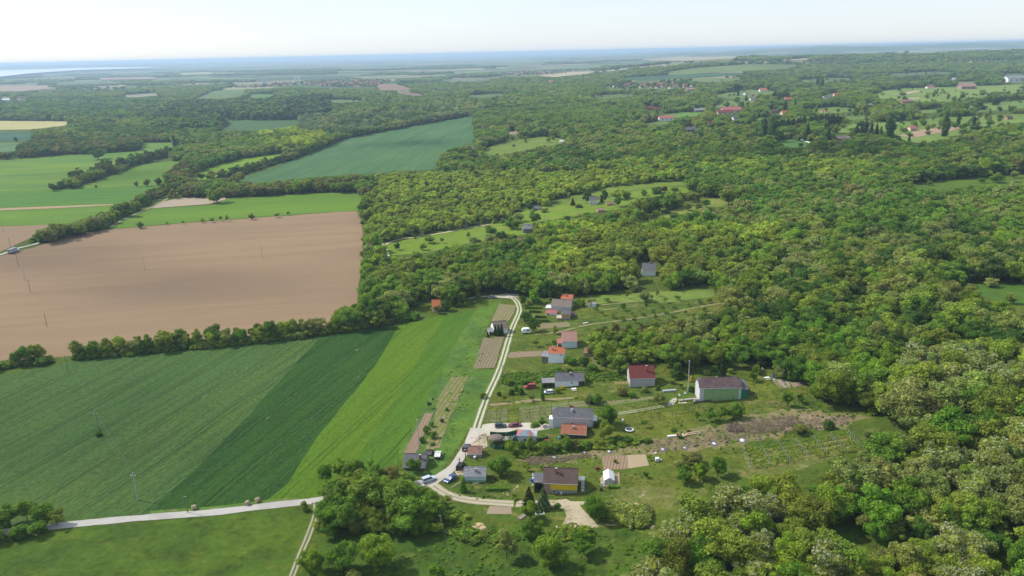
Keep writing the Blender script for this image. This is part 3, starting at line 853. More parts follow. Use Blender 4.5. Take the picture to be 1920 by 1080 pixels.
ribbon('farm_track', [(592, 942), (592, 962), (580, 1000), (563, 1040), (547, 1082), (520, 1160)], 2.3, M_RUTSD, 3)
ribbon('farm_track', [(928, 556), (900, 557), (880, 560), (868, 561)], 2.0, M_GRAVEL, 4)
ribbon('driveway', [(1150, 777), (1180, 773), (1220, 766), (1250, 760), (1262, 753), (1264, 748)], 2.6, track_mat('pale_ruts', (.30, .28, .20), (.08, .115, .02), (.085, .12, .02), w=.11, breakup=.2), 3.5)
sheet('bare_earth', [(1256, 752), (1266, 746), (1270, 749), (1262, 760), (1252, 761)], M_GRAVEL, 4, open_=False)
ribbon('farm_track', [(718, 461), (742, 451), (790, 443), (840, 435), (880, 427), (930, 418)], 2.2, gravel('ochre_lane', (.40, .33, .20), (.48, .40, .26), .5), 2)
ribbon('farm_track', [(708, 450), (720, 461), (727, 475), (729, 488)], 1.6, gravel('white_lane', (.45, .40, .30), (.55, .5, .4), .5), 2)
ribbon('farm_track', [(-60, 494), (0, 478), (30, 467), (62, 459), (85, 452)], 2.6, gravel('grey_lane', (.42, .40, .36), (.5, .48, .43), .5), 2)
ribbon('farm_track', [(195, 432), (240, 408), (290, 386), (325, 366), (340, 357)], 3.0, M_RUTSD, 2)
ribbon('lane', [(1488, 256), (1500, 262), (1520, 268), (1532, 271)], 4.0, gravel('chalk_lane', (.62, .60, .54), (.7, .68, .62), .3), 2)
sheet('yard', [(1530, 270), (1544, 270), (1543, 274), (1536, 275)], gravel('chalk_yard', (.68, .66, .6), (.75, .73, .66), .3), 3, open_=False)

# ------------------------------------------------------------------ middle distance fields
G = lambda nm, a, b=None, c=None, sc=.012: grass(nm, a, b or lerp3(a, .8), c, sc, .35, .25, .3)
D_F = pxdir((60, 400), (640, 372))
M_UF = crop('green_corn', (.105, .190, .014), (.080, .155, .014), D_F, 22, ((4, .5),), .3, tufts=.2, streak=.35)
sheet('field', [(190, 431), (235, 412), (285, 391), (300, 391), (400, 384), (428, 372), (560, 364), (640, 361), (684, 363), (672, 395), (560, 402), (450, 410), (340, 418), (262, 425)], M_UF, 1)
sheet('field', [(284, 391), (308, 378), (342, 371), (425, 371), (422, 375), (392, 383)], soil('tan_seedbed', (.36, .29, .205), D_F, var=.10), 2)
sheet('field', [(-90, 398), (0, 394), (212, 384), (228, 388), (180, 404), (130, 419), (60, 423), (-90, 425)], M_UF, 1)
sheet('field', [(-90, 392), (-90, 366), (0, 358), (200, 352), (318, 348), (322, 360), (262, 378), (212, 383), (0, 391)], crop('green_wheat', (.056, .145, .018), (.080, .165, .016), D_F, 20, ((4, .5),), .3, tufts=.2, streak=.5), 1)
sheet('field', [(-90, 400), (-90, 394), (0, 391), (212, 383), (212, 385), (100, 391), (0, 395)], soil('strip_soil', (.36, .25, .15), D_F, var=.1), 2)
sheet('field', [(-90, 427), (60, 423), (98, 421), (80, 432), (58, 446), (0, 473), (-90, 500)], M_BROWN, 1)
sheet('field', [(-90, 312), (0, 301), (120, 291), (180, 289), (262, 283), (268, 268), (322, 267), (335, 276), (320, 288), (270, 302), (205, 312), (150, 326), (112, 342), (100, 356), (0, 358), (-90, 364)], crop('spring_wheat', (.070, .150, .026), (.125, .200, .014), D_F, 24, ((4, .5),), .3, tufts=.2, streak=.3), 1)
sheet('field', [(140, 354), (205, 331), (270, 309), (320, 302), (350, 303), (352, 310), (330, 322), (312, 336), (316, 347), (200, 352)], crop('mid_wheat', (.090, .170, .018), (.105, .185, .016), D_F, 24, ((4, .5),), .3, tufts=.2, streak=.3), 1)
sheet('field', [(352, 338), (365, 326), (400, 313), (452, 298), (530, 288), (535, 294), (490, 308), (420, 333), (395, 338)], crop('lit_wheat', (.13, .225, .010), (.12, .21, .010), D_F, 24, ((4, .5),), .3, tufts=.2, streak=.3), 1)  # sunlight on this field is put into its brighter crop colour
sheet('field', [(432, 341), (520, 312), (570, 292), (640, 262), (720, 247), (800, 232), (886, 217), (890, 268), (850, 278), (826, 290), (815, 318), (735, 322), (690, 326), (620, 330), (560, 336), (480, 343)], crop('blue_green_crop', (.046, .112, .040), (.072, .142, .044), pxdir((700, 330), (810, 260)), 24, ((4, .7), (6.4, .7)), .35, tufts=.2, streak=.35), 1)
sheet('field', [(-90, 232), (0, 227), (138, 228), (122, 236), (60, 243), (-90, 245)], soil('yellow_field', (.40, .36, .15), D_F, var=.1), 1)
sheet('field', [(-90, 251), (58, 248), (60, 264), (-90, 268)], G('deep_green_field', (.035, .095, .045)), 1)
sheet('field', [(-90, 271), (38, 268), (30, 284), (-90, 292)], G('pale_green_field', (.080, .150, .050)), 1)
sheet('field', [(412, 246), (430, 227), (560, 225), (566, 231), (540, 240), (480, 246)], crop('young_plantation', (.050, .105, .030), (.060, .12, .03), D_F, 8, ((4, 1.6),), .45, tufts=.25, streak=.3), 1)
sheet('field', [(365, 186), (400, 171), (430, 169), (462, 168), (450, 182), (420, 186)], G('hill_meadow', (.095, .15, .04)), 1)
sheet('field', [(462, 185), (470, 177), (520, 177), (500, 184)], G('hill_field', (.085, .17, .04)), 1)
sheet('field', [(704, 158), (740, 158), (770, 166), (768, 170), (712, 170)], soil('far_brown_field', (.24, .16, .11), D_F, var=.15), 1)
sheet('field', [(728, 174), (760, 173), (800, 178), (780, 181)], soil('far_purple_field', (.19, .14, .11), D_F, var=.15), 1)
# openings in the woods to the right
sheet('meadow', [(905, 281), (930, 271), (960, 264), (1010, 256), (1056, 260), (1048, 271), (1000, 279), (940, 291), (912, 290)], G('clearing_grass', (.115, .165, .022), (.095, .145, .02), (.18, .18, .05)), 1)
sheet('meadow', [(722, 470), (718, 462), (742, 453), (800, 443), (860, 430), (930, 418), (965, 402), (1000, 390), (1050, 384), (1085, 377), (1130, 375), (1180, 360), (1240, 350), (1310, 352), (1290, 362), (1200, 372), (1165, 392), (1105, 400), (1050, 410), (1000, 418), (985, 440), (930, 449),
                  (870, 458), (800, 474), (735, 479)], G('hillside_meadow', (.110, .180, .014), (.125, .185, .018), (.18, .18, .045)), 1)
sheet('meadow', [(1176, 416), (1230, 402), (1290, 384), (1335, 369), (1392, 376), (1350, 388), (1280, 402), (1200, 420)], G('dry_slope', (.160, .185, .035), (.13, .165, .03), (.21, .20, .06)), 1)
sheet('meadow', [(1030, 378), (1080, 366), (1140, 352), (1220, 344), (1300, 338), (1305, 346), (1220, 352), (1130, 368), (1060, 384)], G('upper_meadow', (.11, .165, .02), None, (.18, .18, .05)), 1)
sheet('meadow', [(1655, 352), (1700, 346), (1780, 338), (1860, 330), (1990, 322), (1990, 342), (1880, 347), (1800, 352), (1740, 359)], G('right_meadow', (.075, .125, .014)), 1)
sheet('meadow', [(1790, 527), (1850, 529), (1990, 540), (1990, 574), (1900, 572), (1840, 556)], M_GLADE, 1)
sheet('meadow', [(1527, 1003), (1560, 992), (1605, 985), (1618, 996), (1600, 1012), (1560, 1022), (1535, 1018)], M_GLADE, 1)
sheet('meadow', [(1330, 203), (1350, 192), (1385, 186), (1424, 189), (1400, 198), (1368, 204)], G('vine_slope', (.125, .17, .050)), 1)
sheet('meadow', [(1628, 174), (1690, 166), (1800, 163), (1990, 156), (1990, 170), (1860, 180), (1780, 191), (1690, 191), (1650, 186)], G('high_meadow', (.15, .215, .045), None, (.20, .20, .08)), 1)
sheet('meadow', [(1540, 238), (1600, 232), (1680, 228), (1750, 222), (1850, 216), (1990, 212), (1990, 222), (1900, 232), (1810, 252), (1745, 268), (1700, 268), (1680, 252), (1600, 248), (1560, 252)], G('orchard_meadow', (.135, .205, .035), None, (.19, .20, .07)), 1)
sheet('meadow', [(1800, 200), (1860, 192), (1990, 182), (1990, 196), (1900, 205), (1830, 211)], G('bright_meadow', (.12, .19, .04), None, (.17, .19, .07)), 1)
sheet('field', [(1684, 255), (1727, 244), (1805, 236), (1797, 243), (1712, 259)], soil('brown_plot', (.36, .25, .16), 0, var=.12), 2)
sheet('field', [(1680, 177), (1716, 171), (1728, 172), (1690, 179)], soil('pale_plot', (.42, .34, .24), 0, var=.12), 2)
sheet('field', [(1684, 188), (1724, 183), (1724, 185), (1692, 190)], soil('sandy_plot', (.44, .35, .24), 0, var=.12), 2)
sheet('meadow', [(1455, 266), (1490, 260), (1525, 270), (1530, 275), (1490, 278), (1462, 274)], G('wood_edge_meadow', (.070, .150, .03)), 1)
sheet('meadow', [(1235, 219), (1270, 211), (1320, 210), (1318, 217), (1270, 221)], G('small_meadow', (.10, .18, .03)), 1)
sheet('field', [(1200, 113), (1280, 108), (1385, 107), (1370, 112), (1280, 115), (1220, 115)], soil('plateau_field', (.36, .30, .16), 0, var=.12), 1)
sheet('field', [(1250, 135), (1310, 127), (1400, 121), (1500, 122), (1470, 130), (1360, 135), (1260, 142)], G('plateau_pasture', (.12, .17, .05), None, None, .004), 1)
sheet('field', [(1160, 147), (1250, 141), (1380, 137), (1420, 139), (1300, 146), (1200, 152)], G('plateau_crop', (.045, .10, .045), None, None, .004), 1)
sheet('field', [(1010, 143), (1060, 136), (1120, 134), (1100, 139), (1040, 145)], soil('tan_ridge_field', (.40, .33, .20), 0, var=.12), 1)

OPEN.append([(412, 168), (440, 161), (540, 152), (620, 147), (740, 147), (744, 154), (700, 165), (640, 166), (560, 163), (480, 167)])
OPEN += [[(930, 138), (980, 131), (1060, 131), (1108, 128), (1112, 135), (1040, 140), (960, 144)], [(1130, 163), (1180, 155), (1280, 153), (1300, 164), (1240, 168), (1150, 168)], [(1196, 488), (1237, 488), (1240, 530), (1194, 530)], [(1103, 364), (1122, 364), (1122, 388), (1103, 388)], [(1116, 386), (1154, 374), (1154, 402), (1116, 404)], [(978, 416), (1002, 416), (1002, 440), (966, 458)], [(996, 384), (1016, 384), (1016, 398), (998, 398)]]
for _x, _y, _w in ((1331, 234, 11), (1378, 225, 13), (1370, 212, 34), (1358, 215, 28), (1312, 210, 18), (1477, 190, 16), (1551, 185, 18), (1450, 212, 13), (1470, 215, 13), (1411, 188, 9), (1399, 178, 11), (1430, 172, 12), (1294, 170, 15), (1698, 194, 22), (1743, 166, 14), (1812, 167, 28), (1900, 153, 32), (1787, 151, 10), (1248, 226, 26), (1294, 247, 18), (1218, 206, 14), (1234, 207, 10), (1575, 264, 18), (1588, 262, 10), (1632, 200, 10), (1460, 190, 8), (1567, 181, 9), (1054, 268, 8), (886, 282, 9), (12, 190, 16), (40, 190, 16), (1032, 154, 9), (1560, 343, 7)):
    OPEN.append([(_x - _w * .6, _y - _w * .42 - 2), (_x + _w * .6, _y - _w * .42 - 2), (_x + _w * .6, _y + 1), (_x - _w * .6, _y + 1)])
OPEN.append([(804, 560), (832, 558), (834, 590), (760, 600), (770, 582)])

for _k, (_p, _c) in enumerate([([(1285, 151), (1340, 146), (1405, 149), (1340, 156)], (.12, .16, .05)), ([(1330, 180), (1400, 168), (1475, 172), (1440, 178), (1380, 187)], (.11, .165, .04)), ([(640, 144), (760, 141), (800, 146), (690, 149)], (.17, .19, .09)),
        ([(-60, 163), (60, 161), (112, 166), (40, 172), (-60, 173)], (.27, .21, .14)), ([(228, 179), (290, 175), (302, 180), (240, 184)], (.22, .21, .13)), ([(335, 139), (390, 136), (402, 140), (345, 142)], (.27, .28, .11)), ([(185, 147), (285, 145), (300, 149), (190, 151)], (.26, .20, .16)),
        ([(560, 190), (640, 187), (700, 189), (640, 194)], (.10, .14, .04)), ([(1490, 208), (1560, 200), (1630, 206), (1560, 214)], (.13, .19, .035)), ([(1200, 232), (1245, 226), (1260, 232), (1215, 238)], (.10, .15, .03)), ([(1100, 180), (1180, 176), (1200, 180), (1130, 186)], (.10, .14, .04)),
        ([(1560, 220), (1620, 216), (1650, 221), (1590, 226)], (.11, .17, .035)), ([(940, 252), (960, 246), (980, 246), (965, 254)], (.24, .20, .12)), ([(1400, 222), (1450, 219), (1470, 223), (1420, 228)], (.09, .145, .03)), ([(870, 180), (930, 176), (960, 179), (900, 185)], (.075, .12, .04)),
        ([(1690, 210), (1760, 203), (1800, 206), (1740, 213)], (.12, .18, .04)), ([(1480, 152), (1560, 146), (1620, 148), (1540, 156)], (.09, .135, .045)), ([(100, 155), (200, 153), (240, 157), (130, 160)], (.10, .14, .06)), ([(820, 150), (900, 147), (930, 151), (850, 155)], (.12, .15, .07)), ([(1640, 140), (1760, 134), (1800, 138), (1690, 144)], (.085, .13, .05))]):
    sheet('meadow' if _c[1] > _c[0] else 'field', _p, G('distant_plot_%s' % 'abcdefghijklmnopqrst'[_k], _c, lerp3(_c, .85), None, .004), 1)

# lake at the far left
wt = NT('lake_water', .25, .5); wt.col(wt.mix(wt.noise(wt.pos(), .002, 3), (.62, .66, .68), (.72, .75, .76)))
sheet('lake', [(-300, 141), (0, 136), (60, 134), (150, 131), (300, 129), (250, 131.5), (150, 134.5), (60, 140), (0, 146), (-300, 160)], wt.m, 1.5, open_=True)
# ------------------------------------------------------------------ woods
rngW = np.random.default_rng(77)
def cells(y0, y1, sp, marg=1.0):
    ys = np.arange(y0, y1, sp * .87)
    X = []; Y = []
    for i, y in enumerate(ys):
        hw = .68 * y * marg + 60
        xs = np.arange(-hw, hw, sp) + (i % 2) * sp / 2
        X.append(xs); Y.append(np.full(len(xs), y))
    X = np.concatenate(X); Y = np.concatenate(Y)
    return X + rngW.uniform(-.42, .42, len(X)) * sp, Y + rngW.uniform(-.42, .42, len(X)) * sp

# regions of a particular look, in photo pixels at the foot of the trees: polygon, tone choices, height factor, form key
LOOKS = [
    ([(560, 880), (760, 860), (840, 900), (850, 1010), (590, 1010)], ['green', 'olive', 'mid', 'olive', 'deep'], 1.0, None),
    ([(-100, 920), (140, 920), (140, 1050), (-100, 1060)], ['olive', 'mid', 'green'], .75, None),
    ([(700, 330), (1300, 330), (1250, 350), (1000, 400), (700, 470), (690, 380)], ['young', 'young', 'lime2', 'young', 'olive'], .66, None),
    ([(1100, 310), (1640, 310), (1640, 350), (1100, 350)], ['bright', 'young', 'mid', 'lime2'], .85, None),
    ([(1280, 320), (1900, 340), (1900, 460), (1400, 440), (1250, 420)], ['mid', 'olive', 'green', 'mid', 'grey'], 1.0, None),
    ([(1000, 440), (1500, 430), (1400, 530), (1000, 540)], ['bright', 'mid', 'olive', 'olive', 'lime2'], 1.0, None),
    ([(1000, 300), (1250, 280), (1500, 290), (1500, 320), (1000, 330)], ['green', 'deep', 'olive', 'mid', 'grey'], 1.0, None),
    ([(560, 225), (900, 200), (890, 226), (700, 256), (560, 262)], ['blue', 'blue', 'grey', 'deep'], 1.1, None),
    ([(490, 250), (600, 245), (610, 275), (560, 290), (500, 285)], ['lime', 'bright', 'lime'], 1.25, None),
    ([(300, 200), (620, 186), (620, 226), (425, 226), (400, 250), (300, 250)], ['deep2', 'deep2', 'mid'], 1.6, 'midp'),
    ([(-100, 190), (300, 185), (300, 226), (-100, 228)], ['deep2', 'mid', 'deep2'], 1.2, None),
    ([(140, 226), (420, 226), (420, 262), (140, 268)], ['mid', 'olive', 'deep'], 1.0, None),
    ([(0, 268), (300, 250), (300, 284), (0, 310)], ['brownish', 'deep', 'brownish'], .9, None),
    ([(330, 330), (700, 318), (700, 376), (330, 378)], ['olive', 'mid', 'brownish'], .95, None),
    ([(1280, 150), (1500, 140), (1700, 140), (1990, 130), (1990, 160), (1600, 172), (1400, 172), (1280, 160)], ['mid', 'deep2', 'olive'], 1.0, None),
    ([(1300, 500), (1900, 480), (1990, 560), (1990, 700), (1500, 700), (1350, 620)], ['mid', 'green', 'bright', 'olive', 'grey', 'deep', 'olive'], 1.0, None),
    ([(1500, 700), (1990, 640), (1990, 900), (1700, 900), (1600, 800)], ['mid', 'olive', 'green', 'grey', 'olive', 'blossom', 'bright'], 1.0, None),
    ([(1200, 900), (1600, 860), (1990, 880), (1990, 1300), (1100, 1300)], ['mid', 'green', 'olive', 'bright', 'blossom', 'olive', 'green', 'grey'], 1.0, None),
]
TONE.update({'young': (.115, .165, .032), 'lime2': (.125, .175, .035), 'deep2': (.036, .068, .028), 'brownish': (.075, .085, .038), 'blossom': (.10, .135, .04)})
DEFAULT = ['mid', 'green', 'olive', 'deep', 'grey', 'bright', 'olive']

def wood_points(y0, y1, sp, hm, farwood=False):
    X, Y = cells(y0, y1, sp)
    Z = height(X, Y)
    h = hm * (.62 + .62 * rngW.random(len(X))) * (.70 + .62 * fnoise(X / 45, Y / 45, 8))
    ang = X / np.maximum(Y, 1)
    bx, by, bz = project(np.stack([X, Y, Z], 1))
    keep = (bz > 20) & (bx > -260) & (bx < 2180) & (by < 1500)
    look = np.full(len(X), -1)
    for i, L in enumerate(LOOKS): look[(look < 0) & inpoly(bx, by, L[0])] = i
    for i, L in enumerate(LOOKS): h[look == i] *= L[2]
    w = h * rngW.uniform(.66, 1.15, len(X))
    tx, ty, _ = project(np.stack([X, Y, Z + h * .92], 1))
    mx, my, _ = project(np.stack([X, Y, Z + h * .5], 1))
    rx = w * .42 * FPX / np.maximum(bz, 1)
 
    for pi_, poly in enumerate(OPEN):
        bad = inpoly(bx, by, poly) | inpoly(tx, ty, poly) | inpoly(mx, my, poly) | inpoly(mx - rx, my, poly) | inpoly(mx + rx, my, poly)
        if pi_ in SOFT:
            spare = bad & (rngW.random(len(X)) < np.where(Y > 900, .025, .06))
            h = np.where(spare, h * .55, h); w = np.where(spare, w * .6, w); bad &= ~spare
        keep &= ~bad
    for L, hw in ROADS:
        lo = L.min(0) - 20; hi = L.max(0) + 20
        c = np.where(keep & (X > lo[0]) & (X < hi[0]) & (Y > lo[1]) & (Y < hi[1]))[0]
        if len(c):
            d = np.sqrt(((np.stack([X[c], Y[c]], 1)[:, None] - L[None, ::3]) ** 2).sum(2)).min(1)
            keep[c[d < hw + 2.5]] = False
    if farwood:
        f = fnoise(X / 620 + 5, Y / 330 + 2, 44)
        r = sstep(Y, 2200, 4200)
        keep &= (f > .30 + .32 * r) | (rngW.random(len(X)) < .25 * (1 - r))
    # thin out gaps
    keep &= ~((fnoise(X / 22, Y / 22, 91) > .80) & (rngW.random(len(X)) < .8))
    i = np.where(keep)[0]
    X, Y, Z, h, w, look, by, bx, bz = [a[i] for a in (X, Y, Z, h, w, look, by, bx, bz)]
    # clumped choice of look
    n1 = .45 * fnoise(X / 34, Y / 34, 61) + .9 * fnoise(X / 130, Y / 150, 67); n2 = rngW.random(len(X))
    pick = (n1 * 2.0 + n2 * .42) % 1.0
    tones = []
    for k in range(len(X)):
        opts = LOOKS[look[k]][1] if look[k] >= 0 else DEFAULT
        tones.append(opts[int(pick[k] * len(opts)) % len(opts)])
    return X, Y, Z, h, w, look, np.array(tones), bx, by, bz

def tone_values(tones, X, Y, far=0):
    T = np.array([TONE[t] for t in tones])
    j = rngW.normal(0, .13, (len(T), 1)) + rngW.normal(0, .05, (len(T), 3))
    return np.clip(T * (1 + j), .008, .5)

def wood_name(px, py):
    for nm, poly in (('bottom right wood', [(1560, 960), (2200, 880), (2200, 1600), (1500, 1600)]), ('wood below the vineyard', [(1100, 880), (1700, 880), (1560, 1100), (1500, 1600), (1000, 1600)]),
                     ('wood beside the vineyard', [(1500, 760), (2200, 700), (2200, 970), (1560, 970), (1600, 860)]), ('clump at the road fork', [(500, 840), (880, 840), (880, 1060), (500, 1060)]),
                     ('clump at the left edge', [(-300, 900), (200, 900), (200, 1100), (-300, 1100)]), ('wood behind the green house', [(1090, 600), (2200, 560), (2200, 760), (1100, 720)]),
                     ('wood beside the brown field', [(600, 470), (960, 470), (1000, 600), (600, 640)])):
        if inpoly(np.array([px]), np.array([py]), poly)[0]:
            xs = [min(max(p[0], 0), 1920) for p in poly]; ys = [min(max(p[1], 0), 1080) for p in poly]
            fx = (px - min(xs)) / (max(xs) - min(xs) + 1); fy = (py - min(ys)) / (max(ys) - min(ys) + 1)
            return f"{'upper' if fy < .33 else 'middle' if fy < .66 else 'lower'} {'left' if fx < .33 else 'centre' if fx < .66 else 'right'} of the {nm}"
    return f"{'upper' if py < 470 else 'middle' if py < 560 else 'lower'} {'far left' if px < 900 else 'left' if px < 1150 else 'centre' if px < 1400 else 'right' if px < 1650 else 'far right'} of the wood above the hamlet"

TONE_WORD = {'green': 'mid green', 'bright': 'bright green', 'deep': 'dark green', 'olive': 'olive green', 'grey': 'grey green', 'brown': 'half-bare brownish', 'mid': 'fresh green', 'lime2': 'yellow green', 'young': 'pale green',
             'deep2': 'dull dark green', 'brownish': 'brown green', 'blossom': 'white flowering', 'blue': 'blue green', 'lime': 'vivid yellow green'}
# nearest woods: the largest to the eye become trees of their own, the rest one wood
X, Y, Z, h, w, look, tones, bx, by, bz = wood_points(70, 760, 6.3, 9.5)
app = w * FPX / bz * ((bx > -20) & (bx < 1940) & (by < 1180))
order = np.argsort(-app)
count = {}
single = np.zeros(len(X), bool)
form_of = np.empty(len(X), object)
for k in order:
    t = tones[k]
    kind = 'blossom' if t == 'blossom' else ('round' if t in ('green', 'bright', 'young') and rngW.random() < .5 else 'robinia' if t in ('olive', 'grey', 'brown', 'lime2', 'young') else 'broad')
    form_of[k] = kind
    if app[k] > 0 and count.get(kind, 0) < {'broad': 270, 'robinia': 270, 'round': 200, 'blossom': 150}[kind]:
        count[kind] = count.get(kind, 0) + 1
        single[k] = True
TV = tone_values(tones, X, Y)
for k in np.where(single)[0]:
    kd = form_of[k]; where = wood_name(bx[k], by[k])
    size = 'tall' if h[k] > 10.4 else 'low' if h[k] < 7.6 else 'middle-sized'
    lab = f"{size} {TONE_WORD[tones[k]]} {'robinia' if kd in ('blossom', 'robinia') else 'round tree' if kd == 'round' else 'tree'} in the {where}"
    put_tree((X[k], Y[k], Z[k]), w[k] * 1.22, h[k] * 1.05, kd, TV[k], lab, lab.replace(' in the ', 's in the ', 1))

def form_index(keys_):
    return np.array([FORM_I[k][int(rngW.integers(len(FORM_I[k])))] for k in keys_])

def bulk(name, sel, X, Y, Z, h, w, tones, look, TV, label, far=False):
    ks = []
    for t, L in zip(tones[sel], look[sel]):
        if far: ks.append('farp' if L >= 0 and LOOKS[L][3] == 'midp' else 'far')
        elif L >= 0 and LOOKS[L][3]: ks.append(LOOKS[L][3])
        else: ks.append('midb' if t == 'blossom' else 'mid')
    fi = form_index(ks)
    sx = w[sel] * 1.28
    sx = np.where(np.isin(fi, FORM_I['midp'] + FORM_I['farp']), sx * 2.0, sx)
    S = np.stack([sx, sx, h[sel] * 1.05], 1)
    scatter_object(name, np.stack([X[sel], Y[sel], Z[sel] - .1], 1), fi, rngW.uniform(0, 6.28, sel.sum()), S, TV[sel], label, 'woodland')

bulk('woodland', ~single, X, Y, Z, h, w, tones, look, TV, 'smaller trees and undergrowth of the woods around the hamlet')
# undergrowth along the near woods
sel = rngW.random(len(X)) < .55
Pn = np.stack([X[sel] + rngW.uniform(-4, 4, sel.sum()), Y[sel] + rngW.uniform(-4, 4, sel.sum())], 1)
Zn = height(Pn[:, 0], Pn[:, 1]); hb = rngW.uniform(1.8, 4.2, sel.sum())
qx, qy, _ = project(np.column_stack([Pn, Zn + hb * .8])); ux, uy, _ = project(np.column_stack([Pn, Zn]))
ok = np.ones(len(Pn), bool)
for poly in OPEN: ok &= ~(inpoly(qx, qy, poly) | inpoly(ux, uy, poly))
scatter_object('undergrowth', np.column_stack([Pn, Zn - .3])[ok], form_index(['midu'] * ok.sum()), rngW.uniform(0, 6, ok.sum()), np.stack([hb * 1.5, hb * 1.5, hb], 1)[ok], TV[sel][ok] * .85, 'bushes filling the foot of the woods around the hamlet', 'undergrowth')
for name, y0, y1, sp, hm, far, lab in (('woodland', 760, 1500, 6.8, 9.2, False, 'wooded hillside beyond the hamlet up to the villa plots'), ('woodland', 1500, 3300, 9.0, 9.6, True, 'broad belt of woods across the middle distance'),
                                       ('woodland', 3300, 8000, 19, 10, True, 'far woods fading into the haze below the horizon')):
    X, Y, Z, h, w, look, tones, bx, by, bz = wood_points(y0, y1, sp, hm, y0 > 1400)
    TV = tone_values(tones, X, Y)
    if y0 > 3000: w = w * 2.0
    bulk(name, np.ones(len(X), bool), X, Y, Z, h, w, tones, look, TV, lab, far)

# ------------------------------------------------------------------ hedges of trees between the fields
def tree_row(line, spacing, w, h, kinds, tones, where, jit=1.5, bush=None, seed=0, gap=0.0, group=None, nm='hedgerow_tree'):
    rng = random.Random(seed)
    px = np.array(line, float); W = ground(px[:, 0], px[:, 1])[:, :2]
    L = smooth_line(W, 1.0)
    s = np.concatenate([[0], np.cumsum(np.linalg.norm(np.diff(L, axis=0), axis=1))])
    d = 0.0
    n = 0
    while d < s[-1]:
        x = float(np.interp(d, s, L[:, 0])) + rng.uniform(-jit, jit); y = float(np.interp(d, s, L[:, 1])) + rng.uniform(-jit, jit)
        d += spacing * rng.uniform(.6, 1.4)
        if rng.random() < gap: continue
        k = rng.choice(kinds); t = rng.choice(tones); hh = h * rng.uniform(.7, 1.2)
        qx, qy, _ = project(np.array([[x, y, 0.0]]))
        lab = f"{'tall' if hh > h else 'low'} {TONE_WORD.get(t, t)} {'bush' if k == 'bush' else 'robinia' if k in ('robinia', 'blossom') else 'tree'} in the {where}"
        if -60 < qx[0] < 1980:
            put_tree((x, y, float(height(x, y))), w * rng.uniform(.8, 1.25) * (hh / h), hh, k, t, lab, lab, name=nm if k != 'bush' else 'hedgerow_bush')
        n += 1
    if bush:
        m = int(s[-1] / bush[0]); u = np.array([rng.uniform(0, s[-1]) for _ in range(m)])
        x = np.interp(u, s, L[:, 0]) + np.array([rng.uniform(-1.4, 1.4) * jit for _ in range(m)]); y = np.interp(u, s, L[:, 1]) + np.array([rng.uniform(-1.2, 1.2) * jit for _ in range(m)])
        hb = np.array([rng.uniform(.6, 1.2) for _ in range(m)]) * bush[1]
        T = np.array([TONE[rng.choice(tones + ['deep', 'green'])] for _ in range(m)]) * .9
        scatter_object('scrub', np.column_stack([x, y, height(x, y) - .2]), form_index(['midu'] * m), rngW.uniform(0, 6, m), np.stack([hb * 1.7, hb * 1.7, hb], 1), T, 'low scrub filling the ' + where, 'scrub')

tree_row([(-70, 706), (0, 693), (45, 684), (98, 677)], 5.0, 6, 7.5, ['robinia', 'broad'], ['olive', 'green', 'brownish'], 'hedgerow below the brown field at the left edge', 2, (1.2, 3.2), 1)
tree_row([(140, 672), (220, 665), (300, 657), (400, 648), (480, 640), (560, 631), (610, 624), (680, 612), (740, 602), (775, 597)], 3.9, 5.6, 7.0, ['robinia', 'robinia', 'broad'], ['olive', 'young', 'mid', 'olive', 'grey'], 'long hedgerow between the brown field and the green crops', 1.8, (.4, 3.4), 2)
tree_row([(640, 612), (680, 600), (720, 592), (760, 588)], 5, 6.5, 8.5, ['robinia', 'broad'], ['olive', 'mid', 'green'], 'thick end of the hedgerow by the orange-roofed cottage', 4, (1.2, 3), 3)
tree_row([(106, 357), (125, 350), (140, 343)], 7, 10, 8, ['broad', 'bush'], ['deep', 'green'], 'diagonal hedge in the far green fields, lower end', 3, (3, 4), 4)
tree_row([(140, 343), (185, 329), (235, 314), (275, 303), (318, 292), (350, 282)], 6.5, 10, 12, ['broad', 'robinia'], ['deep', 'brownish', 'mid', 'deep2'], 'diagonal hedge in the far green fields', 4, (3, 5), 5)
tree_row([(68, 456), (100, 447), (130, 441), (165, 434), (196, 428)], 5, 9, 7.5, ['broad', 'bush', 'robinia'], ['mid', 'olive', 'green', 'bright'], 'hedge along the lane left of the brown field', 4, (1.6, 3.5), 6)
tree_row([(180, 428), (205, 415), (235, 400), (262, 385), (290, 372), (318, 358), (330, 347)], 6, 8, 8.5, ['broad', 'robinia'], ['olive', 'green', 'brownish'], 'hedge climbing towards the far meadows', 4, (2.2, 4), 7)
tree_row([(330, 347), (318, 338), (335, 325), (352, 314), (365, 305)], 6, 9, 10, ['broad', 'robinia'], ['olive', 'mid', 'brownish'], 'bend of the hedge below the wheat fields', 4, (3, 4), 8)
tree_row([(396, 340), (430, 334), (470, 321), (510, 309), (550, 296), (590, 281), (625, 266), (645, 258)], 6.5, 9, 10, ['robinia', 'broad'], ['brownish', 'olive', 'deep2'], 'hedge left of the blue-green field', 4, (3, 5), 9)

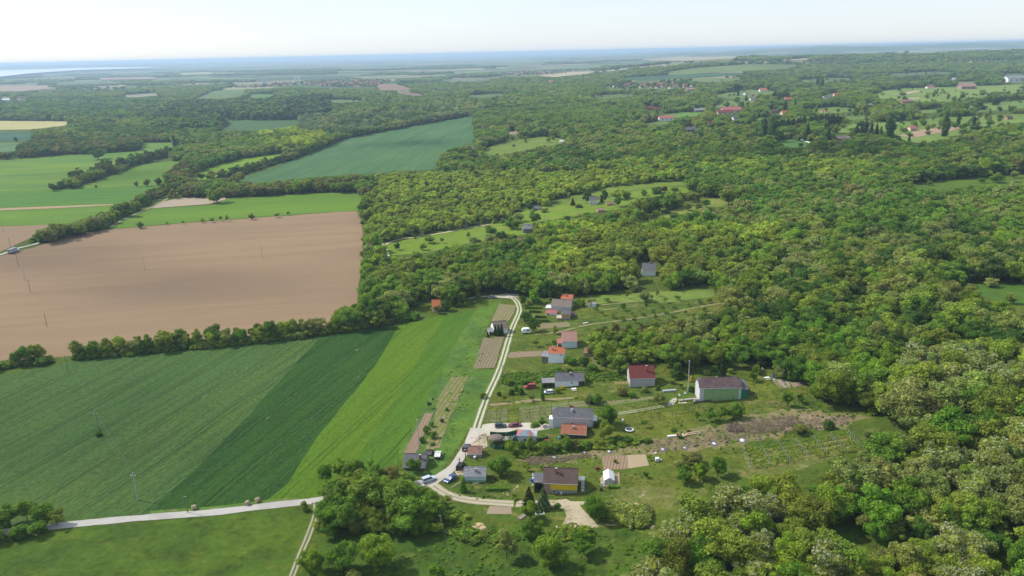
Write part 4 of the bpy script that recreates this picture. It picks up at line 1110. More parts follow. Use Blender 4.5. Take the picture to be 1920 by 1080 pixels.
# poplars and dark conifers standing out in the far gardens
for i, (x, y, hh, kd, tn, lab) in enumerate([
    (1666, 272, 27, 'poplar', 'deep', 'broad old poplar on the far hillside, left of the brown plot'), (1770, 256, 23, 'poplar', 'deep', 'single dark poplar in front of the brown plot on the far hillside'),
    (1432, 266, 25, 'poplar', 'deep2', 'left poplar of the pair above the chalk lane'), (1447, 267, 26, 'poplar', 'deep2', 'right poplar of the pair above the chalk lane'),
    (1532, 168, 28, 'poplar', 'deep2', 'tallest poplar among the far villas'), (1540, 169, 26, 'poplar', 'deep2', 'second poplar among the far villas'), (1452, 192, 20, 'poplar', 'deep2', 'slim poplar left of the orange-roofed villa'), (1460, 192, 18, 'poplar', 'deep', 'slim poplar beside the orange-roofed villa'),
    (1472, 208, 20, 'conifer', 'dark', 'dark conifer below the orange-roofed villa'), (1490, 208, 19, 'conifer', 'dark', 'dark conifer right of the orange-roofed villa'),
    (1513, 264, 21, 'conifer', 'dark', 'dark conifer behind the chalk lane'), (1552, 275, 21, 'conifer', 'dark', 'dark conifer at the end of the chalk lane'), (1704, 268, 9, 'conifer', 'dark', 'small dark conifer below the brown plot'),
    (1605, 262, 19, 'conifer', 'dark', 'first spruce of the dark group on the far hillside'), (1614, 263, 21, 'conifer', 'dark', 'second spruce of the dark group on the far hillside'), (1622, 261, 22, 'conifer', 'dark', 'third spruce of the dark group on the far hillside'),
    (1632, 263, 20, 'conifer', 'dark', 'fourth spruce of the dark group on the far hillside'), (1642, 262, 19, 'conifer', 'dark', 'fifth spruce of the dark group on the far hillside'), (1650, 264, 17, 'conifer', 'deep', 'last spruce of the dark group on the far hillside'),
    (1796, 234, 14, 'conifer', 'dark', 'dark conifer in the upper orchard meadow'), (1826, 238, 13, 'conifer', 'dark', 'dark conifer right of the upper orchard meadow'), (1384, 180, 15, 'conifer', 'dark', 'dark conifer beside the far white house'),
    (1399, 189, 13, 'conifer', 'dark', 'dark conifer on the pale vine slope'), (328, 277, 17, 'poplar', 'deep2', 'tall dark tree above the far green fields'),
]):
    P = g1(x, y); put_tree(P, hh * (.30 if kd == 'poplar' else .5), hh, kd, tn, lab)
Pq = ground(np.linspace(1455, 1570, 34), np.linspace(252, 236, 34))
for i in range(34): put_tree(Pq[i] + np.array([0, (i % 3) * 6, 0]), 7, 15, 'broad', 'dark', 'dark tree in the straight row above the chalk lane', 'dark trees in the straight row above the chalk lane', name='row_tree')
# ------------------------------------------------------------------ building materials
def roof_mat(name, c, c2=None, row=.35, var=.2, moss=None, rough=.8, metal=0):
    t = NT(name, rough, .25)
    o = t.obj()
    br = t.n.new('ShaderNodeTexBrick'); t.l.new(t.map(o, 0, (1, 1, 1)), br.inputs['Vector'])
    br.inputs['Scale'].default_value = 1.0; br.inputs['Brick Width'].default_value = row * 1.5; br.inputs['Row Height'].default_value = row
    br.inputs['Mortar Size'].default_value = .03; br.inputs['Color1'].default_value = (*lerp3(c, 1 + var), 1); br.inputs['Color2'].default_value = (*lerp3(c, 1 - var), 1); br.inputs['Mortar'].default_value = (*lerp3(c, .5), 1)
    col = t.mix(t.rng(t.noise(o, .7, 4, .7), .35, .7), br.outputs[0], c2 or lerp3(c, .75))
    if moss: col = t.mix(t.math('MULTIPLY', t.rng(t.noise(o, 1.3, 5, .75), .52, .62), .7), col, moss)
    t.bump(br.outputs['Fac'], .5, .04)
    t.b.inputs['Metallic'].default_value = metal
    return t.col(col).m

def wall_mat(name, c, var=.1, stain=.25):
    t = NT(name, .9, .1)
    o = t.obj()
    col = t.mix(t.noise(o, 1.5, 4, .65), lerp3(c, 1 - var), lerp3(c, 1 + var))
    col = t.mix(t.math('MULTIPLY', t.rng(t.noise(t.map(o, 0, (1.5, 1.5, .3)), 1.2, 4, .7), .5, .7), stain), col, lerp3(c, .6))
    t.bump(t.noise(o, 6, 3), .2, .02)
    return t.col(col).m

M_GLASS = simple('window_glass', (.03, .035, .045), .15, .6)
M_WFRAME = simple('white_frame', (.55, .55, .54), .6)
M_DARKW = simple('dark_wood', (.07, .05, .035), .8)
M_BRICK = simple('chimney_brick', (.26, .12, .075), .9)
M_CONC = simple('concrete', (.34, .33, .31), .9, .1, 0, .15, 1.5)
M_METAL = simple('galvanised_metal', (.42, .43, .44), .45, .5, .3)
M_WOOD = simple('weathered_wood', (.24, .20, .16), .9, .1, 0, .25, 3)
M_WHITE = simple('white_paint', (.72, .72, .70), .5)
RM = {'slate': roof_mat('grey_roof', (.130, .130, .140)), 'slatel': roof_mat('pale_grey_roof', (.23, .23, .24), moss=(.30, .30, .28)), 'brown': roof_mat('brown_tile_roof', (.115, .075, .065), var=.15), 'red': roof_mat('dark_red_roof', (.165, .040, .032), var=.12),
      'orange': roof_mat('orange_tile_roof', (.46, .135, .055), var=.15), 'terra': roof_mat('terracotta_roof', (.30, .115, .065), var=.22), 'pink': roof_mat('faded_tile_roof', (.36, .20, .15), (.27, .16, .125), var=.2), 'oldt': roof_mat('old_tile_roof', (.26, .12, .085), (.20, .15, .12), var=.45, moss=(.16, .14, .11)),
      'mauve': roof_mat('brown_grey_roof', (.20, .150, .125), (.16, .13, .115), var=.2), 'wine': roof_mat('wine_sheet_roof', (.085, .050, .050), (.115, .085, .080), .9, .12), 'salmon': roof_mat('pink_sheet_roof', (.40, .13, .12), var=.1), 'white': roof_mat('white_sheet_roof', (.68, .68, .66), var=.05),
      'cream': roof_mat('cream_sheet_roof', (.50, .46, .36), var=.08), 'blueg': roof_mat('blue_grey_sheet', (.22, .26, .31), var=.08), 'dark': roof_mat('dark_shed_roof', (.07, .068, .068), var=.2), 'grass': simple('thatch', (.17, .14, .115), .95, .05, 0, .35, 4)}
WM = {'white': wall_mat('white_render', (.76, .77, .78)), 'grey': wall_mat('grey_render', (.40, .39, .38)), 'lgrey': wall_mat('pale_grey_and_shaded_render', (.50, .50, .52)), 'green': wall_mat('green_render', (.235, .36, .155)), 'yellow': wall_mat('yellow_render', (.72, .50, .02), .05, .1),
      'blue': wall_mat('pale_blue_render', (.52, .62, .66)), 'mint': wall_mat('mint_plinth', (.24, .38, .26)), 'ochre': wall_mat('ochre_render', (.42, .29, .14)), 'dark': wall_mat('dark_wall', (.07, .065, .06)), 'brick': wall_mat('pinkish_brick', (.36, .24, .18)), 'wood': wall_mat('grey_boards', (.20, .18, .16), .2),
      'teal': wall_mat('green_sheet_wall', (.02, .17, .09)), 'pale': wall_mat('pale_wall', (.58, .56, .50)), 'block': wall_mat('bare_block_wall', (.30, .29, .27), .15), 'cream': wall_mat('cream_render', (.56, .48, .34))}

def solve(f, lo, hi, target, n=40):
    """f decreasing in its argument (photo y falls as a point rises)"""
    for _ in range(n):
        m = (lo + hi) / 2
        if f(m) > target: lo = m
        else: hi = m
    return (lo + hi) / 2

def add_window(par, x, z, w, h, y=0.0, frame=None, sill=True):
    f = MB()
    t = .09
    f.box(x - w / 2 - t, x + w / 2 + t, y - .05, y - .004, z - t, z).box(x - w / 2 - t, x + w / 2 + t, y - .05, y - .004, z + h, z + h + t)
    f.box(x - w / 2 - t, x - w / 2, y - .05, y - .004, z, z + h).box(x + w / 2, x + w / 2 + t, y - .05, y - .004, z, z + h)
    fo = f.build('window', frame or M_WFRAME, par)
    MB().box(x - w / 2, x + w / 2, y - .03, y - .006, z, z + h).build('pane', M_GLASS, fo)
    if sill: MB().box(x - w / 2 - .15, x + w / 2 + .15, y - .14, y - .052, z - t - .06, z - t).build('sill', M_CONC, fo)

def house(name, label, A, B, eave_y, ridge_y, wall, roof, pitch=38, over=.35, ends=.3, chimneys=(), windows=(), clip=0, plinth=None, cat='house', rz_fix=None, door=None, maxdepth=None, hip=False, group=None):
    a = g1(*A); b = g1(*B)
    u = (b - a)[:2]; W = float(np.hypot(*u)); ang = math.atan2(u[1], u[0])
    if rz_fix is not None:
        ang = rz_fix; W = W * math.cos(math.atan2(u[1], u[0]) - ang)
    u = np.array([math.cos(ang), math.sin(ang), 0]); v = np.array([-u[1], u[0], 0])
    M = a + u * W / 2; M[2] = float(height(M[0], M[1]))
    he = solve(lambda s: project((M - v * over + np.array([0, 0, s - over * math.tan(R(pitch))]))[None])[1][0], .4, 12, eave_y)
    tp = math.tan(R(pitch))
    d = solve(lambda s: project((M + v * s + np.array([0, 0, he + s * tp]))[None])[1][0], .5, 12, ridge_y)
    if maxdepth: d = min(d, maxdepth / 2)
    e = empty(name, (a[0], a[1], M[2]), ang, label, cat, group)
    rise = d * tp; D = 2 * d
    lo = min(float(height(*(a + v * k)[:2])) for k in (0, D)) ; lo2 = min(float(height(*(a + u * W + v * k)[:2])) for k in (0, D))
    bot = min(lo, lo2) - M[2] - .4
    w = MB()
    if hip: w.box(0, W, 0, D, bot, he)
    else:
        prof = [(0, bot), (D, bot), (D, he)] + ([(D / 2 + d * .4, he + rise * .6), (D / 2 - d * .4, he + rise * .6)] if clip else [(d, he + rise)]) + [(0, he)]
        n = len(prof)
        w.add([(0, y, z) for y, z in prof] + [(W, y, z) for y, z in prof], [tuple(range(n)), tuple(range(n, 2 * n))[::-1]] + [(i, n + i, n + (i + 1) % n, (i + 1) % n) for i in range(n)])
    w.build('wall', WM[wall], e)
    r = MB(); x0, x1 = -ends, W + ends
    ez = he - over * tp
    if hip:
        c = d * .9
        r.slab([(x0, -over, ez), (x1, -over, ez), (W - c, d, he + rise), (c, d, he + rise)], .1)
        r.slab([(x1, D + over, ez), (x0, D + over, ez), (c, d, he + rise), (W - c, d, he + rise)], .1)
        r.slab([(x0, D + over, ez), (x0, -over, ez), (c, d, he + rise)], .1, 1)
        r.slab([(x1, -over, ez), (x1, D + over, ez), (W - c, d, he + rise)], .1, 2)
    elif clip:
        he += .09; ez += .09; zc = he + rise * .62; yc = d * .62; c = clip
        r.slab([(x0, -over, ez), (x1, -over, ez), (x1, yc, zc), (W - c, d, he + rise + .06), (c, d, he + rise + .06), (x0, yc, zc)], .12)
        r.slab([(x1, D + over, ez), (x0, D + over, ez), (x0, D - yc, zc), (c, d, he + rise + .06), (W - c, d, he + rise + .06), (x1, D - yc, zc)], .12)
        r.slab([(x0 - .15, yc - .1, zc - .1), (c, d, he + rise + .07), (x0 - .15, D - yc + .1, zc - .1)], .12)
        r.slab([(x1 + .15, yc - .1, zc - .1), (x1 + .15, D - yc + .1, zc - .1), (W - c, d, he + rise + .07)], .12)
    else:
        r.slab([(x0, -over, ez + .06), (x1, -over, ez + .06), (x1, d, he + rise + .06), (x0, d, he + rise + .06)], .12)
        r.slab([(x1, D + over, ez + .06), (x0, D + over, ez + .06), (x0, d, he + rise + .06), (x1, d, he + rise + .06)], .12)
    if clip: he -= .09
    rm = RM[roof] if not hip else [RM[k] for k in (roof if isinstance(roof, tuple) else (roof,) * 3)]
    ro = r.build('roof', rm, e)
    if not hip:
        MB().tube((max(x0, clip or x0), d, he + rise + .09), (min(x1, W - clip if clip else x1), d, he + rise + .09), .11, None, 6).build('ridge_cap', RM[roof], ro)
        MB().tube((x0, -over - .06, ez - .02), (x1, -over - .06, ez - .02), .07, None, 6).build('gutter', M_METAL, ro)
    for (fx, fy, ch, cm) in chimneys:
        cx = fx * W; cy = fy * d; cz = he + cy * tp
        c = MB().box(cx - .28, cx + .28, cy - .25, cy + .25, cz - .4, he + rise + ch).build('chimney', cm, ro)
        MB().box(cx - .34, cx + .34, cy - .31, cy + .31, he + rise + ch, he + rise + ch + .1).build('chimney_cap', M_CONC, c)
    if plinth: MB().box(-.03, W + .03, -.04, -.004, bot, plinth[1]).build('plinth', WM[plinth[0]], e)
    for wd in windows: add_window(e, wd[0] * W, wd[1], wd[2], wd[3])
    if door: MB().box(door[0] * W - .45, door[0] * W + .45, -.06, -.005, bot + .4, bot + 2.4).build('door', M_DARKW, e)
    return e, dict(W=W, he=he, d=d, D=D, rise=rise, bot=bot, M=M)

def posts_roof(par, x0, x1, y0, y1, zf, zb, roofm, bot=-.5, wallm=None, name='lean_to_roof', open_front=True):
    """a mono-pitch annex in the house's own frame"""
    r = MB().slab([(x0 - .1, y0 - .15, zf), (x1 + .1, y0 - .15, zf), (x1 + .1, y1, zb), (x0 - .1, y1, zb)], .08).build(name, roofm, par)
    for x in (x0 + .08, x1 - .08): MB().box(x - .06, x + .06, y0, y0 + .12, bot, zf - .1).build('post', M_WOOD, r)
    if wallm:
        m = MB(); m.box(x0 + .1, x1 - .1, y1 - .15, y1, bot, zb - .12).box(x0, x0 + .08, y0, y1 - .16, bot, min(zf, zb) - .12)
        if not open_front: m.box(x0 + .1, x1 - .1, y0 + .14, y0 + .24, bot, zf - .1)
        m.build('annex_wall', wallm, par)
    return r

# ------------------------------------------------------------------ houses of the hamlet
e, i = house('yellow_house', 'house with dark brown tiled roof and bright yellow front wall above a grey basement', (1020, 926), (1082, 925), 907.5, 877, 'block', 'brown', 38, .45, .25, [(.36, .62, .5, M_BRICK)], [(.30, .25, .6, .7)])
W, he, D = i['W'], i['he'], i['D']
MB().box(W * .2, W + .02, -.06, -.005, he - 2.45, he - .02).build('yellow_wall', WM['yellow'], e)
MB().box(0, W * .19, -.05, -.005, i['bot'], he - .1).build('brick_wall', WM['brick'], e)
MB().box(W * .50, W * .55, -.5, -.08, i['bot'], .8).build('white_door', M_WHITE, e)
posts_roof(e, -2.9, -.28, .6, D * .72, he - .75, he - .15, RM['slate'], -.8, WM['brick'])
MB().slab([(W + .3, D * .55, he - 1.2), (W + 2.0, D * .55, he - 1.2), (W + 2.0, D * .85, he - 1.2), (W + .3, D * .85, he - 1.2)], .15).build('landing', M_WHITE, e)
st = MB().box(W + .95, W + 1.05, -.6, D * .55, i['bot'], -.1).build('outer_stairs', M_CONC, e)
for k in range(12):
    f = k / 11; y = D * .53 - (D * .53 + .7) * f; z = (he - 1.35) - (he - 1.35 + .3) * f
    MB().box(W + 1.07, W + 2.0, y - .26, y, z - .6, z).build('step', M_CONC if k % 2 else WM['lgrey'], st)
house('small_house', 'small house with pale grey shingle roof, white and mint green wall beside the lane', (871, 904), (911, 904), 893, 875.5, 'blue', 'slatel', 36, .3, .15, [(.52, .45, .15, M_CONC)], plinth=('mint', .75))
house('tiled_shed', 'shed with patchy red tile roof and grey block wall beside the lane', (877, 858), (903, 858), 852, 836.5, 'block', 'oldt', 34, .2, .1, cat='shed')
e, i = house('long_house', 'long white house, wall shade painted pale grey, with dark grey roof cut at both gable ends', (1037, 802), (1110, 801), 784.5, 765, 'lgrey', 'slate', 36, .35, .25, [(.47, .62, .1, M_WHITE)], [(.50, 1.15, .5, .6)], clip=1.1)  # white front wall, its shade put into the pale grey colour
MB().box(-1.4, -.1, .4, 3.2, i['bot'], i['he'] - 1.2).build('side_porch', WM['white'], e)
MB().box(i['W'] + .1, i['W'] + 1.5, .3, 4.2, i['bot'], i['he'] - 1.0).build('side_annex', WM['white'], e)
house('orange_roof_outbuilding', 'low outbuilding with terracotta roof standing in front of the long white house', (1052, 822), (1099, 821.5), 815, 796, 'dark', 'terra', 27, .3, .15, [(.48, .55, .12, M_CONC)], cat='outbuilding')
e, i = house('pavilion_house', 'small pavilion with patchwork hip roof in red, blue grey and white sheets', (971, 833), (1004, 832), 818, 806, 'lgrey', ('blueg', 'salmon', 'white'), 26, .35, .4, windows=[(.40, 1.0, .7, .8)], hip=True, cat='pavilion')
pq = i
MB().slab([(i['W'] * .62, -.40, i['he'] - .05), (i['W'] * .80, -.40, i['he'] - .05), (i['W'] * .72, i['d'] * .75, i['he'] + i['rise'] * .77 + .08), (i['W'] * .62, i['d'] * .8, i['he'] + i['rise'] * .82 + .08)], .02).build('red_roof_sheet', RM['salmon'], e)
e, i = house('dark_roof_cottage', 'cottage with dark grey roof half hidden by trees at the edge of the crop', (757, 881), (796, 884), 876.5, 851, 'wood', 'slate', 34, .3, .25, [(.74, .6, .5, M_BRICK)], rz_fix=-.10)
house('dark_shed', 'small dark grey shed behind the dark-roofed cottage', (797, 854), (809, 855), 851, 844, 'dark', 'dark', 25, .15, .1, cat='shed')
e, i = house('white_roof_hutch', 'tiny hutch with flat white roof on posts beside the crop', (815, 862), (825, 862), 856.5, 849, 'dark', 'white', 12, .15, .1, cat='hutch')
e, i = house('low_white_house', 'white house with dark grey roof, brick chimney and painted shade of an open bay at right', (1041, 727), (1095, 723), 714.5, 698.5, 'white', 'slate', 35, .3, .2, [(.54, .72, .2, M_BRICK)], [(.58, 1.35, .45, .45)], rz_fix=-.012)
MB().box(i['W'] * .81, i['W'] + .02, -.05, -.005, i['bot'], i['he'] - .15).build('bay_shade_panel', WM['dark'], e)  # flat dark panel paints the shade inside the open bay
posts_roof(e, -4.8, -.22, .3, 3.6, i['he'] - .95, i['he'] - .45, RM['slatel'], -.6, WM['block'], 'carport_roof')
e, i = house('dark_red_roof_house', 'grey house with steep dark red roof and thin chimney on the open slope', (1181, 727), (1228, 724), 710, 685, 'grey', 'red', 40, .3, .2, [(.68, .55, .55, M_BRICK)], rz_fix=-.01)
g = MB().box(-5.2, -.2, -.1, .05, 1.15, 1.28).box(-5.2, -.2, 1.4, 1.55, 1.15, 1.28)
pg = g.build('pergola', simple('bare_timber', (.55, .33, .20), .8), e)
for k in range(6):
    x = -5.1 + k * .95; MB().box(x, x + .1, -.3, 1.8, 1.29, 1.38).build('rafter', bpy.data.materials['bare_timber'], pg)
for x in (-5.1, -2.6, -.4): MB().box(x, x + .12, -.08, .04, -1, 1.14).build('post', bpy.data.materials['bare_timber'], pg)
e, i = house('green_house', 'long house with pale green wall and wine brown sheet roof clipped at its ends', (1311, 754), (1386, 744), 728.5, 707.5, 'lgrey', 'wine', 36, .3, .25, [(.46, 1.2, -.1, M_BRICK)], [(.57, 2.0, .5, .35), (.50, .75, .45, .3)], clip=1.2, rz_fix=-.012)
W, he, D = i['W'], i['he'], i['D']
MB().box(W * .10, W * .94, -.05, -.005, i['bot'], he - .12).build('green_wall', WM['green'], e)
MB().box(W + .1, W + 2.2, .2, D * .8, i['bot'], he - .9).build('green_annex', WM['teal'], e)
MB().slab([(W + .32, -.1, he - .85), (W + 2.5, -.1, he - .85), (W + 2.3, D * .8, he + .5), (W + .32, D * .8, he + .5)], .1).build('annex_roof', RM['slate'], e)
MB().box(-1.6, -.15, .2, 1.6, i['bot'], -.2).box(-1.4, -.15, .3, 1.4, -.2, .5).build('entrance_steps', M_CONC, e)
e, i = house('orange_roof_house', 'white house with bright orange roof above the tall-grass strip', (1028, 681), (1057, 681), 663, 650.5, 'white', 'orange', 34, .25, .15, [(.26, .45, .35, M_CONC)], [(.85, 3.5, .4, .3)])
posts_roof(e, -2.6, -.15, .2, 3.4, i['he'] - 1.9, i['he'] - .6, RM['slatel'], -.5, WM['wood'], 'lean_to_roof', False)
e, i = house('faded_roof_house', 'pale blue house with broad faded brown tile roof', (1054, 654), (1082, 652), 640.5, 621, 'blue', 'pink', 34, .3, .15)
posts_roof(e, -1.9, -.15, .5, 4.0, i['he'] - 1.2, i['he'] - .5, RM['salmon'], -.5, WM['white'])
house('ruined_shed', 'old shed with sagging brick red tiles among dark bushes', (1095, 668), (1117, 668), 662, 652, 'brick', 'oldt', 28, .2, .15, cat='shed')
house('brown_tile_house', 'large house with broad brown tile roof at the top of the lane', (1034, 583), (1070, 583), 574.5, 561.5, 'lgrey', 'mauve', 32, .3, .25)
house('orange_barn', 'house with vivid orange roof behind the brown-tiled house', (1052, 566), (1073, 566), 560.5, 552, 'brick', 'orange', 32, .2, .15, [(.4, .6, .2, M_CONC)])
house('white_roof_garage', 'white flat-roofed garage left of the brown-tiled house', (1023, 579), (1032.5, 579), 577.5, 572.5, 'white', 'white', 12, .15, .1, cat='garage')
house('pink_roof_house', 'low white annex with pink sheet roof by the clipped hedges', (1024, 592), (1044, 591), 587.5, 581, 'white', 'salmon', 24, .2, .15, windows=[(.2, .3, .9, .8), (.55, .9, .4, .4)])
house('ochre_house', 'ochre house with grey roof and stone basement in the upper house group', (1053, 600), (1069.5, 599), 588.5, 579.5, 'ochre', 'slate', 32, .2, .15, plinth=('block', .9))
house('cream_roof_shed', 'low shed with cream roof at the corner of the ochre house', (1044, 601.5), (1053, 601), 596.5, 590.5, 'brick', 'cream', 18, .1, .1, cat='shed')
house('brown_hut', 'dark brown hut right of the ochre house', (1071.5, 595), (1079, 594), 591, 585, 'dark', 'wine', 20, .1, .1, cat='hut')
house('rust_hut', 'rust brown hut behind the brown-tiled house', (1072, 567), (1080, 566.5), 563, 559.5, 'brick', 'wine', 20, .1, .1, cat='hut')
house('blue_shed', 'small blue and white shed with a pale metal roof in the upper orchard', (1104, 576), (1117, 575.5), 570, 565.5, 'blue', 'slatel', 16, .15, .1, windows=[(.3, .5, .6, .7)], cat='shed')
e, i = house('gabled_cottage', 'cottage with brown roof and white gable behind thujas beside the lane', (927, 628), (952, 625), 617, 602, 'white', 'mauve', 38, .25, .15)
posts_roof(e, -2.4, -.15, .2, 3.4, i['he'] - 1.0, i['he'] - .2, RM['slatel'], -.5, WM['lgrey'])
house('orange_cottage', 'cottage with pale orange roof at the end of the long hedgerow', (811, 585), (826, 584), 577, 562, 'cream', 'orange', 40, .25, .15)
house('white_wood_house', 'white house with grey roof standing alone in the wood', (1204, 518), (1229, 517), 507, 493, 'white', 'slate', 38, .3, .2, [(.6, .95, .4, M_BRICK)])
e, i = house('wooden_barn', 'weathered wooden barn with grey roof on the edge of the hillside meadow', (981, 437), (998, 435), 429, 421, 'wood', 'slatel', 40, .25, .15, [(.6, .9, .2, M_BRICK)], cat='barn')
house('ruined_barn', 'ruined barn with fallen red tiles below the wooden barn', (970, 455), (984, 452), 450, 446, 'wood', 'oldt', 30, .2, .1, cat='barn')
house('stone_villa', 'grey villa with dark roof among tall trees on the hillside', (1105, 385), (1120, 384), 375.5, 367.5, 'pale', 'slate', 42, .2, .15, windows=[(.3, 1, .8, 1), (.7, 1, .8, 1)])
house('grey_cabin', 'grey cabin behind a dark tree on the hillside meadow', (1000, 394), (1013, 393.5), 391, 386.5, 'wood', 'slate', 32, .2, .1, cat='cabin')
house('pink_tile_cabin', 'cabin with pinkish tiles in the bushes below the villa', (1121, 399), (1134, 397.5), 394, 390, 'brick', 'pink', 32, .2, .1, cat='cabin')
house('brown_tile_cabin', 'cabin with brown tiles right of the hillside villa', (1138, 386), (1151, 385), 382.5, 378.5, 'brick', 'oldt', 32, .2, .1, cat='cabin')

# the thatched arbour with green netting
def arbour():
    P = g1(930, 836); s = 1 / ppm(P)
    e = empty('garden_arbour', P, 0, 'round brown brushwood arbour inside a green mesh fence', 'arbour')
    m = MB(); n = 14
    prof = [(2.1, 1.5), (1.9, 2.0), (1.3, 2.4), (.5, 2.6)]
    vv = [(r * 1.25 * math.cos(a) , 2.2 + r * math.sin(a), z + random.Random(i).uniform(-.08, .08)) for r, z in prof for i, a in enumerate([2 * math.pi * k / n for k in range(n)])]
    ff = [(r * n + k, r * n + (k + 1) % n, (r + 1) * n + (k + 1) % n, (r + 1) * n + k) for r in range(3) for k in range(n)] + [tuple(range(3 * n, 4 * n))]
    m.add(vv, ff).build('brushwood_roof', RM['grass'], e)
    for a in (0.6, 2.2, 3.8, 5.4): MB().tube((2.2 * math.cos(a), 2.2 + 1.6 * math.sin(a), -.3), (2.2 * math.cos(a), 2.2 + 1.6 * math.sin(a), 1.6), .07).build('post', M_WOOD, e)
arbour()

# ------------------------------------------------------------------ far houses: villas, village and town, each on its own
def far_mesh():
    d = {}
    for k in range(3):
        L, Wd, h, r = [(9, 7, 3.0, 2.6), (12, 8, 3.2, 2.8), (18, 9, 3.4, 2.4)][k]
        w = MB(); prof = [(-Wd / 2, -2), (Wd / 2, -2), (Wd / 2, h), (0, h + r), (-Wd / 2, h)]
        n = 5; w.add([(-L / 2, y, z) for y, z in prof] + [(L / 2, y, z) for y, z in prof], [tuple(range(n)), tuple(range(n, 2 * n))[::-1]] + [(i, n + i, n + (i + 1) % n, (i + 1) % n) for i in range(n)])
        ro = MB(); o = .5; s = r / (Wd / 2)
        ro.slab([(-L / 2 - o, -Wd / 2 - o, h - o * s + .1), (L / 2 + o, -Wd / 2 - o, h - o * s + .1), (L / 2 + o, 0, h + r + .1), (-L / 2 - o, 0, h + r + .1)], .2)
        ro.slab([(L / 2 + o, Wd / 2 + o, h - o * s + .1), (-L / 2 - o, Wd / 2 + o, h - o * s + .1), (-L / 2 - o, 0, h + r + .1), (L / 2 + o, 0, h + r + .1)], .2)
        wi = MB()
        for q in range(3):
            x = (q - 1) * L * .3; wi.box(x - .6, x + .6, -Wd / 2 - .06, -Wd / 2 - .005, .9, 2.2)
        d[k] = (w, ro, wi)
    return d
FM = far_mesh(); FMC = {}; FARPX = []
def far_house(x, y, wpx, roof, wall, label, rz=0, group=None, k=None, name='far_house', cat='house'):
    P = g1(x, y); W = 1.15 * wpx / ppm(P); FARPX.append((x, y, wpx))
    k = (0 if W < 10.5 else 1 if W < 16 else 2) if k is None else k
    key = (k, roof, wall)
    if key not in FMC:
        FMC[key] = (FM[k][0].mesh('wall', WM[wall]), FM[k][1].mesh('roof', RM[roof]), FM[k][2].mesh('windows', M_GLASS))
    e = empty(name, P, rz, label, cat, group)
    s = W / (9, 12, 18)[k]; e.scale = (s, s, s)
    for nm, me in zip(('wall', 'roof', 'windows'), FMC[key]):
        link(bpy.data.objects.new(nm, me), e)
    return e

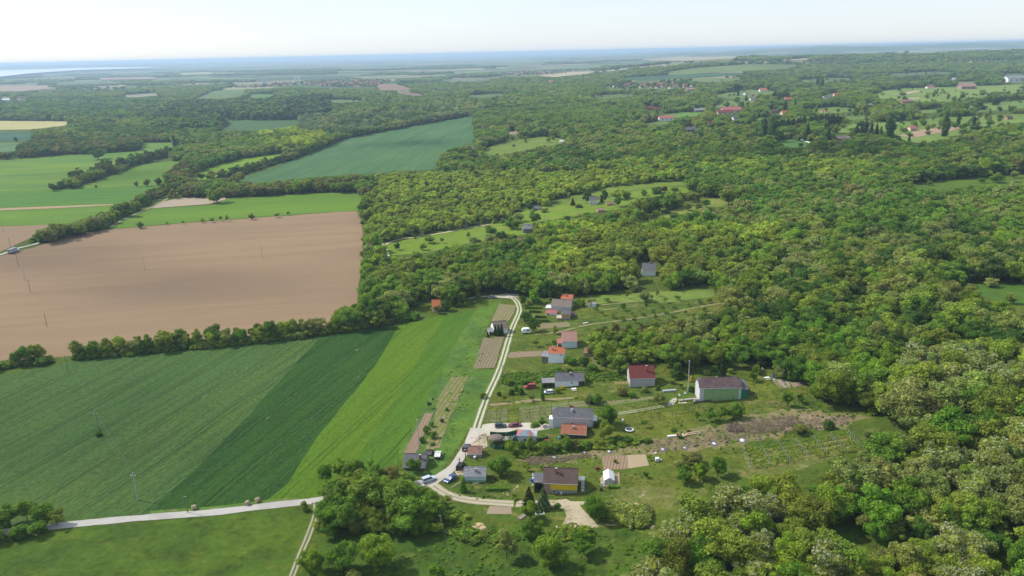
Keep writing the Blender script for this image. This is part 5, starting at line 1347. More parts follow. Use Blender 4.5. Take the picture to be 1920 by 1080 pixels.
for q in [
    (1331, 234, 11, 'orange', 'white', 'white house with orange roof at the left of the far white pair', .1), (1378, 225, 13, 'slate', 'white', 'white far house with steep grey roof', .5), (1366, 225, 8, 'orange', 'white', 'white gable with orange roof beside the steep grey roof', .9),
    (1370, 212, 30, 'salmon', 'cream', 'long stable with faded pink red roof, right wing', .05), (1358, 215, 24, 'red', 'cream', 'long stable with dull red roof, left wing', 0), (1312, 210, 18, 'slatel', 'wood', 'low grey farm shed left of the pink stable', 0),
    (1477, 190, 13, 'orange', 'cream', 'big villa with bright orange roof on the far hillside', .4), (1461, 190, 7, 'orange', 'cream', 'small orange-roofed house left of the big villa', .3), (1551, 185, 15, 'slate', 'white', 'white villa with dark roof right of the poplars', .1), (1567, 180, 8, 'orange', 'cream', 'orange roof beside the white villa', .2),
    (1450, 212, 12, 'wine', 'brick', 'brown-roofed villa behind the straight row of trees', .2), (1470, 215, 11, 'orange', 'cream', 'orange-roofed cottage behind the straight row of trees', .3), (1484, 214, 6, 'pink', 'cream', 'small pinkish cottage behind the straight row of trees', .1),
    (1411, 188, 9, 'oldt', 'white', 'cottage with red roof at the top of the pale vine slope', .1), (1399, 178, 9, 'pink', 'white', 'pale villa above the vine slope', .5), (1414, 180, 6, 'pink', 'white', 'small pale house above the vine slope', .3),
    (1430, 172, 11, 'orange', 'white', 'house with orange roof left of the vine slope trees', 0), (1294, 170, 14, 'pink', 'cream', 'long pinkish house at the edge of the far meadow', 0), (1542, 211, 5, 'orange', 'cream', 'tiny orange roof in the orchards', .3), (1548, 211, 5, 'salmon', 'cream', 'tiny red roof in the orchards', .2),
    (1620, 184, 6, 'salmon', 'cream', 'tiny red roof above the pale plot', 0), (1611, 184, 5, 'oldt', 'cream', 'tiny brownish roof above the pale plot', .2), (1558, 168, 7, 'red', 'white', 'red-roofed house behind the poplars', 0), (1698, 194, 20, 'oldt', 'brick', 'broad brown-red roof below the sandy plot', .2),
    (1743, 166, 12, 'salmon', 'white', 'white house with pink red roof on the ridge', .1), (1812, 167, 25, 'pink', 'brick', 'long brick building with pinkish roof on the ridge', .05), (1900, 153, 30, 'slatel', 'white', 'large pale house with grey roof at the far right edge', .1), (1787, 151, 8, 'white', 'white', 'white gable in the ridge wood', .5),
    (1710, 245, 12, 'salmon', 'cream', 'cream cottage with red roof beside the brown plot', .15), (1632, 200, 9, 'slatel', 'wood', 'grey hut in the far orchards', .1), (1890, 224, 10, 'brown', 'brick', 'dark brown house at the right edge meadow', .2), (1575, 264, 16, 'mauve', 'brick', 'brown roof between the dark conifers', .1),
    (1588, 262, 9, 'slatel', 'wood', 'grey shed between the dark conifers', .1), (1248, 226, 24, 'salmon', 'white', 'white farmhouse with long red roof in the wood', .15), (1294, 247, 16, 'slate', 'wood', 'dark roof among trees above the grey wood', .2), (1288, 242, 6, 'oldt', 'brick', 'small red roof above the dark roof', 0), (1299, 243, 6, 'oldt', 'brick', 'small brown red roof right of the dark roof', 0),
    (1054, 268, 8, 'white', 'white', 'white hut at the end of the clearing', 0), (886, 282, 8, 'slatel', 'white', 'grey hut at the left of the clearing', .3), (1560, 343, 6, 'pink', 'white', 'white hut in the right wood', 0), (1032, 154, 9, 'orange', 'cream', 'farmhouse in the distant woods', 0), (1218, 206, 12, 'red', 'brick', 'dark red roof above the long farmhouse', .1), (1234, 207, 8, 'red', 'brick', 'second dark red roof above the long farmhouse', .1),
    (12, 190, 14, 'white', 'white', 'white barn at the far left', 0), (37, 189, 7, 'pink', 'cream', 'pinkish barn at the far left', 0), (54, 190, 6, 'white', 'white', 'third white building at the far left', 0)]:
    far_house(q[0], q[1], q[2], q[3], q[4], q[5], q[6])
rt = random.Random(8)
def town(poly, n, lo, hi, label, group, roofs, ytop=0):
    xs = [p[0] for p in poly]; ys = [p[1] for p in poly]
    c = 0
    while c < n:
        x = rt.uniform(min(xs), max(xs)); y = rt.uniform(min(ys), max(ys))
        if not inpoly(np.array([x]), np.array([y]), poly)[0]: continue
        rk = rt.choice(roofs); fx = (x - min(xs)) / (max(xs) - min(xs))
        far_house(x, y, rt.uniform(lo, hi), rk, rt.choice(['white', 'cream', 'pale']), label.replace('house', {'orange': 'orange roof', 'terra': 'terracotta roof', 'salmon': 'pinkish roof', 'oldt': 'brownish roof', 'pink': 'pale tiled roof', 'red': 'dark red roof', 'wine': 'dark brown roof'}[rk] + ' house', 1) + f", {'far left' if fx < .2 else 'left' if fx < .4 else 'centre' if fx < .6 else 'right' if fx < .8 else 'far right'} part", rt.uniform(-.6, .6), group, None, 'town_house')
        c += 1
TOWN = [(415, 166), (470, 162), (540, 156), (600, 152), (680, 150), (738, 152), (700, 163), (640, 164), (560, 160), (480, 165)]
town(TOWN, 170, 3.0, 5.5, 'small house in the distant town', 'houses of the distant town', ['orange', 'terra', 'salmon', 'oldt', 'pink', 'terra'])
town([(930, 137), (980, 133), (1060, 134), (1100, 130), (1110, 134), (1040, 139), (960, 143)], 45, 3, 5, 'tiny house in the second distant village', 'houses of the second distant village', ['oldt', 'salmon', 'terra'])
town([(1130, 162), (1180, 157), (1280, 156), (1300, 164), (1240, 167), (1150, 166)], 36, 4, 7, 'house in the village above the central woods', 'houses of the village above the central woods', ['red', 'oldt', 'terra', 'salmon'])
town([(1285, 160), (1340, 158), (1345, 166), (1290, 168)], 16, 4.5, 7, 'house at the village end left of the conifers', 'houses at the village end left of the conifers', ['red', 'wine', 'oldt', 'terra'])
town([(1200, 125), (1290, 121), (1300, 127), (1210, 130)], 24, 3, 4.5, 'speck-like house on the plateau edge', 'houses on the plateau edge', ['oldt', 'terra', 'red'])
OPEN_TOWN = TOWN
for x, y, wp, hp, lab in ((497, 157, 6.5, 10.5, 'white apartment tower at the left of the distant town'), (557, 152, 9, 8.5, 'wider white apartment block in the distant town')):
    P = g1(x, y + 3); s = 1 / ppm(P); w = wp * s; h = (hp + 3) * s
    e = empty('apartment_tower', P, .1, lab, 'tower')
    MB().box(-w / 2, w / 2, 0, w * .8, -1, h).build('wall', WM['white'], e)
    for k in range(6):
        m = MB().box(-w * .44, w * .44, -.12, -.01, h * (k + .45) / 6.4, h * (k + .9) / 6.4).build('window_band', M_GLASS, e)
    MB().box(-w * .15, w * .15, w * .3, w * .6, h, h + 1.4).build('lift_house', WM['lgrey'], e)

# ------------------------------------------------------------------ greenhouse, caravan, garden things
def greenhouse():
    A = g1(1133, 910); B = g1(1152, 909); W = float(np.hypot(*(B - A)[:2])); ang = math.atan2(B[1] - A[1], B[0] - A[0])
    e = empty('greenhouse', A, ang, 'white plastic-covered greenhouse with pointed roof', 'greenhouse')
    film = simple('white_film', (.62, .63, .64), .35, .4, 0, .05); fr = simple('shaded_gable_film', (.45, .46, .45), .5)  # gables get a greyer copy of the film as painted shade
    h, r, D = 1.55, .95, 4.9
    MB().slab([(-.1, -.1, h), (W / 2, -.1, h + r), (W / 2, D, h + r), (-.1, D, h)], .04).build('roof_panel', film, e)
    MB().slab([(W / 2 + .002, -.1, h + r), (W + .1, -.1, h), (W + .1, D, h), (W / 2 + .002, D, h + r)], .04).build('roof_panel', film, e)
    MB().prism([(0, -.3), (W, -.3), (W, h - .05), (W / 2, h + r - .06), (0, h - .05)], 0, .05).build('front_gable', fr, e)
    MB().prism([(0, -.3), (W, -.3), (W, h - .05), (W / 2, h + r - .06), (0, h - .05)], D - .1, D - .05).build('rear_gable', fr, e)
    MB().box(0, .05, .06, D - .12, -.3, h - .06).build('side_wall', film, e); MB().box(W - .05, W, .06, D - .12, -.3, h - .06).build('side_wall', film, e)
    MB().box(W * .38, W * .66, -.05, -.01, -.1, 1.75).build('door', M_WHITE, e); MB().box(W * .43, W * .61, -.08, -.052, .9, 1.6).build('door_pane', simple('yellowed_pane', (.30, .29, .12), .4), e)
    o = MB().box(-1.2, -.35, -.5, -.35, -.2, 1.05).build('white_board', M_WHITE); o.location = A; o.rotation_euler[2] = ang
    tag(o, 'white framed panel leaning beside the greenhouse door', 'board')
    return e
greenhouse()

def car(x, y, ang, kind, c, label, cat='car', L=None, name='parked_car', glass=None, openhatch=False):
    P = g1(x, y)
    nm = 'paint_%.2f_%.2f' % (c[0], c[2])
    pm = bpy.data.materials.get(nm) or simple(nm, c, .3, .5, .15, .04)
    e = empty(name, P + np.array([0, 0, .02]), ang, label, cat)
    L = L or {'hatch': 4.0, 'sedan': 4.5, 'mpv': 4.5, 'van': 4.3}[kind]
    w = .87
    top = {'hatch': 1.46, 'sedan': 1.42, 'mpv': 1.68, 'van': 1.78}[kind]; hood = {'hatch': .86, 'sedan': .84, 'mpv': .98, 'van': .98}[kind]
    # local x = forward
    f = L / 2
    body = [(-f, .38), (-f, hood - .06), (-f + .12, hood + .04), (f * .42, hood + .06), (f * .88, hood - .14), (f, hood - .34), (f, .36), (f * .8, .24), (-f * .85, .24)]
    m = MB(); n = len(body)
    vv = [(px_, -w, pz) for px_, pz in body] + [(px_, w, pz) for px_, pz in body]
    m.add(vv, [tuple(range(n)), tuple(range(n, 2 * n))[::-1]] + [(i, n + i, n + (i + 1) % n, (i + 1) % n) for i in range(n)])
    bo = m.build('body', pm, e)
    bv = bo.modifiers.new('edge', 'BEVEL'); bv.width = .09; bv.segments = 2; bv.angle_limit = R(25)
    x0 = {'hatch': -f + .12, 'sedan': -f + .75, 'mpv': -f + .08, 'van': -f + .05}[kind]; x0t = x0 + {'hatch': .35, 'sedan': .55, 'mpv': .18, 'van': .08}[kind]
    x1 = f * (.48 if kind != 'van' else .5); x1t = x1 - (.75 if kind in ('hatch', 'sedan') else .65)
    hb = hood + .03; wt = w - .17
    cab = [(x0, -w + .05, hb), (x1, -w + .05, hb), (x1, w - .05, hb), (x0, w - .05, hb), (x0t, -wt, top - .05), (x1t, -wt, top - .05), (x1t, wt, top - .05), (x0t, wt, top - .05)]
    MB().add(cab, [(0, 3, 2, 1), (4, 5, 6, 7), (0, 1, 5, 4), (1, 2, 6, 5), (2, 3, 7, 6), (3, 0, 4, 7)]).build('windows', M_GLASS, e)
    rf = MB().add([(x0t - .06, -wt - .03, top - .05), (x1t + .06, -wt - .03, top - .05), (x1t + .06, wt + .03, top - .05), (x0t - .06, wt + .03, top - .05), (x0t + .02, -wt + .08, top + .02), (x1t - .02, -wt + .08, top + .02), (x1t - .02, wt - .08, top + .02), (x0t + .02, wt - .08, top + .02)],
                  [(0, 3, 2, 1), (4, 5, 6, 7), (0, 1, 5, 4), (1, 2, 6, 5), (2, 3, 7, 6), (3, 0, 4, 7)])
    for s in (-1, 1):
        for (a, b) in (((x0, s * (w - .05), hb), (x0t, s * wt, top - .04)), ((x1, s * (w - .05), hb), (x1t, s * wt, top - .04)), (((x0 + x1) / 2, s * (w - .045), hb), ((x0t + x1t) / 2, s * (wt + .005), top - .04))):
            rf.tube(a, b, .05, .05, 4)
    rf.build('roof', pm, e)
    tyre = bpy.data.materials.get('tyre') or simple('tyre', (.02, .02, .02), .8)
    for sx in (-f + .75, f - .78):
        for s in (-1, 1):
            wh = MB().tube((sx, s * (w - .2), .32), (sx, s * (w + .02), .32), .32, .32, 14).build('wheel', tyre, e)
            MB().tube((sx, s * (w + .021), .32), (sx, s * (w + .035), .32), .19, .17, 10).build('rim', M_METAL, wh)
    red = bpy.data.materials.get('tail_lamp') or simple('tail_lamp', (.45, .02, .02), .3)
    for s in (-.62, .62):
        MB().box(f - .06, f + .015, s - .16, s + .16, hood - .42, hood - .26).build('headlight', M_WHITE, e)
        MB().box(-f - .02, -f + .05, s - .14, s + .14, hood - .22, hood - .02).build('tail_light', red, e)
    for s in (-1, 1): MB().box(x1 - .28, x1 - .12, s * (w + .02) - .07, s * (w + .02) + .07, hb, hb + .13).build('mirror', pm, e)
    return e
LANE1 = pd((850, 880), (880, 834)); 
car(939, 801, RW + .02, 'hatch', (.025, .055, .055), 'dark green hatchback parked on the gravel yard')
car(965, 800, RW + math.pi, 'sedan', (.16, .025, .035), 'maroon saloon car parked on the gravel yard beside the green hatchback')
car(875, 842, LANE1, 'mpv', (.06, .075, .10), 'dark blue-grey car standing on the lane behind the tiled shed')
car(864, 877, LANE1, 'mpv', (.012, .013, .015), 'black estate car with red tail lamp parked beside the lane')
car(845, 900, pd((862, 888), (832, 908)), 'sedan', (.05, .08, .19), 'dark blue car parked on the verge beside a plank')
car(804, 902, pd((790, 908), (818, 898)), 'mpv', (.48, .56, .66), 'silver blue people carrier at the fork of the lane')
car(994, 728, RW + math.pi, 'van', (.33, .02, .028), 'red small van parked in the garden left of the low white house')
car(1028, 738, RW + math.pi, 'hatch', (.62, .64, .68), 'silver white car parked on the grass before the low white house')
car(966, 826, RW + math.pi + .2, 'mpv', (.03, .04, .055), 'dark car squeezed against the patchwork-roofed pavilion')
car(923, 559, .2, 'sedan', (.25, .26, .28), 'grey car on the white gravel at the top of the lane')

def lorry():
    P = g1(26, 474); e = empty('box_lorry', P, pd((10, 478), (50, 463)), 'grey box lorry on the lane left of the brown field', 'lorry')
    MB().box(-4.2, 2.2, -1.25, 1.25, .9, 3.3).build('cargo_box', simple('dull_grey_box', (.30, .31, .33), .6), e)
    MB().box(2.35, 4.2, -1.2, 1.2, .6, 2.4).build('cab', M_WHITE, e)
    MB().box(4.203, 4.23, -1.0, 1.0, 1.5, 2.2).build('windscreen', M_GLASS, e)
    for x in (-3, -1.8, 3.2):
        for s in (-1, 1): MB().tube((x, s * .9, .5), (x, s * 1.22, .5), .5, .5, 12).build('wheel', bpy.data.materials['tyre'], e)
lorry()

def caravan():
    P = g1(987, 625); e = empty('caravan', P, RW, 'small white rounded caravan on the grass beside the lane', 'caravan')
    prof = [(-2.0, .5), (-2.15, 1.4), (-1.9, 2.2), (-1.2, 2.55), (1.1, 2.55), (1.7, 2.1), (1.95, 1.3), (1.9, .5)]
    o = MB().prism(prof, -1.0, 1.0).build('body', simple('caravan_shell', (.70, .71, .70), .4), e)
    b = o.modifiers.new('b', 'BEVEL'); b.width = .15; b.segments = 2
    w = MB().box(.1, 1.2, -1.03, -1.003, 1.4, 2.0).build('window', M_GLASS, e)
    MB().box(.9, 1.3, -1.06, -1.035, 1.3, 1.6).build('orange_lamp', simple('orange_plate', (.5, .15, .05), .5), e)
    for s in (-1, 1): MB().tube((0, s * .85, .35), (0, s * 1.02, .35), .35, .35, 12).build('wheel', bpy.data.materials['tyre'], e)
    MB().tube((1.9, 0, .5), (3.1, 0, .45), .05).build('drawbar', M_METAL, e)
caravan()

def trampoline():
    P = g1(1180, 808); s = 1 / ppm(P); r = 8.2 * s
    e = empty('trampoline', P, 0, 'round dark trampoline with thick white rim on the grass', 'trampoline')
    m = MB(); n = 24
    vv = [(q * math.cos(a), q * math.sin(a), z) for q, z in ((r, .62), (r * .78, .66), (r * .78, .58), (r, .50)) for a in [2 * math.pi * k / n for k in range(n)]]
    m.add(vv, [(b * n + k, b * n + (k + 1) % n, ((b + 1) % 4) * n + (k + 1) % n, ((b + 1) % 4) * n + k) for b in range(4) for k in range(n)]).build('rim_pad', M_WHITE, e)
    MB().tube((0, 0, .60), (0, 0, .63), r * .78, r * .78, 24).build('mat', simple('black_mat', (.05, .06, .08), .7), e)
    for k in range(6):
        a = k * math.pi / 3; MB().tube((r * .9 * math.cos(a), r * .9 * math.sin(a), -.1), (r * .9 * math.cos(a), r * .9 * math.sin(a), .5), .04).build('leg', M_METAL, e)
trampoline()

def bale(x, y, rz, lab):
    P = g1(x, y); o = MB().tube((-.6, 0, .62), (.6, 0, .62), .72, .72, 18).build('hay_bale', simple('old_hay', (.34, .27, .17), .95, .05, 0, .3, 3)); o.location = P; o.rotation_euler[2] = rz
    b = o.modifiers.new('b', 'BEVEL'); b.width = .12; b.segments = 2; tag(o, lab, 'hay bale')
bale(364, 955, .5, 'largest round hay bale, the left one beside the road'); bale(464, 947, 1.2, 'round hay bale in the middle of the three by the road'); bale(483, 941, .9, 'smallest round hay bale, nearest the dark crop')

def heap(name, x, y, w, d, h, mat, label, cat, lumps=4, seed=0, sub=3):
    """an irregular mound resting on the ground"""
    P = g1(x, y); rng = np.random.default_rng(seed)
    m = MB(); iv, fi = ico(sub)
    for k in range(lumps):
        cx, cy = (rng.uniform(-.3, .3) * w, rng.uniform(-.3, .3) * d) if lumps > 1 else (0, 0)
        s = np.array([w, d, h * 2]) * (.55 if lumps > 1 else 1) * rng.uniform(.75, 1.1) / 2
        s[2] = h * rng.uniform(.7, 1)
        nz = 1 + .45 * (fnoise(iv[:, 0] * 2.5 + k * 5, iv[:, 1] * 2.5 + iv[:, 2] * 2, seed + k) - .5)
        v = iv * nz[:, None] * s + np.array([cx, cy, 0])
        m.add(v.tolist(), fi.tolist())
    o = m.build(name, mat); o.location = P
    return tag(o, label, cat)
M_STRAW = simple('straw', (.42, .31, .18), .95, .05, 0, .35, 2.5)
M_BRUSH = simple('dead_brush', (.19, .145, .11), .95, .05, 0, .45, 2.2)
M_BRUSHG = simple('withered_brush', (.12, .13, .07), .95, .05, 0, .45, 2.2)
M_ASH = simple('pale_ash', (.50, .51, .54), .9, .05, 0, .15, 1.5)
heap('hay_heap', 901, 990, 5.5, 4.2, 1.3, M_STRAW, 'big light brown hay heap of four lumps below the lower track', 'hay heap', 5, 3)
heap('straw_pile', 1192, 951, 3.4, 2.4, 1.2, M_STRAW, 'small rounded straw pile beside the right-hand bushes', 'straw pile', 1, 4)
for k, (x, y, w, lab) in enumerate([(993, 857, 7, 'small white ash patch, leftmost on the bare strip'), (1039, 858, 8, 'white ash patch second from the left on the bare strip'), (1096, 849, 7, 'greyish ash patch in the middle of the bare strip'), (1142, 847, 8, 'white ash patch above the tilled rows'),
                                   (1243, 843, 10, 'white ash patch above the white water tank'), (1284, 840, 7, 'small white ash patch behind the olive bush'), (1339, 832, 11, 'large round white ash patch left of the young trees'), (1392, 826, 12, 'largest round white ash patch, nearest the trellised vineyard')]):
    P = g1(x, y); s = 1 / ppm(P)
    a = np.linspace(0, 2 * math.pi, 22, endpoint=False); rr = (w + 3) * s / 2 * (1 + .3 * (vnoise(np.cos(a) * 2 + k * 3, np.sin(a) * 2, 4) - .5))
    o = sheet_xy('ash_ground', np.stack([P[0] + rr * 1.25 * np.cos(a), P[1] + rr * 1.5 * np.sin(a)], 1), bpy.data.materials.get('charred_soil') or simple('charred_soil', (.12, .105, .095), .95, .05, 0, .35, 1.5), 4.0, .8)
    heap('ash_patch', x, y, w * s * .95, w * s * 1.15, .34 if k != 2 else .2, M_ASH, lab, 'ash patch', 1, 30 + k)

# brush, logs, stones
def twigs(name, poly, n, h, mat, label, cat, seed=0, kind='stuff'):
    rng = np.random.default_rng(seed); m = MB()
    xs = [p[0] for p in poly]; ys = [p[1] for p in poly]
    X = rng.uniform(min(xs), max(xs), n * 3); Y = rng.uniform(min(ys), max(ys), n * 3)
    k = inpoly(X, Y, poly); W = ground(X[k][:n], Y[k][:n])
    Q = W.mean(0)
    for p in W:
        a = rng.uniform(0, 6.28); L = rng.uniform(.8, 2.4); b = p + np.array([0, 0, rng.uniform(.1, h)]); d = np.array([math.cos(a) * L, math.sin(a) * L, rng.uniform(-.3, .5)])
        m.tube(b - d / 2, b + d / 2, .05, .02, 3, 0, False)
    o = m.build(name, mat)
    return tag(o, label, cat, None, kind)
twigs('brushwood', [(1385, 800), (1420, 788), (1470, 782), (1500, 785), (1480, 802), (1440, 815), (1400, 812)], 650, 1.3, M_BRUSH, 'long grey brown heap of cut branches on the bare strip', 'brushwood', 1)
twigs('brushwood', [(1362, 800), (1380, 797), (1396, 803), (1388, 812), (1365, 810)], 380, 1.1, M_BRUSH, 'purplish heap of cut branches left of the long heap', 'brushwood', 2)
twigs('brushwood', [(980, 862), (1010, 855), (1060, 858), (1100, 850), (1110, 856), (1050, 868), (1000, 872)], 500, .35, M_BRUSH, 'thin scattered twigs at the left end of the bare strip', 'brushwood', 3)
twigs('brushwood', [(1200, 838), (1260, 818), (1330, 805), (1400, 800), (1600, 780), (1600, 794), (1400, 822), (1240, 848)], 900, .3, M_BRUSH, 'scattered twigs over the right part of the bare strip', 'brushwood', 4)
for k, (x, y, w, lab) in enumerate([(1302, 836, 14, 'low brush heap above the olive bush'), (1363, 831, 12, 'brush heap between the two large ash patches'), (1419, 823, 16, 'flat brush heap right of the largest ash patch'), (1472, 812, 11, 'small heap of twigs by the young yellow-green tree'), (1531, 802, 16, 'log heap between the two rounded bushes'), (1578, 795, 14, 'log heap right of the rounded bushes'), (1419, 776, 10, 'dark brush heap on the dry grass above the bare strip'), (1266, 842, 8, 'little brush heap with pale stakes')]):
    P = g1(x, y); s = 1 / ppm(P)
    heap('brush_heap', x, y, w * s, w * s * .8, .8, M_BRUSH if k not in (4, 5) else simple('cut_logs', (.20, .15, .11), .9, .05, 0, .5, 4), lab, 'brush heap', 3, 60 + k)
def scatter_stones(poly, n, r0, r1, mat, label, name, seed):
    rng = np.random.default_rng(seed); xs = [p[0] for p in poly]; ys = [p[1] for p in poly]; m = MB()
    X = rng.uniform(min(xs), max(xs), n * 3); Y = rng.uniform(min(ys), max(ys), n * 3); k = inpoly(X, Y, poly); W = ground(X[k][:n], Y[k][:n])
    iv, fi = ICO1
    for p in W:
        r = rng.uniform(r0, r1); m.add((iv * r * rng.uniform(.6, 1.3, 3) + p).tolist(), fi.tolist())
    return tag(m.build(name, mat), label, 'stones', None, 'stuff')
M_STONE = simple('pale_stone', (.46, .38, .27), .95, .05, 0, .2, 2)
scatter_stones([(880, 822), (912, 812), (914, 838), (884, 838)], 160, .12, .4, M_STONE, 'pale rubble scattered between gravel yard and tiled shed', 'rubble', 1)
scatter_stones([(853, 885), (873, 877), (874, 890), (856, 894)], 110, .12, .38, M_STONE, 'pale rubble behind the dark blue car', 'rubble', 2)
scatter_stones([(818, 908), (840, 918), (870, 930), (868, 934), (836, 925), (816, 914)], 50, .1, .25, M_STONE, 'stones along the edge of the lower track', 'rubble', 3)
scatter_stones([(1470, 780), (1600, 776), (1600, 796), (1470, 808)], 60, .1, .3, simple('fresh_cut_wood', (.62, .40, .20), .8), 'pale sawn stumps and log ends on the bare strip', 'cut_wood', 4)
scatter_stones([(1040, 985), (1090, 980), (1110, 995), (1060, 1002)], 40, .12, .4, M_STONE, 'stones at the foot of the dirt turning place', 'rubble', 5)
scatter_stones([(940, 819), (975, 816), (975, 826), (945, 828)], 50, .12, .35, simple('junk', (.5, .48, .45), .7, .2, 0, .4, 3), 'odds and ends inside the green mesh fence', 'junk', 6)
scatter_stones([(1012, 824), (1030, 818), (1032, 826), (1016, 830)], 26, .15, .4, simple('red_junk', (.35, .06, .05), .6, .3, 0, .5, 3), 'red odds and ends right of the pavilion', 'junk', 7)
scatter_stones([(1000, 886), (1006, 884), (1008, 912), (994, 910)], 24, .15, .4, simple('mixed_junk', (.5, .5, .52), .6, .3, 0, .5, 3), 'pale odds and ends behind the conifers', 'junk', 8)
scatter_stones([(940, 925), (978, 905), (982, 912), (950, 932)], 24, .12, .35, M_STONE, 'stones on the lawn left of the lean-to', 'rubble', 9)
def log_pile():
    P = g1(1298, 815); e = empty('log_pile', P, .35, 'pale debarked logs laid on the bare strip', 'log pile')
    lm = simple('pale_log', (.58, .43, .28), .85, .1, 0, .2, 2)
    for k, (x, y, z, L, a) in enumerate([(-2.5, 0, .2, 3, .2), (-1.2, .5, .2, 4, .1), (.4, -.2, .25, 5, -.1), (1.8, .4, .2, 4.5, .15), (0, .3, .55, 4, 0), (-3, .5, .3, 1.5, 1.2)]):
        d = np.array([math.cos(a) * L / 2, math.sin(a) * L / 2, 0]); c = np.array([x, y, z])
        MB().tube(c - d, c + d, .2, .16, 8).build('log', lm, e)
log_pile()
def plank(x, y, L, ang, lab, mat, nm='plank', w=.35, h=.18):
    P = g1(x, y); o = MB().box(-L / 2, L / 2, -w / 2, w / 2, .02, h).build(nm, mat); o.location = P; o.rotation_euler[2] = ang; tag(o, lab, nm.replace('_', ' '))
plank(858, 908, 5.0, pd((843, 916), (868, 900)), 'pale plank lying on the grass beside the dark blue car', M_WOOD)
plank(1255, 734, 5.0, .12, 'long grey metal trough on the lawn between the two big houses', M_METAL, 'trough', 1.0, .6)
plank(1287, 751, 5.5, .2, 'long grey stone bench left of the green house', M_CONC, 'stone_bench', .9, .5)
plank(1280, 756, 3.0, .1, 'pale slab on the lawn left of the green house', M_STONE, 'slab', .8, .2)
plank(1098, 606, 2.5, .5, 'short white plank on the upper lawn', M_WHITE, 'plank', .5, .3)
plank(1260, 819, 2.8, .1, 'white bench on the upper edge of the bare strip', M_WHITE, 'bench', .7, .5)
plank(979, 970, 2.4, .9, 'weathered boards on the grass behind the conifers', M_WOOD, 'boards', 1.2, .3)
plank(892, 905.5, 1.8, .2, 'flat pinkish stone slab on the grass', M_STONE, 'slab', 1.2, .12)

def ibc():
    P = g1(1232, 865); e = empty('water_tank', P, .1, 'white caged water tank beside the dry plot', 'water tank')
    MB().box(-.5, .5, -.5, .5, .25, 1.15).build('tank', M_WHITE, e); fr = MB()
    for z in (.25, .55, .85, 1.15):
        for a, b in (((-.53, -.53), (.53, -.53)), ((.53, -.53), (.53, .53)), ((.53, .53), (-.53, .53)), ((-.53, .53), (-.53, -.53))): fr.tube((*a, z), (*b, z), .025, None, 4)
    for a in ((-.53, -.53), (.53, -.53), (.53, .53), (-.53, .53), (0, -.53)): fr.tube((*a, .1), (*a, 1.2), .025, None, 4)
    fr.build('cage', M_METAL, e); MB().box(-.55, .55, -.55, .55, .0, .14).build('pallet', simple('black_plastic', (.03, .03, .035), .6), e)
ibc()
def barrel(x, y, c, lab, r=.35, h=.9, nm='barrel'):
    P = g1(x, y); o = MB().tube((0, 0, 0), (0, 0, h), r, r * .95, 14).tube((0, 0, h * .33), (0, 0, h * .36), r * 1.05, r * 1.05, 14).tube((0, 0, h * .66), (0, 0, h * .69), r * 1.05, r * 1.05, 14).build(nm, bpy.data.materials.get('b%.2f%.2f' % (c[0], c[2])) or simple('b%.2f%.2f' % (c[0], c[2]), c, .5))
    o.location = P; tag(o, lab, nm.replace('_', ' '))
barrel(1120, 880, (.18, .015, .035), 'wine red barrel on the grass left of the tilled rows', .5, .8)
barrel(1127, 920, (.04, .02, .025), 'dark barrel on the grass below the greenhouse', .4, 1.0)
barrel(997, 904, (.02, .08, .40), 'blue barrel behind the conifers at the lean-to', .4, 1.0)
barrel(1450, 708, (.03, .13, .42), 'blue barrel at the corner of the garden beds', .45, 1.1)
barrel(1270, 820, (.30, .03, .02), 'small red stove pipe thing at the upper edge of the bare strip', .25, 1.3, 'stove')
barrel(1239, 864, (.6, .6, .6), 'white bucket beside the caged water tank', .25, .5, 'bucket')
barrel(1229, 851, (.6, .6, .6), 'white ball-shaped bucket above the caged water tank', .3, .4, 'bucket')
barrel(1304, 753, (.60, .42, .02), 'yellow bin at the steps of the green house', .3, .8, 'bin')
barrel(1048, 823, (.1, .3, .5), 'light blue barrel at the corner of the terracotta outbuilding', .3, .8)
for x, y, c, lab in ((1430, 694, (.7, .7, .7), 'white garden chair on the lawn right of the green house'), (1285, 739, (.7, .7, .7), 'white garden stool on the lawn'), (1274, 743, (.7, .7, .7), 'white bird bath on the lawn left of the green house'), (1168, 789, (.7, .7, .7), 'white garden chair above the trampoline'), (1452, 714, (.7, .7, .7), 'white bucket at the garden beds'), (1076, 843, (.7, .7, .7), 'white bag in the hedge below the terracotta outbuilding')):
    P = g1(x, y); e = empty('garden_chair', P, .4, lab, 'garden chair' if 'chair' in lab else 'garden item')
    MB().box(-.3, .3, -.3, .3, .38, .45).build('seat', M_WHITE, e); MB().box(-.3, .3, .24, .3, .46, .9).build('backrest', M_WHITE, e)
    for a in (-.26, .26):
        for b in (-.26, .26): MB().box(a - .03, a + .03, b - .03, b + .03, -.05, .379).build('leg', M_WHITE, e)
def table_set(x, y, lab, c=M_WHITE):
    P = g1(x, y); e = empty('garden_table', P, .3, lab, 'garden table')
    MB().box(-.9, .9, -.5, .5, .68, .74).build('tabletop', c, e)
    for a in (-.75, .75):
        for b in (-.4, .4): MB().tube((a, b, -.1), (a, b, .679), .04).build('leg', c, e)
    for s in (-1, 1): MB().box(-.8, .8, s * .95 - .15, s * .95 + .15, .35, .42).build('bench', c, e)
table_set(1076, 732, 'white garden table with benches before the low white house'); table_set(1438, 711, 'white and green garden table right of the green house'); table_set(1071, 593, 'white table on the upper terrace')
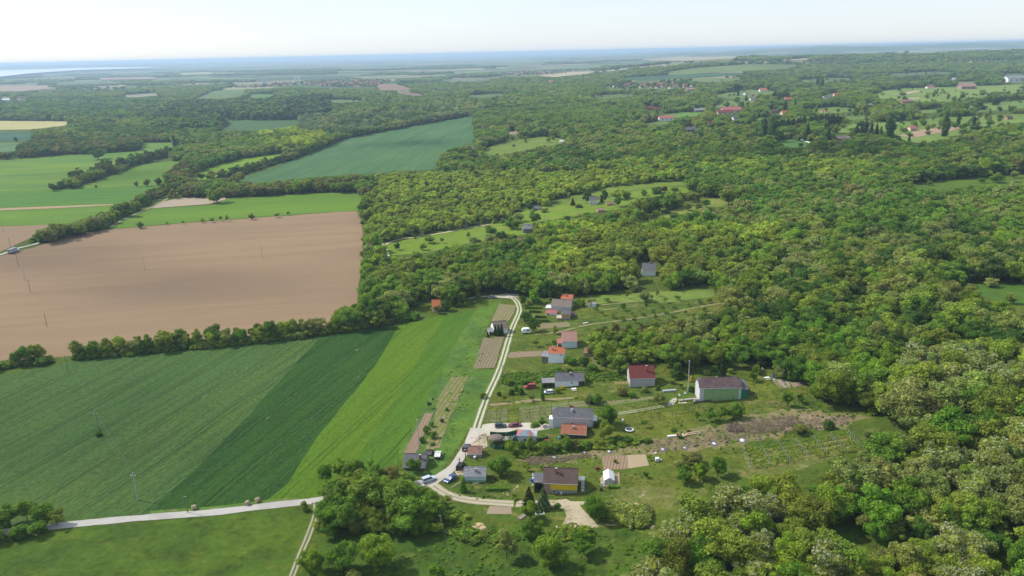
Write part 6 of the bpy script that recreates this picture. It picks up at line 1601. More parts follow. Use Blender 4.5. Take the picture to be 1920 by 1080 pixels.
def mixer():
    P = g1(890, 862); e = empty('concrete_mixer', P, .3, 'small concrete mixer with a pale drum beside the tiled shed', 'mixer')
    MB().tube((0, 0, .8), (.25, -.3, 1.35), .42, .25, 12).build('drum', M_WHITE, e)
    for a in (-.4, .4): MB().tube((a, .35, 0), (0, 0, .9), .05).build('leg', M_METAL, e)
    MB().tube((0, -.5, 0), (0, 0, .9), .05).build('leg', M_METAL, e); MB().box(-.3, .3, .1, .5, .3, .75).build('motor_box', simple('dark_steel', (.06, .06, .07), .6), e)
mixer()
def pond():
    P = g1(1012, 962); e = empty('sunken_basin', P, .1, 'sunken dark blue basin with white rim behind the two conifers', 'basin')
    MB().box(-1.2, 1.2, -.8, -.6, -.1, .15).box(-1.2, 1.2, .6, .8, -.1, .15).box(-1.2, -1.0, -.6, .6, -.1, .15).box(1.0, 1.2, -.6, .6, -.1, .15).build('rim', WM['lgrey'], e)
    MB().box(-1.0, 1.0, -.6, .6, -.1, .06).build('water', simple('basin_water', (.03, .06, .14), .1, .6), e)
pond()

# ------------------------------------------------------------------ person beside the black car
def person(x, y, label, rz=0.0, shirt=(.45, .60, .75), hair=(.12, .07, .04)):
    P = g1(x, y); e = empty('person', P, rz, label, 'person')
    def skin(name, pts, edges, rad, mat, par, lv=1):
        me = bpy.data.meshes.new(name); me.from_pydata(pts, edges, []); me.materials.append(mat)
        o = link(bpy.data.objects.new(name, me), par)
        s = o.modifiers.new('skin', 'SKIN'); sd = o.modifiers.new('sub', 'SUBSURF'); sd.levels = lv; sd.render_levels = lv
        sv = me.skin_vertices[0].data if me.skin_vertices else None
        if sv is None:
            me.skin_vertices  # created by the modifier
        for k, r in enumerate(rad): me.skin_vertices[0].data[k].radius = r if isinstance(r, tuple) else (r, r)
        me.skin_vertices[0].data[0].use_root = True
        return o
    J = [(0, 0, .95), (0, 0, 1.15), (0, 0, 1.38), (0, 0, 1.50), (0, -.01, 1.60), (0, -.01, 1.71), (.10, 0, .9), (.11, -.02, .5), (.11, .02, .08), (.12, -.12, .04), (-.10, 0, .9), (-.12, .03, .5), (-.13, .06, .08), (-.14, -.08, .04),
         (.19, 0, 1.40), (.27, .02, 1.12), (.26, -.12, .90), (.26, -.18, .82), (-.19, 0, 1.40), (-.27, .03, 1.12), (-.26, -.08, .88), (-.26, -.14, .80)]
    E = [(0, 1), (1, 2), (2, 3), (3, 4), (4, 5), (0, 6), (6, 7), (7, 8), (8, 9), (0, 10), (10, 11), (11, 12), (12, 13), (2, 14), (14, 15), (15, 16), (16, 17), (2, 18), (18, 19), (19, 20), (20, 21)]
    Rr = [.13, .13, .14, .055, .085, .075, .085, .06, .045, .04, .085, .06, .045, .04, .065, .045, .035, .03, .065, .045, .035, .03]
    skin('body', J, E, Rr, bpy.data.materials.get('skin_tone') or simple('skin_tone', (.45, .27, .18), .6), e)
    skin('shirt', [J[0], J[1], J[2], J[14], (.26, .01, 1.2), J[18], (-.26, .02, 1.2)], [(0, 1), (1, 2), (2, 3), (3, 4), (2, 5), (5, 6)], [.15, .15, .16, .085, .065, .085, .065], simple('light_shirt', shirt, .8), e)
    skin('trousers', [J[0], J[6], J[7], J[8], J[10], J[11], J[12]], [(0, 1), (1, 2), (2, 3), (0, 4), (4, 5), (5, 6)], [.15, .105, .08, .065, .105, .08, .065], simple('dark_trousers', (.10, .16, .30), .8), e)
    MB().add((ICO2[0] * np.array([.085, .10, .085]) + np.array([0, .015, 1.70])).tolist(), ICO2[1].tolist()).build('hair', simple('hair', hair, .8), e)
try:
    person(861.5, 867, 'person in a light blue shirt standing on the lane behind the black estate car', .6)
except Exception as ex:
    print('person', ex)

# ------------------------------------------------------------------ poles and wires
M_POLE = simple('pole_concrete', (.40, .39, .37), .85); M_POLEW = simple('pole_timber', (.21, .165, .13), .9)
POLE = {}
def pole(x, y, ytop, mat, label, arm=True, cross=False, key=None, rz=0.0):
    P = g1(x, y); h = solve(lambda s: project((P + np.array([0, 0, s]))[None])[1][0], 1, 30, ytop)
    e = empty('power_pole', P, rz, label, 'power pole')
    r = .19 if mat is M_POLE else .15
    MB().tube((0, 0, -.4), (0, 0, h), r, r * .62, 8).build('mast', mat, e)
    if arm:
        a = MB().box(-.75, .75, -.06, .06, h - .9, h - .75).build('crossarm', M_METAL, e)
        for q in (-.68, 0, .68): MB().tube((q, 0, h - .745 if q else h + .002), (q, 0, h - .55 if q else h + .2), .05, .05, 6).build('insulator', M_WHITE, a)
    else:
        MB().box(-.3, .3, -.07, .07, h - .25, h - .1).build('bracket', M_WHITE if cross else M_METAL, e)
    POLE[key or (x, y)] = (P[0], P[1], P[2] + h)
    return e
for q in [(258, 937, 887, M_POLE, 'grey cross-armed power pole in the grey-green crop near the road', True, 0, 'a'), (185, 805, 771, M_POLEW, 'power pole with a bush at its foot in the grey-green crop', True, 0, 'b'), (127, 694, 666, M_POLEW, 'power pole at the gap of the long hedgerow', True, 0, 'c'),
          (88, 613, 586, M_POLEW, 'dark power pole in the lower brown field', True, 0, 'd'), (57, 548, 523, M_POLEW, 'dark power pole in the brown field, next up from the lower one', True, 0, 'e'), (47, 526, 502, M_POLE, 'pale power pole beside a strip of dry grass in the brown field', True, 0, 'f'),
          (35, 501, 477, M_POLEW, 'power pole in the brown field below the lorry', True, 0, 'g'), (20, 466, 446, M_POLEW, 'power pole beside the lane above the lorry', True, 0, 'h'), (7, 437, 426, M_POLEW, 'power pole in the small brown field at the left edge', True, 0, 'i'),
          (272, 507, 483, M_POLE, 'pale power pole in the middle of the brown field', True, 0, 'j'), (492, 486, 460, M_POLE, 'pale power pole in the right part of the brown field', True, 0, 'k'), (352, 961, 930, M_POLEW, 'short dark pole beside the largest hay bale', False, 0, 'l'),
          (786, 848, 786, M_POLE, 'tall lamp-topped grey pole at the brown row plot', False, 1, 'm'), (1290, 735, 676, M_POLE, 'tall grey pole with white top left of the green house', False, 1, 'n'), (1727, 606, 583, M_POLE, 'grey pole sticking out of the right-hand wood', False, 1, 'o'),
          (827, 997, 966, M_POLEW, 'wooden pole at the edge of the tree clump in the foreground', False, 0, 'p'), (1105, 765, 735, M_POLEW, 'wooden pole behind the long white house', False, 0, 'q'), (792, 443, 428, M_POLE, 'pale pole beside the hillside lane, nearest the white lane', False, 0, 'r'),
          (875, 428, 411, M_POLE, 'pale pole beside the hillside lane before the dark wood', False, 0, 's'), (956, 406, 395, M_POLE, 'pale pole behind the dome-shaped tree', False, 0, 't'), (708, 452, 436, M_POLE, 'pale pole at the corner of the brown field wood', False, 1, 'u'), (1038, 398, 383, M_POLE, 'pale pole right of the grey cabin', False, 0, 'v'),
          (1021, 417, 403, M_POLE, 'pale pole on the hillside meadow right of the trees', False, 0, 'w'), (1118, 382, 367, M_POLE, 'pale pole in front of the stone villa', False, 0, 'x'), (1197, 369, 353, M_POLE, 'pale pole on the upper meadow', False, 0, 'y'), (1275, 357, 341, M_POLE, 'pale pole at the right end of the upper meadow', False, 0, 'z'),
          (1479, 256, 240, M_POLE, 'white pole at the top of the chalk lane', False, 1, 'aa'), (942, 702, 684, M_POLEW, 'wooden pole beside the two-rut track by the vine rows', False, 0, 'ab'), (909, 760, 746, M_POLEW, 'short wooden pole beside the two-rut track above the yard', False, 0, 'ac'), (873, 864, 842, M_POLEW, 'wooden pole between black car and tiled shed', False, 1, 'ad')]:
    pole(q[0], q[1], q[2], q[3], q[4], q[5], bool(q[6]), q[7])
M_WIRE = simple('wire', (.13, .14, .13), .5)
def wire(a, b, label, off=0.0, sag=1.0, r=.011):
    A = np.array(a) + np.array([off, 0, -.55 if off else .2]); B = np.array(b) + np.array([off, 0, -.55 if off else .2]); m = MB()
    pr = None
    for k in range(13):
        t = k / 12; p = A + (B - A) * t; p[2] -= sag * 4 * t * (1 - t)
        if pr is not None: m.tube(pr, p, r, None, 4, 0, False)
        pr = p
    tag(m.build('power_line', M_WIRE), label, 'power line')
wire(POLE['a'], POLE['b'], 'left wire from the cross-armed pole to the pole with the bush', -.68); wire(POLE['a'], POLE['b'], 'middle wire from the cross-armed pole to the pole with the bush', 0); wire(POLE['a'], POLE['b'], 'right wire from the cross-armed pole to the pole with the bush', .68)
wire(POLE['b'], POLE['c'], 'wire from the pole with the bush to the hedgerow gap', 0); wire(POLE['c'], POLE['d'], 'wire from the hedgerow gap into the brown field', 0)
Pend = g1(880, 1200); wire(POLE['p'], (Pend[0], Pend[1], Pend[2] + 7), 'wire running down from the wooden pole to the bottom of the photo', 0, 1.5, .02)
Pe2 = g1(620, 840); wire(POLE['a'], POLE['m'], 'long thin wire spanning the crops to the tall lamp-topped pole', 0, 5, .011)
wire(POLE['m'], POLE['ad'], 'wire from the lamp-topped pole to the lane', 0, 1.2)

# ------------------------------------------------------------------ vineyards, fences, hedges
M_POST = simple('vine_post', (.36, .37, .40), .8); M_POSTW = simple('timber_post', (.12, .10, .085), .9)
post_me = MB().box(-.045, .045, -.045, .045, -.2, 2.0).mesh('vine_post', M_POST)
postw_me = MB().box(-.05, .05, -.05, .05, -.2, 1.9).mesh('wooden_post', M_POSTW)
def vine_field(rows, npost, label, posts=True, pm=None, leafh=1.3, dens=5, tone='bright', nm='vine_row', where='', leaf=True, ps=1.0):
    """rows: (left px, right px) per row, far row first"""
    pm = pm or post_me
    for r, (a, b) in enumerate(rows):
        A, B = g1(*a), g1(*b); L = float(np.hypot(*(B - A)[:2])); rng = np.random.default_rng(900 + r + int(a[0]))
        e = empty(nm, A, 0, f"{['first', 'second', 'third', 'fourth', 'fifth', 'sixth', 'seventh', 'eighth', 'ninth', 'tenth', 'eleventh', 'twelfth'][r]} {label}, counted from the far side", 'vine row', where)
        d = (B - A) / L
        if leaf:
            n = int(L * dens * 3)
            t = rng.uniform(0, L, n); t = t[vnoise(t * .35, t * 0 + r, 5) > .18]; n = len(t)
            C = d[None] * t[:, None]; C[:, 0] += rng.normal(0, .11, n); C[:, 1] += rng.normal(0, .11, n)
            C[:, 2] = height(A[0] + C[:, 0], A[1] + C[:, 1]) - A[2] + rng.uniform(.35, leafh, n)
            P_, Q_ = leaf_quads(C, rng.normal(size=(n, 3)) + np.array([0, 0, .6]), .20, rng)
            me = raw_mesh('foliage', P_, Q_, [LEAF]); o = link(bpy.data.objects.new('foliage', me), e); o['tone'] = [float(v) for v in TONE[tone]]
        for k in range(npost):
            q = A + (B - A) * (k / max(1, npost - 1)); q[2] = float(height(q[0], q[1]))
            o = link(bpy.data.objects.new('post', pm), e); o.location = q - A; o.scale = (1, 1, ps)
rows = []
for k in range(8):
    f = k / 7.0
    rows.append(((1394 + (1410 - 1394) * f, 851 + (883 - 851) * f) if False else (1393 + 17 * f, 848 + 33 * f), (1590 + 27 * f, 815 + 28 * f)))
vine_field(rows, 7, 'trellised row of the small vineyard with pale posts', dens=5, leafh=.9, tone='bright', where='trellised rows of the small vineyard')
rows = [((1190 + 4 * k, 765 + 6.5 * k), (1296 + 8 * k, 752 + 6 * k)) for k in range(5)]
vine_field(rows, 5, 'wire-trained vine row left of the green house', pm=postw_me, dens=1.5, leafh=1.0, tone='olive', where='vine rows left of the green house', ps=1.0)
rows = [((1350 + 10 * k, 772 + 9 * k - 18), (1520 + 8 * k, 726 + 8 * k)) for k in range(4)]
vine_field(rows, 8, 'row of bare stakes right of the green house', pm=postw_me, dens=.7, leafh=.7, tone='olive', where='rows of stakes right of the green house', ps=.85)
rows = [((911, 771.5 + 5 * k), (1034, 763 + 5.8 * k)) for k in range(5)]
vine_field(rows, 7, 'low vine row above the gravel yard', pm=postw_me, dens=2.2, leafh=.9, tone='mid', where='low vine rows above the gravel yard', ps=.7)
rows = [((1120, 640 - 0), (1340, 592))]
vine_field([((1135, 606), (1335, 577)), ((1140, 613), (1345, 584)), ((1110, 596), (1300, 570))], 9, 'line of stakes in the upper orchard', pm=postw_me, dens=.6, leafh=.8, tone='olive', where='stake lines in the upper orchard', ps=1.2)

def clipped_hedge(x0, x1, y, h, lab, d=.9, tone='deep'):
    A = g1(x0, y); B = g1(x1, y); L = float(np.hypot(*(B - A)[:2])); e = empty('clipped_hedge', A, math.atan2(B[1] - A[1], B[0] - A[0]), lab, 'hedge')
    rng = np.random.default_rng(int(y)); n = int(L * 60)
    C = np.stack([rng.uniform(0, L, n), rng.uniform(0, d, n), rng.uniform(.1, h, n)], 1); f = rng.integers(0, 3, n)
    C[f == 0, 2] = h; C[f == 1, 1] = 0; C[f == 2, 1] = d
    N_ = np.zeros((n, 3)); N_[f == 0, 2] = 1; N_[f == 1, 1] = -1; N_[f == 2, 1] = 1
    P_, Q_ = leaf_quads(C, N_, .13, rng)
    o = link(bpy.data.objects.new('foliage', raw_mesh('foliage', P_, Q_, [LEAF])), e); o['tone'] = [float(v) for v in TONE[tone]]
    c = MB().box(.05, L - .05, .08, d - .08, -.3, h - .06).build('inner_branches', LEAF, e); c['tone'] = [float(v) for v in TONE[tone]]
for x0, x1, y, lab in ((984, 1017, 580, 'topmost clipped hedge beside the upper house group'), (992, 1015, 587, 'second clipped hedge beside the upper house group'), (1003, 1024, 597, 'third clipped hedge beside the upper house group'), (1008, 1030, 604.5, 'lowest clipped hedge beside the upper house group')):
    clipped_hedge(x0, x1, y, 1.4, lab)
clipped_hedge(911, 953, 922, 1.0, 'low leafy hedge on the lawn below the small shingle-roofed house', 1.4, 'green')
clipped_hedge(1140, 1160, 917, .9, 'short leafy hedge in front of the greenhouse', 1.4, 'green')

def mesh_fence(pts, h, lab, mat):
    W_ = [g1(*p) for p in pts]; O = W_[0]; e = empty('mesh_fence', O, 0, lab, 'fence')
    for a, b in zip(W_[:-1], W_[1:]):
        a = a - O; b = b - O; up = np.array([0, 0, h]); n = np.cross(b - a, up); n = n / np.linalg.norm(n) * .02
        MB().add([a - n, b - n, b + n, a + n, a - n + up, b - n + up, b + n + up, a + n + up], [(0, 3, 2, 1), (4, 5, 6, 7), (0, 1, 5, 4), (1, 2, 6, 5), (2, 3, 7, 6), (3, 0, 4, 7)]).build('net_panel', mat, e)
        MB().tube(a - np.array([0, 0, .3]), a + up * 1.05, .05).build('post', M_METAL, e)
M_NET = simple('green_net', (.015, .085, .050), .8)
mesh_fence([(919, 817), (932, 818), (950, 818), (970, 815)], 1.5, 'green mesh fence along the gravel yard', M_NET)
mesh_fence([(917, 832), (918, 838), (926, 842), (940, 843), (951, 841)], 1.2, 'curved green mesh fence around the brushwood arbour', M_NET)
mesh_fence([(1008, 826), (1018, 825), (1028, 822)], .8, 'green mesh fence right of the patchwork-roofed pavilion', M_NET)
mesh_fence([(1300, 757), (1330, 753), (1360, 749), (1395, 743), (1415, 738)], .7, 'low dark fence running below the green house', simple('dark_boards', (.10, .085, .07), .9))

# ------------------------------------------------------------------ single trees and bushes
def tr(x, y, wpx, hpx, kind, tone, label, name=None):
    P = g1(x, y); s = ppm(P)
    dep = math.atan2(CAM_H - P[2], math.hypot(P[0], P[1]))
    w = wpx / s * .94; h = max(.8, (hpx - wpx * .35 * math.sin(dep)) / s / math.cos(dep) * .91)
    return put_tree(P, w, h, kind, tone, label, name=name)
for q in [
    (941, 892, 52, 46, 'round', 'green', 'big round bright green tree between the small shingle-roofed house and the brown-roofed house'), (708, 1066, 80, 76, 'round', 'bright', 'biggest round tree in the foreground meadow'), (648, 1068, 68, 66, 'round', 'green', 'round green tree left of the biggest foreground tree'),
    (583, 1074, 56, 58, 'round', 'bright', 'rounded tree beside the two-rut track at the bottom'), (663, 1094, 38, 34, 'bush', 'grey', 'grey green bush at the bottom edge below the round trees'), (605, 1096, 30, 28, 'bush', 'green', 'small bush at the bottom edge beside the track'), (573, 958, 18, 27, 'bush', 'grey', 'single grey green bush beside the road fork'),
    (1030, 1066, 74, 72, 'round', 'bright', 'large bright green tree at the bottom centre'), (950, 1048, 48, 62, 'robinia', 'grey', 'half bare grey green tree at the bottom centre'), (1003, 1022, 48, 58, 'broad', 'green', 'light green tree above the large bright tree'), (995, 975, 38, 45, 'broad', 'bright', 'light green tree hiding the foot of the conifers'),
    (1095, 1040, 54, 52, 'broad', 'green', 'leafy tree right of the large bright tree'), (1115, 978, 46, 56, 'round', 'green', 'dense green tree at the dirt turning place'), (820, 1085, 45, 36, 'bush', 'green', 'round bush at the bottom edge under the wire'), (855, 1095, 30, 24, 'bush', 'olive', 'olive bush at the bottom edge right of the wire'),
    (992, 951, 32, 50, 'conifer', 'spruce', 'dark spruce in front of the lean-to'), (1019, 953, 33, 50, 'conifer', 'blue', 'blue spruce in front of the yellow wall'), (1141, 800, 42, 50, 'round', 'green', 'full green tree right of the long white house'), (1132, 825, 36, 42, 'robinia', 'olive', 'olive tree in front of the full green tree'),
    (1346, 893, 36, 46, 'broad', 'green', 'right dark tree of the group below the bare strip'), (1310, 898, 34, 40, 'broad', 'bright', 'middle light tree of the group below the bare strip'), (1280, 905, 36, 40, 'broad', 'green', 'left tree of the group below the bare strip'), (1297, 872, 44, 34, 'robinia', 'brownish', 'brown olive tree behind the group below the bare strip'),
    (1272, 880, 26, 26, 'bush', 'grey', 'grey green bush behind the tree group'), (1331, 790, 28, 30, 'orchard', 'green', 'left of the three trees below the green house'), (1358, 788, 30, 34, 'orchard', 'green', 'middle of the three trees below the green house'), (1384, 785, 32, 36, 'round', 'green', 'right of the three trees below the green house'),
    (1632, 838, 38, 42, 'round', 'grey', 'grey green olive-like tree right of the trellised vineyard'), (1207, 803, 18, 22, 'orchard', 'bright', 'small tree right of the trampoline'), (1306, 788, 14, 22, 'orchard', 'bright', 'little tree left of the three trees'), (1269, 708, 29, 36, 'cypress', 'deep', 'broad dark conifer between the two big houses'),
    (1354, 706, 15, 28, 'cypress', 'dark', 'dark columnar evergreen behind the green house'), (1296, 716, 9, 15, 'cypress', 'yellow', 'small golden yellow shrub behind the tall pole'), (1235, 757, 22, 26, 'round', 'grey', 'variegated small tree at the end of the driveway'), (1234, 732, 10, 12, 'cypress', 'deep', 'dark tip above the variegated tree'),
    (1209, 735, 17, 17, 'bush', 'grey', 'grey bush in front of the dark-red-roofed house'), (1166, 741, 30, 22, 'bush', 'brownish', 'brownish bush left of the dark-red-roofed house'), (1185, 746, 20, 16, 'bush', 'green', 'green bush below the pergola'), (1260, 720, 14, 14, 'bush', 'olive', 'olive bush below the broad dark conifer'), (1277, 728, 9, 12, 'orchard', 'deep', 'tiny tree right of the olive bush'),
    (1295, 734, 15, 16, 'bush', 'deep', 'dark bush at the foot of the tall pole'), (1327, 703, 18, 14, 'bush', 'grey', 'grey bush behind the green house'), (1370, 700, 16, 14, 'bush', 'blossom', 'pale flowering shrub right of the columnar evergreen'), (1400, 735, 16, 16, 'bush', 'brownish', 'brown green bush right of the green annex'), (1338, 695, 22, 14, 'bush', 'green', 'light bush above the green house'),
    (1017, 751, 8, 38, 'cypress', 'green', 'thin tall columnar tree before the silver white car'), (959, 740, 13, 15, 'cypress', 'deep', 'first rounded conifer in the garden row'), (967, 733, 12, 15, 'cypress', 'green', 'second rounded conifer in the garden row'), (977, 739, 13, 16, 'cypress', 'deep', 'third rounded conifer in the garden row'), (935, 742, 12, 12, 'bush', 'deep', 'dark bush at the left end of the garden row'),
    (946, 754, 13, 17, 'orchard', 'olive', 'small olive tree below the garden row'), (997, 752, 13, 15, 'orchard', 'brownish', 'small purple grey tree left of the columnar tree'), (955, 722, 20, 16, 'orchard', 'mid', 'fruit tree above the garden row'), (980, 720, 18, 16, 'orchard', 'mid', 'fruit tree left of the red van'), (1046, 737, 18, 15, 'bush', 'bright', 'bright bush in front of the low white house'),
    (1054, 731, 10, 10, 'bush', 'yellow', 'yellow flowering bush in front of the low white house'), (1079, 747, 7, 7, 'bush', 'lime', 'tiny lime green bush on the lawn'), (1104, 757, 26, 20, 'bush', 'deep', 'dark bush above the long white house'), (1120, 757, 28, 22, 'broad', 'green', 'low tree above the long white house, right'), (1099, 725, 12, 20, 'bush', 'deep', 'dark bush at the shaded open bay'),
    (1074, 768, 16, 10, 'bush', 'red', 'reddish brown shrub behind the long white house'), (1045, 698, 30, 18, 'bush', 'mid', 'bush above the low white house'), (1062, 696, 24, 16, 'bush', 'grey', 'grey bush above the low white house'), (986, 605, 26, 26, 'round', 'deep', 'dark tree beside the lane below the clipped hedges'), (1000, 623, 30, 34, 'robinia', 'deep', 'grey green tree beside the caravan'),
    (1041, 627, 18, 18, 'orchard', 'olive', 'small tree below the ochre house'), (1084, 575, 22, 20, 'round', 'bright', 'bright round tree right of the orange-roofed barn'), (1094, 573, 6, 12, 'cypress', 'deep', 'small dark conifer by the blue shed'), (1109, 572, 22, 18, 'robinia', 'grey', 'grey tree behind the blue shed'), (1092, 569, 14, 10, 'bush', 'mid', 'bush between the houses and the blue shed'),
    (994, 571, 12, 10, 'bush', 'grey', 'grey bush at the top corner of the clipped hedges'), (1078, 573, 9, 9, 'bush', 'grey', 'grey bush right of the brown-tiled house'), (1169, 583, 14, 18, 'broad', 'green', 'single dark green tree in the upper orchard'), (1210, 565, 30, 26, 'round', 'grey', 'large rounded grey green tree in the upper orchard'), (1211, 574, 7, 8, 'bush', 'deep', 'dark ball bush in the upper orchard'),
    (929, 629, 7, 24, 'cypress', 'dark', 'left thuja before the brown-roofed cottage'), (935, 630, 8, 26, 'cypress', 'dark', 'second thuja before the brown-roofed cottage'), (941, 630, 8, 27, 'cypress', 'dark', 'third thuja before the brown-roofed cottage'), (915, 633, 5, 14, 'cypress', 'dark', 'small dark thuja at the field edge'),
    (1113, 672, 30, 34, 'robinia', 'brownish', 'half bare tree right of the faded roof house'), (1130, 680, 34, 30, 'broad', 'green', 'green tree right of the ruined shed'), (1095, 685, 30, 24, 'bush', 'deep', 'dark bush right of the orange-roofed house'), (1070, 683, 26, 20, 'bush', 'green', 'green bush right of the orange-roofed house'), (1110, 694, 28, 20, 'bush', 'green', 'green bush below the ruined shed'),
    (1039, 645, 12, 12, 'bush', 'green', 'bright bush at the faded roof house'), (1030, 655, 20, 18, 'orchard', 'olive', 'thin fruit tree left of the faded roof house'), (1004, 650, 20, 20, 'orchard', 'olive', 'thin fruit tree on the rough lawn'), (868, 922, 14, 28, 'cypress', 'green', 'clipped double shrub left of the mint plinth'), (868, 904, 12, 12, 'bush', 'green', 'upper ball of the clipped shrub'),
    (1153, 868, 9, 10, 'bush', 'green', 'tiny bush at the corner of the tilled rows'), (1217, 863, 10, 14, 'orchard', 'bright', 'young tree at the corner of the dry plot'), (988, 884, 16, 20, 'orchard', 'bright', 'young light tree left of the brown-roofed house'), (1016, 880, 10, 10, 'orchard', 'green', 'small tree behind the brown-roofed house'), (1211, 897, 14, 16, 'orchard', 'green', 'young tree right of the greenhouse'),
    (964, 937, 13, 16, 'orchard', 'bright', 'small light tree above the lower track'), (906, 934, 6, 7, 'bush', 'deep', 'small dark bush on the lawn edge'), (1046, 950, 18, 10, 'bush', 'green', 'low bush under the blue spruce'), (958, 852, 26, 36, 'broad', 'bright', 'tall light green tree right of the arbour'), (978, 846, 26, 26, 'bush', 'green', 'bush in the hedge below the pavilion, left'),
    (997, 848, 24, 34, 'broad', 'mid', 'tree in the hedge below the pavilion'), (1021, 849, 24, 28, 'broad', 'mid', 'second tree in the hedge below the pavilion'), (1042, 846, 26, 20, 'bush', 'deep', 'bush in the hedge, middle'), (1061, 842, 28, 32, 'broad', 'mid', 'light tree in the hedge below the terracotta roof'), (1078, 843, 22, 24, 'robinia', 'brownish', 'olive tree in the hedge below the terracotta roof'),
    (1100, 840, 30, 20, 'bush', 'green', 'bush at the right part of the hedge'), (1123, 836, 30, 24, 'bush', 'olive', 'rounded bush at the right part of the hedge'), (1148, 832, 28, 18, 'bush', 'green', 'bush right of the hedge'), (1172, 830, 26, 16, 'bush', 'deep', 'dark bush ending the hedge'), (1215, 830, 22, 12, 'bush', 'deep', 'low dark bush above the white ash patches'),
    (1275, 822, 14, 10, 'bush', 'deep', 'small bush beside the red stove'), (1262, 808, 18, 8, 'bush', 'deep', 'flat bush above the white bench'), (1064, 792, 4, 3, 'bush', 'deep', 'tiny bush by the shaded white wall'), (1003, 800, 22, 12, 'bush', 'green', 'low shrub at the gravel yard'), (1017, 800, 18, 22, 'broad', 'green', 'shrubby tree at the end of the gravel yard'), (1117, 800, 12, 16, 'bush', 'deep', 'dark bush at the corner of the long white house'),
    (903, 592, 0.1, 0.1, 'bush', 'deep', None) if False else (809, 800, 15, 14, 'bush', 'green', 'upper bush of the weedy vineyard row'), (800, 813, 17, 17, 'round', 'green', 'left bush of the weedy vineyard'), (813, 821, 17, 16, 'round', 'green', 'right bush of the weedy vineyard'), (792, 829, 14, 14, 'round', 'green', 'lowest bush of the weedy vineyard'), (804, 766, 12, 17, 'orchard', 'deep', 'small dark tree at the edge of the bright crop'),
    (812, 753, 5, 9, 'orchard', 'deep', 'tiny dark tree above the small dark tree'), (829, 792, 9, 10, 'bush', 'deep', 'dark bush among the weedy vines'), (838, 770, 10, 10, 'bush', 'green', 'green bush among the weedy vines'), (812, 834, 16, 6, 'bush', 'deep', 'flat bed of plants below the weedy vineyard'), (906, 747, 22, 16, 'bush', 'olive', 'olive bush beside the two-rut track'),
    (777, 886, 30, 34, 'broad', 'green', 'tree hanging over the dark-roofed cottage'), (1497, 812, 36, 24, 'bush', 'brownish', 'large rounded brown green bush on the bare strip'), (1553, 804, 26, 24, 'bush', 'deep', 'rounded bush right of the large brown green bush'), (1500, 756, 20, 24, 'orchard', 'deep', 'leaning little tree above the bare strip'), (1476, 762, 24, 36, 'robinia', 'mid', 'thin light tree above the brush heap'),
    (1470, 826, 8, 14, 'orchard', 'yellow', 'young yellow green tree above the vineyard'), (1398, 840, 5, 8, 'orchard', 'green', 'tiny ball tree left of the vineyard'), (1374, 848, 6, 12, 'orchard', 'bright', 'young tree left of the tiny ball tree'), (1351, 848, 6, 14, 'orchard', 'bright', 'first young tree below the ash patches'), (1412, 716, 24, 24, 'orchard', 'mid', 'spreading fruit tree right of the green house'),
    (1419, 703, 18, 24, 'robinia', 'olive', 'olive tree behind the spreading fruit tree'), (1460, 708, 36, 30, 'round', 'grey', 'rounded grey green tree above the garden beds'), (1500, 716, 34, 34, 'round', 'green', 'green tree over the garden beds'), (1527, 745, 22, 26, 'round', 'green', 'tree at the corner of the garden beds'), (185, 818, 18, 14, 'bush', 'deep', 'dark bush at the foot of the pole in the grey-green crop'),
    (263, 428, 16, 15, 'round', 'mid', 'largest round tree on the upper edge of the brown field'), (314, 422, 7, 8, 'orchard', 'mid', 'small tree second from the left on the field edge'), (343, 421, 8, 9, 'orchard', 'olive', 'small tree third from the left on the field edge'), (380, 418, 13, 10, 'orchard', 'olive', 'flat-crowned tree on the field edge'), (398, 417, 12, 12, 'orchard', 'olive', 'tree fifth from the left on the field edge'),
    (415, 415, 10, 13, 'orchard', 'olive', 'tree left of the paired trees on the field edge'), (426, 415, 11, 13, 'orchard', 'olive', 'right one of the paired trees on the field edge'), (473, 412, 13, 14, 'round', 'brownish', 'round tree alone on the field edge'), (520, 408, 13, 12, 'orchard', 'olive', 'tree near the right end of the field edge'), (541, 405, 9, 11, 'orchard', 'olive', 'last small tree on the field edge'),
    (185, 299, 36, 24, 'broad', 'deep', 'big dark tree standing out in front of the far wood'), (256, 350, 10, 11, 'round', 'brownish', 'left tree of the three in the far green field'), (277, 349, 14, 15, 'round', 'brownish', 'middle tree of the three in the far green field'), (297, 348, 15, 17, 'round', 'deep', 'right tree of the three in the far green field'), (180, 353, 9, 8, 'bush', 'olive', 'small bush in the far green field'), (378, 338, 20, 16, 'orchard', 'deep', 'spreading tree beside the lit wheat field'),
    (30, 266, 9, 10, 'round', 'deep', 'dark tree in the pale green field at the left edge'), (744, 469, 13, 17, 'broad', 'deep', 'first tree on the hillside meadow, beside the white lane'), (814, 458, 8, 7, 'orchard', 'olive', 'tiny fruit tree on the hillside meadow'), (828, 456, 11, 13, 'orchard', 'deep', 'fruit tree right of the tiny one on the meadow'), (878, 446, 12, 12, 'orchard', 'green', 'fruit tree in the middle of the hillside meadow'),
    (921, 446, 24, 26, 'round', 'green', 'left tree of the pair before the wooden barn'), (941, 455, 26, 26, 'round', 'deep', 'right tree of the pair before the wooden barn'), (960, 430, 25, 26, 'round', 'green', 'dome-shaped dark tree above the meadow'), (975, 424, 14, 14, 'orchard', 'grey', 'grey fruit tree beside the dome-shaped tree'), (1002, 420, 28, 28, 'broad', 'green', 'dark tree behind the wooden barn'), (994, 395, 14, 18, 'round', 'deep', 'dark tree left of the grey cabin'),
